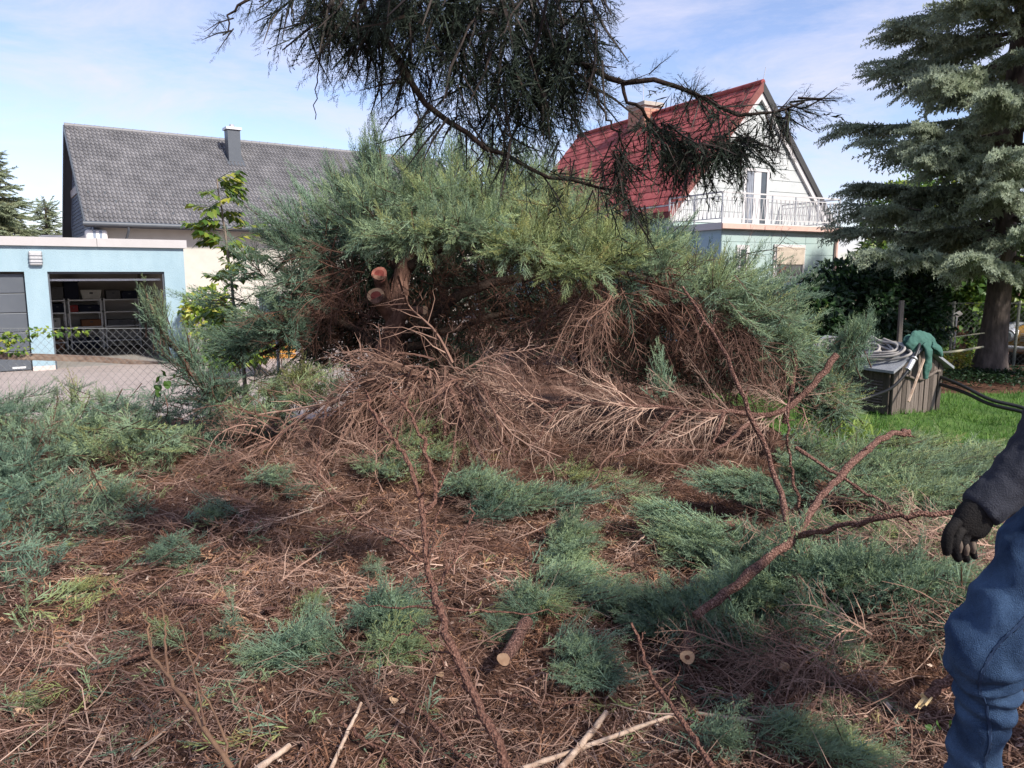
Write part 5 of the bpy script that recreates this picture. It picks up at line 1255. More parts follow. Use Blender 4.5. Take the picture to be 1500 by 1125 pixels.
# ================================================================ wire fence at left with its board
FY = 8.55
fz0, fz1 = -.22, P(100, 481, FY)[2]
fence = thing('wire_fence', 'diamond mesh wire fence in front of the blue garage', 'fence', (P(120, 560, FY)[0], FY, fz0))
wire = mat('fence_wire', (.34, .35, .34), (.26, .27, .26), scale=20, rough=.6, metal=.3)
x0, x1 = P(-120, 500, FY)[0], P(420, 500, FY)[0]
mb = MB(); H = fz1 - fz0; pc = .092; org = np.array([P(120, 560, FY)[0], FY, fz0])
i = 0
a = x0 - H
while a < x1:
    for sgn, dyy in ((1, -.003), (-1, .003)):
        p = np.array([a, dyy, 0]); q = np.array([a + H, dyy, H])
        if sgn < 0: p, q = np.array([a + H, dyy, 0]), np.array([a, dyy, H])
        for lo, hi in ((x0, x1),):
            def clip(u, v):
                d = v - u; t0, t1 = 0., 1.
                for bound, s in ((lo, 1), (hi, -1)):
                    f0, f1 = s * (u[0] - bound), s * (v[0] - bound)
                    if f0 < 0 and f1 < 0: return None
                    if f0 < 0: t0 = max(t0, f0 / (f0 - f1))
                    if f1 < 0: t1 = min(t1, f0 / (f0 - f1))
                return (u + d * t0, u + d * t1) if t1 > t0 else None
            c_ = clip(p, q)
            if c_ is not None: tube(mb, [c_[0] + [-org[0], 0, 0], c_[1] + [-org[0], 0, 0]], .0016, 3, cap=False)
    a += pc
mb.build('mesh', wire, fence)['kind'] = 'stuff'
mb = MB(); tube(mb, [(x0 - org[0], 0, H), (x1 - org[0], 0, H)], .003, 5); mb.build('top_wire', wire, fence)
for px in (-110, 405):
    mb = MB(); xx = P(px, 500, FY)[0] - org[0]; tube(mb, [(xx, .03, -.3), (xx, .03, H + .05)], .02, 8); mb.build('post', steel, fence)
b0 = P(120, 525, FY + .06)
bd = [P(-60, 520, FY + .06), P(60, 523, FY + .06), P(140, 526, FY + .06), P(190, 530, FY + .06), P(245, 532, FY + .06)]
mb = MB(); old = mat('weathered_board', (.16, .105, .08), (.30, .22, .165), scale=10, rough=.95, bump=.6, bscale=35, stretch=(.3, 1, 1))
hs = [.075, .075, .07, .055, .02]
V = []; 
for p, hh in zip(bd, hs): V += [p + [0, -.018, -hh / 2], p + [0, .018, -hh / 2], p + [0, .018, hh / 2], p + [0, -.018, hh / 2]]
F = []
for k in range(4): F += [[4 * k + j, 4 * k + (j + 1) % 4, 4 * k + 4 + (j + 1) % 4, 4 * k + 4 + j] for j in range(4)]
F += [[3, 2, 1, 0], [16, 17, 18, 19]]
mb.add(V, F); tag(mb.build('old_board', old), 'weathered wooden board lying along the wire fence', 'board')

# ================================================================ young tree with feathered leaves
tb = P(362, 610, 7.15); tb[2] = gz(tb[0], tb[1])
yt = thing('young_tree', 'slender young tree with feathered leaves between garage and juniper', 'tree', tb)
tp = smooth_path([tb, P(356, 520, 7.15), P(346, 470, 7.15), P(335, 380, 7.15), P(326, 320, 7.15), P(318, 262, 7.15)], 20)
mb = MB(); tube(mb, wob(tp, .004) - tb, np.linspace(.022, .006, 20), 7); mb.build('trunk', mat('young_bark', (.16, .12, .10), (.24, .19, .15)), yt, True)
def pinnate(n=5, L=.28):
    mb = MB(); tube(mb, [(0, 0, 0), (0, L * .5, .015), (0, L, -.02)], [.003, .0025, .0015], 3, .5, False)
    for i in range(n):
        for s in (-1, 1):
            y = L * (.22 + .75 * i / n); l = .105 * (1 - .25 * abs(i / n - .4)) * rng.uniform(.85, 1.15)
            dd = unit(np.array([s * .75, .65, rng.normal(-.35, .2)])); w = np.array([-.5 * s * dd[1], .5, 0]); w = unit(np.cross(dd, (0, 0, 1)) + rng.normal(0, .2, 3)) * .030
            p = np.array([0, y, 0]); m1 = p + dd * l * .5; t_ = rng.uniform(-.2, .2)
            mb.add([p, m1 + w, p + dd * l - [0, 0, .015], m1 - w, m1 - [0, 0, .006]], [[0, 1, 4], [1, 2, 4], [2, 3, 4], [3, 0, 4]], .74 + t_)
    return mb
pin = [pinnate(rng.integers(4, 6), rng.uniform(.22, .30)).mesh('leaf', LEAF) for _ in range(6)]
for i in range(90):
    k = int(rng.uniform(.25, 1.0) * 19) if i > 10 else rng.integers(14, 20)
    p = tp[k] - tb; a = rng.uniform(0, 2 * math.pi); up = rng.uniform(-.5, .35)
    d = unit(np.array([math.cos(a), .8 * math.sin(a), up])); off = rng.uniform(0, .06) if k > 14 else rng.uniform(0, .22)
    if off > .1 and p is not None and i % 2 == 0:
        mb = MB(); tube(mb, [p, p + d * off], [.004, .002], 4, .5, False); mb.build('twig', bpy.data.materials['young_bark'], yt)
    else: off *= .4 if i % 2 else 1
    Fm = frames(d[None], np.array([0, 0, 1.0]))[0]
    o = inst('leaf', pin[rng.integers(0, 6)], yt); o.matrix_local = Matrix.Translation(Vector(p + d * off)) @ Matrix(Fm.tolist()).to_4x4() @ Matrix.Scale(rng.uniform(.75, 1.15), 4)
# lobed leaves at its foot, low right of the fence
def lobed():
    mb = MB(); ang = np.linspace(-2.5, 2.5, 21); rad = .055 * (.62 + .38 * np.abs(np.cos(ang * 1.5)) ** .7)
    V = [(0, 0, 0)] + [(r_ * math.sin(a), .05 + r_ * math.cos(a), .012 * math.cos(3 * a)) for a, r_ in zip(ang, rad)]
    mb.add(V, [[0, i + 1, i] for i in range(1, 21)], .50); return mb
lob = lobed().mesh('leaf', LEAF)
lb_ = PG(240, 618); lt = thing('maple_seedling', 'small maple seedling with lobed leaves before the wire fence', 'seedling', lb_)
sp_ = smooth_path([lb_, P(246, 600, 6.0), P(240, 575, 6.0)], 6); mb = MB(); tube(mb, sp_ - lb_, [.005, .005, .004, .004, .003, .003], 5); mb.build('stem', TWIG, lt)
for (px, py) in ((228, 560), (244, 552), (236, 572), (250, 566), (232, 582), (255, 556)):
    o = inst('leaf', lob, lt, P(px, py, 5.95 + rng.normal(0, .04)) - lb_, (R(70) + rng.normal(0, .3), rng.normal(0, .4), rng.normal(0, .8)), [rng.uniform(.55, .75)] * 3)

for (bx_, by_, pts_, lab_) in ((1040, 1085, ((1008, 1052), (1022, 1058), (1012, 1068)), 'tiny green leafed sprout beside the dark slender sapling'), (1392, 1095, ((1378, 1070), (1396, 1078), (1390, 1064), (1366, 1068)), 'tiny green leafed sprout before the jeans')):
    s0 = PG(bx_, by_); d0 = s0[1]; st = thing('sprout', lab_, 'sprout', s0); mb = MB(); tube(mb, smooth_path([s0, P(pts_[0][0], pts_[0][1] + 12, d0 - .02), P(*pts_[0], d0 - .03)], 6) - s0, .0022, 5); mb.build('stem', TWIG, st)
    for (px, py) in pts_: inst('leaf', lob, st, P(px, py, d0 - .03 + rng.normal(0, .01)) - s0, (R(50) + rng.normal(0, .5), rng.normal(0, .5), rng.normal(0, 1)), [rng.uniform(.22, .34)] * 3)

# ================================================================ leafy bushes
def leafy(name, label, cat, specs, base, tint, size=1.0, stems=True, group=None, tm=None):
    """specs: px, py, Y, rx, rz px, depth m, count"""
    b = np.array(base); t = thing(name, label, cat, b, 0, group); mb = MB()
    for (px, py, Y, rx, rzz, dep, n) in specs:
        c = P(px, py, Y); s = Y / FPX
        q = unit(rng.normal(0, 1, (n, 3))) * (rng.uniform(.25, 1, (n, 1)) ** .5)
        cl = np.sin(q[:, 0] * 5 + px) * np.sin(q[:, 2] * 6 + py) * .16
        q = q * (1 + .18 * np.sin(q[:, 0:1] * 7 + 1) * np.sin(q[:, 2:3] * 8))
        scatter(mb, tm or LFC, c + q * np.array([rx * s, dep, rzz * s]), unit(q + rng.normal(0, .6, (n, 3)) + [0, 0, -.25]), size * rng.uniform(.7, 1.4, n), tint + cl + rng.normal(0, .10, n), up=(.2, -.6, .7))
    shift(mb, b).build('crown', LEAF, t)['kind'] = 'stuff'
    if stems:
        for k in range(5):
            sp = specs[rng.integers(0, len(specs))]; c = P(*sp[:3])
            mb = MB(); tube(mb, wob(smooth_path([b + [rng.normal(0, .15), rng.normal(0, .1), 0], (b + c) / 2 + [0, 0, .1], c], 7), .02) - b, np.linspace(.03, .01, 7), 6); mb.build('trunk' if k == 0 else 'stem', SPBARK, t)
    return t
gb = P(300, 520, 17); gb[2] = -.4
leafy('golden_bush', 'yellow green bush at the right corner of the blue garage', 'bush', [(295, 462, 17, 26, 34, .5, 620), (312, 445, 17.2, 22, 24, .5, 320), (335, 470, 17.4, 24, 26, .4, 260)], gb, .78, 1.3)
gb = P(395, 540, 15); gb[2] = -.4
leafy('green_bush', 'green bush behind the young tree trunk', 'bush', [(370, 500, 15, 46, 34, .6, 700), (330, 520, 14.5, 30, 22, .5, 380)], gb, .62, 1.3)
pl = thing('wooden_screen', 'small orange wooden screen behind the juniper at left', 'screen', (P(375, 490, 18)[0], 18, -.4), R(10))
sw = mat('orange_wood', (.55, .27, .06), (.48, .22, .05), scale=8, stretch=(.2, 1, 1)); zt = P(385, 457, 18)[2] + .4
for k in range(8):
    mb = MB(); box(mb, 0, .9, 0, .03, zt - .2 - k * .2, zt - .02 - k * .2); mb.build('plank', sw, pl)
mb = MB(); box(mb, -.06, 0, -.02, .05, 0, zt); mb.build('post', sw, pl)
vb = P(20, 560, 8.2); vb[2] = gz(vb[0], vb[1])
leafy('creeper', 'yellow green creeper climbing over the wire fence at far left', 'creeper', [(15, 495, 8.5, 30, 7, .06, 70), (65, 487, 8.5, 30, 5, .06, 50), (20, 512, 8.5, 26, 5, .06, 40), (-20, 500, 8.5, 40, 14, .08, 80), (110, 484, 8.5, 24, 3, .04, 16)], vb, .70, .55, False)
# dark hedge behind the hut and brighter trees beyond
hb = P(1260, 520, 11.6); hb[2] = gz(hb[0], hb[1])
leafy('dark_hedge', 'dark evergreen hedge behind the wooden pump hut', 'hedge', [(1190, 470, 11.4, 50, 55, .6, 2600), (1260, 460, 11.6, 55, 65, .7, 3000), (1330, 470, 11.8, 50, 60, .6, 2600), (1240, 420, 11.8, 60, 40, .6, 1600), (1320, 420, 12.2, 60, 46, .6, 1600)], hb, .16, 1.1)
for (px, Y, specs, tn, lab) in ((1395, 15.0, [(1390, 470, 15, 46, 60, .8, 2400), (1400, 420, 15.2, 50, 50, .8, 1800), (1360, 500, 14.8, 30, 34, .6, 800)], .55, 'sunlit green bush behind the wire fence, left of the big spruce'),
                               (1500, 17.5, [(1500, 430, 17.5, 50, 60, .8, 2200), (1480, 380, 17.5, 60, 50, .8, 1600), (1560, 440, 17.5, 60, 70, .8, 1400)], .62, 'sunlit green bush behind the parked cars, right of the spruce'),
                               (1360, 20.0, [(1330, 330, 20, 60, 70, 1.2, 2200), (1390, 300, 20.5, 60, 80, 1.2, 2200), (1300, 390, 19.5, 50, 40, 1, 1200)], .62, 'tall light green tree showing through the spruce boughs')):
    b = P(px, 520, Y); b[2] = gz(b[0], b[1]); leafy('leafy_bush' if Y < 19 else 'leafy_tree', lab, 'bush' if Y < 19 else 'tree', specs, b, tn, 1.7)
b = P(1400, 545, 12.2); b[2] = gz(b[0], b[1])
leafy('variegated_shrub', 'small yellow variegated shrub left of the spruce trunk', 'shrub', [(1402, 532, 12.2, 24, 18, .25, 520)], b, .93, .62)
mb = MB()
for (px, py, Y, rx, n) in ((1405, 513, 12.6, 6, 40), (1408, 487, 12.7, 4, 16)):
    c = P(px, py, Y); q = rng.normal(0, 1, (n, 3)) * np.array([.05, .05, .10 if n > 20 else .04]); scatter(mb, LFC, c + q, unit(rng.normal(0, .5, (n, 3)) + [0, 0, -.8]), rng.uniform(.6, 1.1, n), .6 + rng.normal(0, .1, n))
tag(mb.build('withered_leaves', RUST), 'orange withered leaves hanging on the lines by the spruce', 'leaves', kind='stuff')
mb = MB(); n = 2600
x = rng.normal(P(1460, 550, 11.6)[0], .75, n); y = rng.normal(11.5, .45, n)
scatter(mb, LFC, on_ground(np.stack([x, y], -1), .06) + np.stack([np.zeros(n), np.zeros(n), rng.uniform(0, .10, n)], -1), flatdirs(n, .4), rng.uniform(.45, .9, n), .13 + rng.normal(0, .07, n), up=(0, 0, 1))
tag(mb.build('ivy', LEAF), 'dark ivy covering the ground round the spruce trunk', 'ivy', kind='stuff')

# ================================================================ spruces
def shoot(n=8, L=.15, r=.030):
    mb = MB(); mb.add([(-.006, 0, 0), (.006, 0, 0), (0, L, .002)], [[0, 1, 2]], -9)
    for i in range(n):
        y = L * (.05 + .95 * i / n); a = i * 2.4
        d = np.array([math.cos(a), .75, math.sin(a)]); s = unit(np.cross(d, rng.normal(0, 1, 3))) * .0145
        p = np.array([0, y, 0]); mb.add([p - s, p + s, p + unit(d) * r * 1.5], [[0, 1, 2]], .05 * (i / n))
    return mb.arrays()
SHT = [shoot() for _ in range(4)]
def twiggy(n=7, L=.62, sz=1.0):
    """a flat spruce twig: shoots in two ranks along y, hanging a little"""
    mb = MB(); t = np.linspace(.08, 1, n * 2); k = np.arange(n * 2)
    side = np.where(k % 2, 1, -1); p = np.stack([0 * t, L * t, -.10 * L * t * t], -1)
    d = np.stack([side * .75 * (1 - .8 * t), .55 + .4 * t, -.22 + rng.normal(0, .2, n * 2)], -1)
    scatter(mb, SHT, p, d, (1.65 - .75 * t) * sz, -.10 + .25 * t + rng.normal(0, .04, n * 2), up=(0, 0, 1))
    V, F, T = mb.arrays(); T = np.where(T <= .0001, -9, T - .10)
    m2 = MB(); m2.add(V, F, T); return m2.arrays()
TWG = [twiggy() for _ in range(5)]
def spruce(name, label, base, H, trunk_r, zmin, rmax, nl, per, twig, flare=True, sz=1.0, tint=.42, lean=None, group=None, sag=.12, trunk_top=.05, side=None):
    b = np.asarray(base, float); t = thing(name, label, 'tree', b, 0, group)
    zs = np.array([-.1, .12, .35, .8, 1.6, 3, 5, 8, H]) * (H / 13 if H < 11 else 1); zs[-1] = H
    zs = np.maximum.accumulate(zs)
    rr = np.interp(zs, [0, H], [trunk_r, trunk_top]); 
    if flare: rr[:3] *= [1.7, 1.3, 1.1]
    zz = np.linspace(-.1, H, 40); r2 = np.interp(zz, zs, rr); mb = MB(); tube(mb, np.stack([.03 * np.sin(zz * 1.3), .03 * np.cos(zz), zz], -1), r2 * (1 + .03 * rng.normal(0, 1, 40)), 16); mb.build('trunk', SPBARK, t, True)
    mbL, mbF = MB(), MB()
    for i in range(nl):
        f = (i / nl) ** 1.0; z = zmin + (H - zmin - .2) * f
        l = rmax * (1 - f) ** (.62 if side is not None else .85) * rng.uniform(.78, 1.02) * (1.12 if side is not None and z < b[2] + 2.3 else 1) + .12
        a = i * 2.399 + rng.normal(0, .25)
        if side is not None and rng.uniform() < .5 and l > 1: a = side + rng.normal(0, 1.1)
        dirh = np.array([math.cos(a), math.sin(a), 0]); 
        q = np.linspace(0, 1, 7); dz = l * (-sag * 2.2 * q + sag * 2.0 * q * q) + (1 - f) * 0 + (.25 * l * q if f > .75 else 0)
        pts = np.array([0, 0, z]) + dirh * (q * l)[:, None] + np.stack([0 * q, 0 * q, dz], -1)
        pts = wob(pts, .02); tube(mbL, pts, np.linspace(.016 + .012 * l, .006, 7), 5, 0, False)
        nt = max(3, int(per * l)); u = rng.uniform(.10, 1.0, nt) ** .8
        k = np.minimum((u * 6).astype(int), 5); p = pts[k] + (pts[k + 1] - pts[k]) * (u * 6 - k)[:, None]
        sd = rng.choice([-1, 1], nt); perp = np.cross(dirh, (0, 0, 1))
        d = dirh[None] * (.55 + .5 * u)[:, None] + perp[None] * (sd * (1.0 - .75 * u))[:, None] + np.stack([0 * u, 0 * u, -.20 + rng.normal(0, .16, nt) + .10 * u], -1)
        scatter(mbF, twig, p, d, sz * rng.uniform(.7, 1.2, nt) * (1.15 - .35 * u) * min(1, .55 + .25 * l), tint + .30 * (u - .55) + rng.normal(0, .08, nt), up=(0, 0, 1))
        scatter(mbF, twig, pts[-2:-1], (pts[-1] - pts[-2])[None], sz * .8, tint + .15, up=(0, 0, 1))
    mbL.build('limb', SPBARK, t)['kind'] = 'stuff'
    mbF.build('crown', SPRU, t)['kind'] = 'stuff'
    return t
sb = P(1450, 545, 12.0); sb[2] = gz(sb[0], sb[1])
spruce('blue_spruce', 'big blue spruce with a bare lower trunk at right', sb, 14.0, .20, 1.75, 2.42, 150, 19, TWG, True, 1.1, .74, side=math.pi * 1.25)
def twiggy_far():
    mb = MB(); n = 26
    for i in range(n):
        t = i / n; s_ = 1 if i % 2 else -1; p = np.array([0, .9 * t, -.05 * t]); d = unit(np.array([s_ * .7, .6, -.35 + rng.normal(0, .3)])) * .34 * (1 - .5 * t); s = unit(np.cross(d, rng.normal(0, 1, 3))) * .035
        mb.add([p - s, p + s, p + d], [[0, 1, 2]], .1 * t)
    return mb.arrays()
TWF = [twiggy_far() for _ in range(4)]
for (px, top, Y, rmax, H_, lab, tn) in ((-8, 205, 40, 2.9, None, 'tall old spruce at the far left edge, beyond the low roof', .22), (74, 291, 55, 1.5, None, 'small distant spruce between the left edge and the grey house', .25)):
    b = P(px, 400, Y); b[2] = -.4; Ht = P(px, top, Y)[2] + .4
    spruce('distant_spruce', lab, b, Ht, .22, 1.5, rmax, 70, 14, TWF, False, 1.3, tn + .2, group='spruces far behind the garage', sag=.16)

# ================================================================ grass
mb = MB(); n = 50000
x = rng.uniform(1.7, 9, n); y = 5.2 + 5.2 * rng.uniform(0, 1, n) ** 1.3
k = on_lawn(x, y) & (x < y * .75 + 1.6); x, y = x[k], y[k]; n = len(x)
def blade():
    m_ = MB(); L_ = .085; w = .004; m_.add([(-w, 0, 0), (w, 0, 0), (w * .7, L_ * .6, .015), (-w * .7, L_ * .6, .015), (0, L_, .045)], [[0, 1, 2], [0, 2, 3], [3, 2, 4]]); V, F, T = m_.arrays(); return V, F, T * 0
GR = [blade()]
scatter(mb, GR, on_ground(np.stack([x, y], -1), .01), unit(rng.normal(0, .38, (n, 3)) + [0, 0, 1]), rng.uniform(.35, 1.0, n), np.clip(.45 + .2 * (clumpy(np.stack([x, y], -1), 2) - .5) + rng.normal(0, .15, n), 0, 1))
n = 260; c = P(1235, 620, 7.4)
scatter(mb, GR, on_ground(np.stack([rng.normal(c[0], .14, n), rng.normal(7.4, .12, n)], -1), .0), unit(rng.normal(0, .3, (n, 3)) + [0, 0, 1]), rng.uniform(2, 3.4, n), 1.0)
tag(mb.build('grass', GRAS), 'green lawn grass round the pump hut', 'grass', kind='stuff')

# ================================================================ wooden pump hut
HC = P(1303, 612, 8.5); HC[2] = gz(HC[0], HC[1]) - .01
UF = Frame(HC, R(25))
hut = thing('pump_hut', 'small weathered wooden pump hut with louvred side, standing on the lawn', 'hut', HC, R(25))
oldw = [mat('grey_plank_%s' % k, c1, c2, scale=9, rough=.9, bump=.8, bscale=40, stretch=(3, 3, .2), lo=.3, hi=.7) for k, c1, c2 in (('pale', (.205, .168, .142), (.10, .08, .068)), ('mid', (.155, .125, .105), (.075, .06, .05)), ('dark', (.10, .08, .066), (.045, .036, .03)))]
tar = mat('grey_roof_felt', (.17, .18, .195), (.25, .26, .275), scale=6, rough=.8, bump=.3, bscale=60)
HW, HD, HE, HR = .83, 1.28, .575, .80
hx = HW / 2
def roof_h(x): return HE + (HR - HE) * (1 - abs(x - hx) / hx)
mb = MB()
for x, y in ((.0, .0), (HW - .05, .0), (0, HD - .05), (HW - .05, HD - .05)): box(mb, x + .004, x + .05, y + .004, y + .05, 0, HE)
mb.build('corner_post', oldw[2], hut)
xs = np.linspace(0, HW, 12)
for i in range(11):
    a, b = xs[i] + .0045, xs[i + 1] - .0045; z0 = .03 + rng.uniform(-.015, .012)
    mb = MB(); V = [(x, y, z) for y in (-.018 + rng.normal(0, .005), .0) for (x, z) in ((a, z0), (b, z0), (b, roof_h(b) - .015), (a, roof_h(a) - .015))]
    mb.add(V, [[0, 1, 2, 3], [0, 4, 5, 1], [3, 2, 6, 7], [0, 3, 7, 4], [1, 5, 6, 2], [7, 6, 5, 4]]); mb.build('plank', oldw[int(rng.integers(0, 3))], hut)
mb = MB(); box(mb, -.022, -.0, .02, .10, .03, HE); box(mb, -.022, 0, .52, .60, .03, HE); box(mb, -.022, 0, .10, .52, HE - .16, HE); box(mb, -.022, 0, .10, .52, .03, .10); box(mb, -.018, 0, .60, HD, .03, HE)
mb.build('side_frame', oldw[2], hut)
for k in range(9):
    z = .115 + k * .034
    mb = MB(); mb.add([(-.026, .102, z), (-.026, .518, z), (-.004, .518, z + .024), (-.004, .102, z + .024), (-.022, .102, z - .006), (-.022, .518, z - .006), (.0, .518, z + .018), (.0, .102, z + .018)], [[0, 3, 2, 1], [4, 5, 6, 7], [0, 1, 5, 4], [2, 3, 7, 6], [0, 4, 7, 3], [1, 2, 6, 5]]); mb.build('slat', oldw[1], hut)
mb = MB(); box(mb, .03, HW - .03, .04, HD - .04, .02, HE - .02); mb.build('inside', mat('hut_inside_shade', (.02, .018, .016)), hut)  # black block fills the hut, its inside shade put into the colour
mb = MB(); box(mb, HW, HW + .018, .0, HD, .03, HE); box(mb, 0, HW, HD, HD + .018, .03, HE + .1); mb.build('back_boards', oldw[2], hut)
for s, nm in ((-1, 'roof'), (1, 'roof')):
    o_ = .10; mb = MB(); e = hx + o_
    V = [(hx + s * x, y, z) for y in (-.09, HD + .1) for (x, z) in ((0, HR + .03), (e, HR + .03 - e * (HR - HE) / hx), (e, HR - .0 - e * (HR - HE) / hx), (0, HR))]
    mb.add(V, [[0, 1, 2, 3], [7, 6, 5, 4], [0, 4, 5, 1], [3, 2, 6, 7], [1, 5, 6, 2]]); mb.build(nm, tar, hut)
mb = MB(); tube(mb, wob(smooth_path([(.13, -.03, .50), (.25, -.035, .46), (.33, -.04, .43), (.45, -.04, .42), (.55, -.04, .45), (.68, -.03, .50), (.76, -.03, .50)], 16), .004), .018, 7); mb.build('curved_handle', oldw[0], hut, True)
def loc_obj(mb, name, m, label=None, cat=None, smooth=True, fr=UF):
    mb.V = [v @ fr.M + fr.loc for v in mb.V]; o = mb.build(name, m, None, smooth)
    return tag(o, label, cat)
sl_n = lambda x, y, off: np.array([x, y, HE - .0 + (HR - HE) * (x / hx) + .03 + off])
hose_m = mat('grey_hose', (.24, .225, .21), (.34, .315, .29), scale=12, rough=.6); black_h = mat('black_hose', (.012, .012, .013), (.02, .02, .02), rough=.45, spec=.5)
mb = MB(); pts = []
for k in range(9):
    for a in np.linspace(0, 2 * math.pi, 22)[:-1]:
        f = .85 + .13 * ((k * 3) % 5) + .07 * math.sin(2 * a + k * 1.7) + .03 * math.sin(5 * a + k); x = .14 + .03 * math.sin(k * 2.1) + .14 * f * math.cos(a); y = .62 + .06 * math.cos(k * 1.3) + .46 * f * math.sin(a)
        pts.append(sl_n(min(x, .40), y,   .020 + .009 * k + .008 * math.sin(5 * a + k)))
tube(mb, smooth_path(pts, 540), .015, 6)
loc_obj(mb, 'coiled_hose', hose_m, 'coils of grey hose lying on the roof of the pump hut', 'hose')
mb = MB(); tube(mb, smooth_path([(.42, .05, HR + .06), (.30, -.08, HR + .03), (.16, -.14, HR - .10), (.02, -.16, HR - .26), (-.14, -.10, .36), (-.30, .02, .26), (-.5, .1, .2)], 30), .018, 8)
o = loc_obj(mb, 'hose_end', black_h, 'dark hose with a metal coupling hanging over the front of the pump hut', 'hose')
mb = MB(); tube(mb, [(.13, -.145, HR - .13), (.05, -.158, HR - .22)], [.03, .03], 10); tube(mb, [(.155, -.143, HR - .105), (.145, -.143, HR - .115)], .036, 10); tube(mb, [(.045, -.158, HR - .225), (.035, -.158, HR - .235)], .036, 10)
c_ = loc_obj(mb, 'coupling', steel); c_.parent = o
mb = MB(); bar(mb, (.44, -.10, HR + .02), (-.02, -.24, .22), .02); loc_obj(mb, 'prop_stick', PALE, 'pale stick leaning against the roof of the pump hut', 'stick', False)
for k, (z0, sag, e) in enumerate(((.50, .0, (1500, 598, 8.0)), (.40, -.05, (1500, 604, 7.9)))):
    a = np.array([HW - .02, .35 + .1 * k, z0]) @ UF.M + UF.loc; b = P(*e); b2 = P(1560, 625, 7.6)
    p1 = P(1405, 563 if k == 0 else 572, 8.6); p2 = P(1450, 585 if k == 0 else 592, 8.25)
    mb = MB(); tube(mb, smooth_path([a, p1, p2, b, b2], 30), .021, 8); tag(mb.build('black_hose', black_h, None, True), ['upper of the two black hoses running from the hut over the lawn', 'lower of the two black hoses running from the hut over the lawn'][k], 'hose', 'black hoses leaving the pump hut')
# green jacket
jk = P(1335, 510, 8.55)
jac_m = mat('green_jacket_cloth', (.05, .125, .10), (.032, .085, .068), scale=10, rough=.9, bump=.35, bscale=30)
jt = thing('jacket', 'green jacket thrown over the front ridge of the pump hut, one sleeve hanging', 'jacket', UF.loc, R(25))
def floft(mb, pts, rads, n=26, sides=16):
    pth = smooth_path(pts, n); rr = smooth_path([(a, b, 0) for a, b in rads], n); tan = unit(np.gradient(pth, axis=0)); V = []
    for p, t_, r_ in zip(pth, tan, rr):
        nv_ = np.array([.25, -.85, .5]); nv_ = unit(nv_ - t_ * nv_.dot(t_)); sv = np.cross(nv_, t_)
        for k in range(sides): a = 2 * math.pi * k / sides; V.append(p + sv * r_[0] * math.cos(a) + nv_ * r_[1] * math.sin(a))
    i = np.arange(n - 1)[:, None] * sides; k = np.arange(sides)[None]; k2 = (k + 1) % sides
    mb.add(V, np.stack([i + k, i + k2, i + sides + k2, i + sides + k], -1).reshape(-1, 4))
    mb.add([V[q] for q in range(sides)], [[0, q + 1, q] for q in range(1, sides - 1)]); mb.add(V[-sides:], [[0, q, q + 1] for q in range(1, sides - 1)])
def cloth(mb, name, parent):
    o = mb.build(name, jac_m, parent, True); r = o.modifiers.new('remesh', 'REMESH'); r.mode = 'VOXEL'; r.voxel_size = .009; r.use_smooth_shade = True
    q = o.modifiers.new('smooth', 'SMOOTH'); q.iterations = 5
    for sz, st in ((.11, .05),):
        tx = bpy.data.textures.new('jacket_folds', 'CLOUDS'); tx.noise_scale = sz; d = o.modifiers.new('folds', 'DISPLACE'); d.texture = tx; d.strength = st; d.texture_coords = 'LOCAL'
    return o
mb = MB()
floft(mb, [(hx - .20, -.02, HR - .02), (hx - .10, -.03, HR + .05), (hx + .03, -.02, HR + .075), (hx + .15, -.03, HR + .03), (hx + .27, -.06, HR - .06)], [(.07, .025), (.12, .045), (.13, .05), (.11, .045), (.07, .03)])
floft(mb, [(hx - .16, .05, HR + .02), (hx - .03, .10, HR + .06), (hx + .12, .12, HR + .03)], [(.06, .03), (.08, .035), (.06, .03)])
cloth(mb, 'body', jt)
mb = MB(); floft(mb, [(hx - .06, -.09, HR + .045), (hx - .03, -.135, HR - .03), (hx - .02, -.14, HR - .14), (hx - .04, -.135, HR - .26), (hx - .035, -.13, HR - .36)], [(.055, .03), (.07, .034), (.066, .032), (.056, .030), (.048, .028)]); cloth(mb, 'sleeve', jt)
mb = MB(); floft(mb, [(hx + .08, -.09, HR + .03), (hx + .14, -.12, HR - .01), (hx + .20, -.12, HR - .06), (hx + .23, -.115, HR - .10)], [(.06, .026), (.066, .026), (.058, .024), (.05, .022)]); cloth(mb, 'sleeve', jt)

# ================================================================ things by the spruce
stk = P(1318, 500, 10.6); stk[2] = gz(stk[0], stk[1])
mb = MB(); bar(mb, stk, P(1321, 440, 10.6), .055, .05); tag(mb.build('wooden_post', oldw[0]), 'grey wooden post standing behind the pump hut', 'post')
fb = P(1410, 540, 13.6); fb[2] = gz(fb[0], fb[1]); xa, xb = P(1300, 500, 13.6)[0], P(1620, 500, 13.6)[0]; zt = P(1400, 444, 13.6)[2]
f2 = thing('mesh_fence', 'green black wire mesh fence behind the big spruce', 'fence', (fb[0], 13.6, fb[2])); dw = mat('dark_wire', (.09, .10, .09), (.13, .14, .12))
mb = MB(); Hh = zt - fb[2]; a = xa - Hh
while a < xb:
    for sgn, dyy in ((1, -.003), (-1, .003)):
        lo_, hi_ = max(a, xa), min(a + Hh, xb)
        if hi_ > lo_:
            t0, t1 = (lo_ - a), (hi_ - a)
            z0, z1 = (t0, t1) if sgn > 0 else (Hh - t0, Hh - t1)
            tube(mb, [(lo_ - fb[0], dyy, z0), (hi_ - fb[0], dyy, z1)], .0028, 3, cap=False)
    a += .10
mb.build('mesh', dw, f2)['kind'] = 'stuff'
mb = MB(); tube(mb, [(xa - fb[0], 0, Hh), (xb - fb[0], 0, Hh)], .004, 5); mb.build('top_wire', dw, f2)
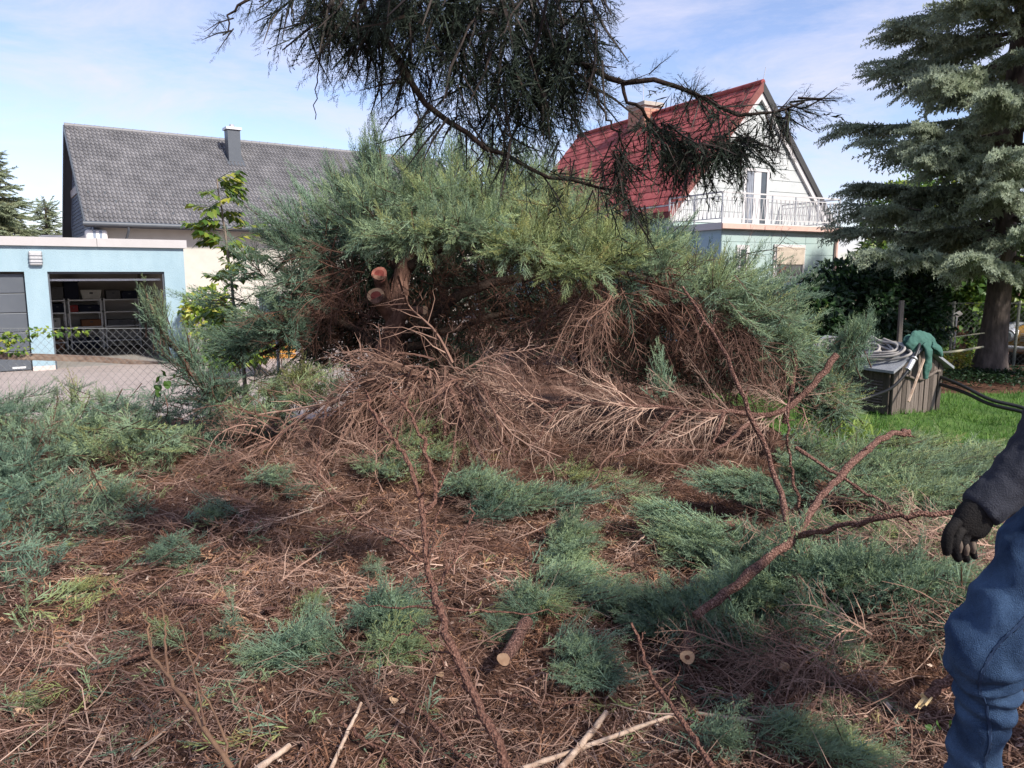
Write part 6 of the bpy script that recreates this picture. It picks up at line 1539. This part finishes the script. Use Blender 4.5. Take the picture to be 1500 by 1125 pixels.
for px in (1300, 1395, 1490, 1600):
    mb = MB(); xx = P(px, 500, 13.6)[0] - fb[0]; tube(mb, [(xx, .04, -.1), (xx, .04, Hh + .03)], .025, 8); mb.build('post', dw, f2)
line_m = mat('pale_cord', (.50, .47, .33), (.42, .40, .28))
for k, (a, b) in enumerate(((P(1310, 500, 11.2), P(1448, 487, 12.0)), (P(1352, 518, 10.8), P(1440, 508, 11.9)))):
    mb = MB(); tube(mb, smooth_path([a, (a + b) / 2 - [0, 0, .02], b], 10), .010 if k == 0 else .018, 6); tag(mb.build('line', line_m), ['thin upper cord stretched to the spruce trunk', 'thicker lower pale cord stretched to the spruce trunk'][k], 'cord', 'cords stretched to the spruce')
lm = P(1403, 460, 13.2); sl_ = thing('garden_lamp', 'small white tilted lamp head on a stick before the mesh fence', 'lamp', (lm[0], 13.2, fb[2]))
mb = MB(); V = [(-.09, -.03, .0), (.0, -.05, .06), (.09, -.01, .0), (.0, .01, -.06)]
mb.add([np.array(v) + [0, 0, lm[2] - fb[2]] for v in V] + [np.array(v) + [0, .03, lm[2] - fb[2] - .005] for v in V], [[3, 2, 1, 0], [4, 5, 6, 7], [0, 1, 5, 4], [1, 2, 6, 5], [2, 3, 7, 6], [3, 0, 4, 7]]); mb.build('lamp_head', white, sl_)
mb = MB(); tube(mb, [(0, .02, 0), (0, .02, lm[2] - fb[2] - .05)], .012, 6); mb.build('stick', steel, sl_)
# cars parked behind the spruce, their fronts showing at the picture's edge
def car(label, px, py, Y, yaw, paint, bump_m):
    p = P(px, py, Y); p[2] = gz(p[0], p[1])
    t = thing('parked_car', label, 'car', p, yaw, 'old cars parked behind the spruce')
    # body profile along x (front at x=0), lofted rounded sections
    prof = [(.0, .42, .66, .62), (.06, .34, .80, .70), (.4, .30, .90, .78), (1.0, .28, .97, .82), (1.35, .28, 1.02, .83), (2.6, .28, 1.02, .83), (3.2, .30, .98, .80), (3.75, .36, .88, .72), (3.85, .45, .70, .64)]
    def loft(prof, n=16, e=.5):
        mb = MB(); V = []
        for (x, z0, z1, hw_) in prof:
            for k in range(n):
                a = 2 * math.pi * k / n; c, s = math.cos(a), math.sin(a)
                V.append((x, hw_ * np.sign(c) * abs(c) ** e, (z0 + z1) / 2 + (z1 - z0) / 2 * np.sign(s) * abs(s) ** e))
        m = len(prof); F = [[i * n + k, (i + 1) * n + k, (i + 1) * n + (k + 1) % n, i * n + (k + 1) % n] for i in range(m - 1) for k in range(n)]
        mb.add(V, F); mb.add([V[k] for k in range(n)], [[0, k, k + 1] for k in range(1, n - 1)]); mb.add([V[(m - 1) * n + k] for k in range(n)], [[0, k + 1, k] for k in range(1, n - 1)])
        return mb
    loft(prof).build('body', paint, t, True)
    loft([(1.15, .98, 1.02, .74), (1.6, .98, 1.40, .66), (1.9, .98, 1.46, .64), (2.7, .98, 1.45, .64), (3.1, .98, 1.30, .66), (3.45, .95, 1.0, .72)]).build('cabin', paint, t, True)
    mb = MB()
    mb.add([(1.22, -.60, 1.06), (1.22, .60, 1.06), (1.56, .54, 1.37), (1.56, -.54, 1.37)], [[0, 3, 2, 1]]); mb.build('windscreen', pane_m, t)
    for s in (-1, 1):
        mb = MB(); q = [(1.45, s * .70, 1.08), (2.2, s * .70, 1.08), (2.2, s * .655, 1.36), (1.72, s * .655, 1.36)]; mb.add(q, [[0, 1, 2, 3] if s < 0 else [3, 2, 1, 0]]); mb.build('side_window', pane_m, t)
        mb = MB(); tube(mb, [(-.06, s * .50, .70), (.10, s * .50, .72)], [.125, .14], 16); hl = mb.build('headlight', steel, t, True)
        mb = MB(); tube(mb, [(-.10, s * .50, .70), (-.062, s * .50, .70)], [.07, .11], 16); mb.build('lens', mat('headlight_glass', (.25, .28, .30), rough=.05, spec=.8), hl, True)
        for x in (.75, 3.05):
            mb = MB(); a = np.linspace(0, 2 * math.pi, 19); tube(mb, [(x, s * .60, .31), (x, s * .62, .31), (x, s * .76, .31), (x, s * .78, .31)], [.24, .31, .31, .25], 20); w = mb.build('wheel', mat('tyre_rubber', (.02, .02, .02)), t, True)
            mb = MB(); tube(mb, [(x, s * .775, .31), (x, s * .79, .31)], .18, 16); mb.build('hub_cap', steel, w, True)
    mb = MB(); tube(mb, smooth_path([(.15, -.82, .45), (-.08, -.70, .45), (-.12, 0, .45), (-.08, .70, .45), (.15, .82, .45)], 16), .06, 8); mb.build('bumper', bump_m, t, True)
    for k in range(5):
        mb = MB(); box(mb, -.03, .02, -.30, .30, .60 + k * .035, .615 + k * .035); mb.build('grille_bar', steel, t)
    return t
silver = mat('silver_car_paint', (.55, .57, .60), (.52, .54, .57), rough=.25, metal=.3, spec=.6); yel = mat('old_yellow_car_paint', (.36, .20, .04), (.32, .17, .035), rough=.35, spec=.5)
car('silver car with round headlights parked behind the spruce trunk', 1468, 545, 16.4, R(22), silver, mat('cream_bumper', (.45, .40, .28)))
car('dull yellow car parked nearer, at the right edge beyond the ivy', 1512, 556, 14.9, R(26), yel, steel)

# ================================================================ person at right
pb = P(1432, 1190, 2.0); pb[2] = gz(pb[0], pb[1])
per = thing('person', 'person in blue jeans, dark sweatshirt and black work glove, bending a knee at right', 'person', pb)
def voxel(mb, name, m, parent, vox, smooth_it=4, disp=None):
    o = shift(mb, pb).build(name, m, parent, True)
    r = o.modifiers.new('remesh', 'REMESH'); r.mode = 'VOXEL'; r.voxel_size = vox; r.use_smooth_shade = True
    s = o.modifiers.new('smooth', 'SMOOTH'); s.iterations = smooth_it; s.factor = .5
    if disp:
        for q, (size, st) in enumerate(disp):
            tx = bpy.data.textures.new('cloth_folds_%d' % q, 'CLOUDS'); tx.noise_scale = size; tx.noise_depth = 2
            d = o.modifiers.new('folds', 'DISPLACE'); d.texture = tx; d.strength = st; d.mid_level = .5; d.texture_coords = 'LOCAL'
    return o
def loft(mb, pts, rads, sides=20, n=40, fold=None):
    """rads: per point (radius across, radius along the view)"""
    pth = smooth_path(pts, n); rr = smooth_path([(a, b, 0) for a, b in rads], n)
    V = []; 
    tan = np.gradient(pth, axis=0); tan = unit(tan)
    for q_, (p, t_, r_) in enumerate(zip(pth, tan, rr)):
        yv = np.array([0, 1.0, 0]); yv = unit(yv - t_ * yv.dot(t_)); xv = np.cross(yv, t_)
        for k in range(sides):
            a = 2 * math.pi * k / sides; fs = 1 + (fold(q_ / (n - 1), a) if fold else 0); V.append(p + xv * r_[0] * fs * math.cos(a) + yv * r_[1] * fs * math.sin(a))
    i = np.arange(n - 1)[:, None] * sides; k = np.arange(sides)[None]; k2 = (k + 1) % sides
    F = np.stack([i + k, i + k2, i + sides + k2, i + sides + k], -1).reshape(-1, 4)
    mb.add(V, F)
    mb.add([V[q] for q in range(sides)], [[0, q + 1, q] for q in range(1, sides - 1)]); mb.add(V[-sides:], [[0, q, q + 1] for q in range(1, sides - 1)])
S2 = 2.0 / FPX / .96        # metres per photo pixel at the person
hipL, kneeL, ankL = P(1580, 770, 2.0), P(1438, 945, 1.97), P(1430, 1185, 2.0)
hipR, kneeR, ankR = P(1605, 770, 2.24), P(1640, 975, 2.26), P(1720, 1150, 2.28)
lower = P(1585, 745, 2.12); chest = P(1640, 520, 2.13); neck = P(1665, 385, 2.12)
# body: one continuous figure underneath
mb = MB()
loft(mb, [hipL, (hipL + kneeL) / 2, kneeL, (kneeL + ankL) / 2, ankL], [(.075, .075), (.06, .06), (.042, .042), (.038, .038), (.032, .032)])
loft(mb, [hipR, (hipR + kneeR) / 2, kneeR, (kneeR + ankR) / 2, ankR], [(.075, .075), (.06, .06), (.042, .042), (.038, .038), (.032, .032)])
loft(mb, [lower - [0, 0, .05], lower + [0, 0, .12], (lower + chest) / 2, chest, chest + (neck - chest) * .6], [(.11, .15), (.105, .14), (.11, .145), (.12, .17), (.07, .12)])
loft(mb, [chest + (neck - chest) * .5, neck, neck + [-.03, 0, .06]], [(.06, .06), (.05, .052), (.05, .05)], n=12)
head = neck + np.array([-.06, 0, .16])
loft(mb, [head + [.0, 0, -.12], head + [-.015, 0, -.06], head + [-.01, 0, .0], head + [.0, 0, .07], head + [.005, 0, .115], head + [.005, 0, .125]], [(.05, .05), (.082, .066), (.095, .074), (.092, .074), (.05, .045), (.01, .01)], n=20)
loft(mb, [head + [-.075, 0, .02], head + [-.105, 0, -.02], head + [-.088, 0, -.035]], [(.012, .012), (.016, .015), (.008, .012)], n=10)   # nose
for s in (-1, 1): loft(mb, [head + [.012, s * .072, .015], head + [.015, s * .085, .0], head + [.01, s * .074, -.025]], [(.012, .006), (.018, .008), (.010, .006)], n=8)
sh, elb, wri = P(1612, 455, 1.95), P(1528, 660, 1.88), P(1436, 748, 1.86)
shR, elbR, wriR = P(1650, 455, 2.32), P(1590, 640, 2.42), P(1520, 740, 2.45)
for a, b, c in ((sh, elb, wri), (shR, elbR, wriR)): loft(mb, [chest + (a - chest) * .6, a, (a + b) / 2, b, (b + c) / 2, c], [(.06, .06), (.055, .055), (.045, .045), (.040, .040), (.036, .036), (.028, .03)])
skin = mat('skin', (.46, .28, .21), (.50, .31, .24), scale=20, rough=.6)
body = voxel(mb, 'body', skin, per, .012, 3)
for s in (-1, 1):
    mb = MB(); tube(mb, [head + [-.088, s * .03, .018], head + [-.094, s * .03, .018]], [.012, .006], 10); shift(mb, pb).build('eye', mat('eye', (.05, .04, .03), rough=.2), body)
mb = MB(); loft(mb, [head + [.02, 0, -.03], head + [.025, 0, .03], head + [.01, 0, .09], head + [.005, 0, .135]], [(.085, .072), (.09, .082), (.085, .078), (.02, .02)], n=14); voxel(mb, 'hair', mat('dark_hair', (.03, .02, .015), (.06, .04, .03), scale=40), per, .01, 2)
# jeans
denim_m, n_, l_, b_ = new_mat('blue_denim'); b_.inputs['Roughness'].default_value = .85; b_.inputs['Specular IOR Level'].default_value = .15
t_ = n_.new('ShaderNodeTexCoord')
nz = n_.new('ShaderNodeTexNoise'); nz.inputs['Scale'].default_value = 7; nz.inputs['Detail'].default_value = 5
l_.new(t_.outputs['Object'], nz.inputs['Vector'])
r_ = n_.new('ShaderNodeValToRGB'); e = r_.color_ramp.elements; e[0].position = .36; e[0].color = (.010, .024, .058, 1); e[1].position = .66; e[1].color = (.060, .108, .19, 1)
l_.new(nz.outputs['Fac'], r_.inputs['Fac'])
wv1 = n_.new('ShaderNodeTexNoise'); wv1.inputs['Scale'].default_value = 320; l_.new(t_.outputs['Object'], wv1.inputs['Vector'])
mr = n_.new('ShaderNodeMapRange'); mr.inputs['To Min'].default_value = .55; mr.inputs['To Max'].default_value = 1.45; l_.new(wv1.outputs['Fac'], mr.inputs['Value'])
mx = n_.new('ShaderNodeMix'); mx.data_type = 'RGBA'; mx.blend_type = 'MULTIPLY'; mx.inputs['Factor'].default_value = 1
l_.new(r_.outputs['Color'], mx.inputs[6]); l_.new(mr.outputs[0], mx.inputs[7]); l_.new(mx.outputs[2], b_.inputs['Base Color'])
bp = n_.new('ShaderNodeBump'); bp.inputs['Strength'].default_value = .8; bp.inputs['Distance'].default_value = .005; l_.new(wv1.outputs['Fac'], bp.inputs['Height']); l_.new(bp.outputs[0], b_.inputs['Normal'])
mb = MB()
legL = [P(1590, 735, 2.05), P(1548, 815, 2.0), P(1492, 885, 1.98), P(1442, 955, 1.96), P(1446, 1000, 1.97), P(1440, 1050, 1.98), P(1428, 1110, 2.0), P(1428, 1185, 2.0)]
radL = [(.140, .13), (.145, .13), (.118, .11), (.102, .098), (.080, .084), (.063, .074), (.066, .076), (.076, .082)]
def denim_fold(t, a):
    back = .5 - .5 * math.cos(a); frontw = 1 - back; g = lambda c, w: math.exp(-((t - c) / w) ** 2)
    return 1.7 * (.10 * g(.53, .08) * math.sin(95 * t + 1.4 * math.sin(a) + .6 * a) * (.25 + .75 * back) + .055 * g(.40, .09) * math.sin(62 * t + 2.2 * math.sin(a + .5)) * (.4 + .6 * frontw)
            + .07 * g(.93, .10) * math.sin(75 * t + 2.0 * math.cos(a)) + .06 * g(.66, .07) * math.sin(80 * t + 1.8 * math.sin(a + 1)) + .05 * g(.18, .12) * math.sin(40 * t + 2.5 * math.sin(a)) + .02 * math.sin(30 * t + 3 * a))
loft(mb, legL, radL, 40, 150, denim_fold)
loft(mb, [P(1605, 740, 2.2), hipR * .5 + kneeR * .5, kneeR, (kneeR + ankR) / 2, ankR], [(.13, .12), (.11, .11), (.09, .09), (.085, .085), (.088, .088)], 24, 50)
loft(mb, [lower + [0, 0, -.14], lower + [0, 0, .0], lower + [0, 0, .13]], [(.13, .17), (.14, .18), (.125, .165)], 24, 16)
jeans = voxel(mb, 'jeans', denim_m, per, .0075, 2, [(.14, .024), (.05, .010)])
seam_m = mat('denim_seam', (.012, .026, .06), (.022, .045, .095), scale=9, rough=.9)
sp = smooth_path([P(1530, 880, 1.872), P(1495, 915, 1.868), P(1462, 950, 1.862), P(1442, 985, 1.868), P(1437, 1010, 1.878), P(1447, 1045, 1.892), P(1452, 1085, 1.906), P(1446, 1125, 1.912), P(1440, 1180, 1.912)], 60)
mb = MB(); tube(mb, sp + np.array([0, .004, 0]), .0048, 6); so_ = shift(mb, pb).build('seam', seam_m, jeans, True)
sw_ = so_.modifiers.new('wrap', 'SHRINKWRAP'); sw_.target = jeans; sw_.offset = .0015; sw_.wrap_mode = 'ABOVE_SURFACE'
# sweatshirt
sweat = mat('dark_grey_sweatshirt', (.018, .020, .028), (.032, .034, .045), scale=14, rough=.95, bump=.35, bscale=260)
mb = MB()
loft(mb, [P(1592, 815, 2.1), P(1592, 760, 2.1), (lower + chest) / 2, chest, chest + (neck - chest) * .7], [(.172, .185), (.178, .19), (.168, .18), (.15, .19), (.075, .12)], 26, 40)
loft(mb, [chest + (sh - chest) * .5, sh, (sh + elb) / 2, elb + [.0, 0, .01], elb * .45 + wri * .55, wri + (wri - elb) * .02], [(.075, .075), (.078, .075), (.072, .068), (.074, .068), (.062, .06), (.050, .048)], 20, 50)
loft(mb, [chest + (shR - chest) * .5, shR, (shR + elbR) / 2, elbR, (elbR + wriR) / 2, wriR], [(.075, .075), (.078, .075), (.072, .068), (.070, .066), (.058, .056), (.046, .046)], 20, 50)
voxel(mb, 'sweatshirt', sweat, per, .0085, 4, [(.09, .024), (.03, .008)])
# gloves: palm, four fingers bent down, thumb
glove = mat('black_work_glove', (.007, .007, .008), (.018, .016, .015), scale=16, rough=.8, bump=.3, bscale=200, spec=.12)
worn = mat('dusty_finger_pads', (.20, .15, .11), (.07, .055, .045), scale=22, rough=.9)
def hand(w, Yo, flip=1):
    """palm and fingers placed round the wrist w (world), hanging down and forward"""
    mb = MB()
    q = lambda px, py, dy: P(px, py, 1.86 + dy * flip) + (w - wri)
    loft(mb, [q(1447, 738, .0), q(1432, 752, 0), q(1422, 768, .0), q(1416, 778, .005), q(1414, 783, .005)], [(.040, .036), (.048, .034), (.050, .032), (.046, .030), (.036, .024)], 18, 24)
    fing = [([(1404, 762, -.030), (1392, 776, -.036), (1386, 794, -.034), (1387, 812, -.026)], .0125), ([(1407, 776, -.018), (1400, 793, -.028), (1400, 810, -.022), (1404, 820, -.008)], .0118),
            ([(1417, 780, -.008), (1412, 797, -.018), (1413, 812, -.012), (1416, 821, .0)], .0112), ([(1427, 780, .008), (1424, 796, -.002), (1425, 809, .004), (1428, 817, .012)], .0100)]
    for pts, r in fing: loft(mb, [q(*p) for p in pts], [(r * 1.08, r * 1.08), (r * 1.08, r * 1.05), (r, r), (r * .8, r * .8)], 12, 18)
    loft(mb, [q(1420, 752, .028), q(1402, 768, .044), q(1394, 784, .046), q(1394, 796, .040)], [(.017, .016), (.016, .015), (.014, .014), (.010, .010)], 12, 18)
    loft(mb, [q(1458, 728, 0), q(1445, 741, 0)], [(.042, .042), (.041, .041)], 16, 8)
    g_ = voxel(mb, 'glove', glove, per, .0032, 3)
    return g_
gl = hand(wri, 0)
for (px, py, dy) in ((1405, 802, -.030), (1415, 806, -.024), (1425, 803, -.012)):
    mb = MB(); c_ = P(px, py, 1.86 + dy); loft(mb, [c_ + [0, .004, .016], c_ + [.0, .001, .004], c_ + [.002, .003, -.012]], [(.006, .009), (.0085, .011), (.006, .008)], 12, 10); shift(mb, pb).build('worn_pad', worn, gl, True)
hand(wriR, .6, -1)
boot = mat('brown_boot', (.07, .045, .03), (.11, .07, .05), rough=.7)
for a in (ankL, ankR):
    mb = MB(); z_ = gz(a[0], a[1]); f_ = np.array([a[0], a[1], z_])
    loft(mb, [f_ + [.075, 0, .05], f_ + [.03, 0, .055], f_ + [-.05, 0, .05], f_ + [-.14, 0, .035], f_ + [-.19, 0, .03]], [(.045, .035), (.055, .045), (.05, .045), (.035, .048), (.02, .03)], 16, 20)
    loft(mb, [f_ + [.02, 0, .05], f_ + [.015, 0, .13], a + [.0, 0, .06]], [(.055, .045), (.05, .045), (.055, .052)], 16, 10)
    voxel(mb, 'boot', boot, per, .008, 2)

# ================================================================ old juniper tree standing beside the camera, its bough hanging into view
ob = np.array([2.9, -2.6, 0.0]); ob[2] = gz(ob[0], ob[1])
ot = thing('juniper_tree', 'shade-darkened juniper tree whose hanging boughs cross the top of the view', 'tree', ob)
mb = MB(); tube(mb, wob(smooth_path([ob, ob + [-.1, .1, 1.5], ob + [.0, .1, 3.2], ob + [.1, .2, 6.0]], 14), .02) - ob, np.linspace(.24, .06, 14), 12); mb.build('trunk', BARK, ot, True)
top = ob + np.array([-.05, .1, 3.0])
def over(pts, r0, r1, name='limb'):
    path = wob(smooth_path(pts, 20), .006); mb = MB(); tube(mb, path - ob, np.linspace(r0, r1, 20), 7); mb.build(name, SHADEB, ot, True); return path
A = over([top, np.array([1.2, 0.3, 3.6]), P(640, -220, 2.7), P(690, -120, 2.75)], .07, .03)
B1 = over([P(690, -120, 2.75), P(760, -40, 2.8), P(800, 50, 2.8), P(850, 95, 2.75), P(905, 115, 2.7), P(985, 122, 2.65), P(1060, 165, 2.6), P(1130, 168, 2.6), P(1178, 150, 2.6)], .016, .003)
B2 = over([P(640, -220, 2.7), P(560, -60, 2.7), P(530, 10, 2.7), P(575, 80, 2.7), P(640, 165, 2.7), P(700, 210, 2.7), P(760, 240, 2.7), P(830, 265, 2.7), P(900, 280, 2.7), P(935, 312, 2.7)], .016, .003)
B3 = over([P(640, -220, 2.7), P(470, -80, 2.75), P(400, -20, 2.8), P(345, 10, 2.8), P(326, 52, 2.8)], .012, .002)
B4 = over([P(905, 115, 2.7), P(935, 160, 2.7), P(975, 200, 2.7), P(1040, 215, 2.65), P(1100, 205, 2.62)], .007, .003)
B5 = over([P(860, 98, 2.75), P(880, 160, 2.72), P(910, 210, 2.7), P(900, 260, 2.7)], .006, .002)
B6 = over([P(462, 0, 2.75), P(470, 60, 2.75), P(465, 110, 2.75), P(462, 175, 2.75)], .004, .0015, 'twig')
B7 = over([P(690, 200, 2.7), P(705, 250, 2.7), P(708, 300, 2.7)], .003, .0012, 'twig')
OSP = [spray(11, .13, .045, .0040, 2, .3) for _ in range(6)]
OPL = [plume(.26, 10, OSP, arch=-.12, spread=.5, sl=.62) for _ in range(6)]
mb = MB()
def hang(px, py, Y, rx, rzz, dep, n, bx=0, bz_=-.8, sc=1.0, tn=.28, tm=None, jit=.4):
    c = P(px, py, Y); s = Y / FPX; q = rng.uniform(-1, 1, (n, 3)); loc = c + q * np.array([rx * s, dep, rzz * s])
    scatter(mb, tm or OPL, loc, unit(np.array([bx, -.05, bz_]) + rng.normal(0, jit, (n, 3))), sc * rng.uniform(.6, 1.2, n), tn + rng.normal(0, .12, n), droop=.2)
hang(640, -10, 2.75, 180, 36, .22, 120, -.15, -.6); hang(650, 40, 2.75, 130, 40, .18, 62, 0, -.8, .85); hang(770, 60, 2.8, 100, 60, .18, 84, .1, -.8, .85); hang(690, 100, 2.75, 90, 36, .14, 30, -.1, -.8, .8)
hang(780, 140, 2.8, 60, 46, .12, 34, .05, -.9, .75); hang(840, 60, 2.8, 36, 60, .12, 26, .4, -.6, .85); hang(440, 0, 2.8, 40, 18, .1, 14, -.4, -.6, .7); hang(480, 40, 2.8, 30, 26, .08, 8, .1, -.9, .7)
hang(630, 175, 2.7, 40, 16, .08, 8, -.6, -.5, .8); hang(720, 190, 2.72, 50, 20, .08, 9, .1, -.9, .75); hang(560, 30, 2.7, 60, 18, .1, 16, -.2, -.7, .8); hang(580, 110, 2.7, 24, 14, .06, 6, -.7, -.4, .7)
for (px, py, rx, rz_, n_) in ((560, 20, 110, 40, 240), (650, 40, 90, 60, 240), (740, 60, 80, 90, 320), (800, 80, 60, 80, 220), (690, 130, 60, 30, 60), (795, 160, 34, 40, 70), (470, 10, 50, 18, 50), (840, 40, 30, 50, 70)):
    hang(px, py, 2.78, rx, rz_, .2, int(n_ * .6), .0, -.75, 1.1, .24, OSP, .55)
def along(path, k0, k1, n, bx, bz_, sc, tn=.28, jit=.35, tm=None):
    k = rng.integers(k0, k1, n); hang_loc = path[k] + rng.normal(0, .012, (n, 3))
    scatter(mb, tm or OPL, hang_loc, unit(np.array([bx, -.05, bz_]) + rng.normal(0, jit, (n, 3))), sc * rng.uniform(.5, 1.2, n), tn + rng.normal(0, .12, n), droop=.25)
along(B4, 6, 19, 44, .15, -.9, .65); along(B4, 10, 20, 16, .5, -.4, .6); along(B1, 13, 19, 18, .3, -.9, .6); along(B1, 17, 20, 8, 1.0, .1, .6); along(B1, 9, 16, 16, .3, .5, .4)
for B_, a_, b_, n_ in ((B4, 6, 19, 80), (B1, 12, 19, 34), (B5, 8, 19, 16), (B2, 12, 19, 26)): along(B_, a_, b_, n_, .15, -.85, 1.3, .24, .5, OSP)
along(B5, 8, 20, 12, .0, -1, .55); along(B2, 11, 19, 12, .1, -.8, .5, .5); along(B2, 17, 20, 8, .4, -.8, .6, .5); along(B3, 12, 20, 8, -.4, -.6, .45); along(B6, 4, 12, 3, 0, -.8, .35)
hang(960, 220, 2.68, 70, 14, .08, 22, .1, -.9, .6); hang(1070, 208, 2.62, 60, 10, .06, 14, .5, -.4, .6); hang(895, 235, 2.7, 14, 26, .05, 6, 0, -1, .6); hang(790, 230, 2.7, 50, 26, .08, 9, .1, -.9, .5)
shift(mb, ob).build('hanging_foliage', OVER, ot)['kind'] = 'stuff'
# the crown above and behind the camera, which shades the foreground
mb = MB(); n = 70
q = unit(rng.normal(0, 1, (n, 3))) * (rng.uniform(0, 1, (n, 1)) ** .4)
cc = np.array([2.3, -1.7, 5.0]) + q * np.array([3.2, 2.9, 1.7])
k_ = cc[:, 1] < 1.2
scatter(mb, PLS, cc[k_], unit(q[k_] + rng.normal(0, .4, (k_.sum(), 3)) + [0, 0, -.2]), rng.uniform(1.6, 2.6, k_.sum()), .4 + rng.normal(0, .1, k_.sum()))
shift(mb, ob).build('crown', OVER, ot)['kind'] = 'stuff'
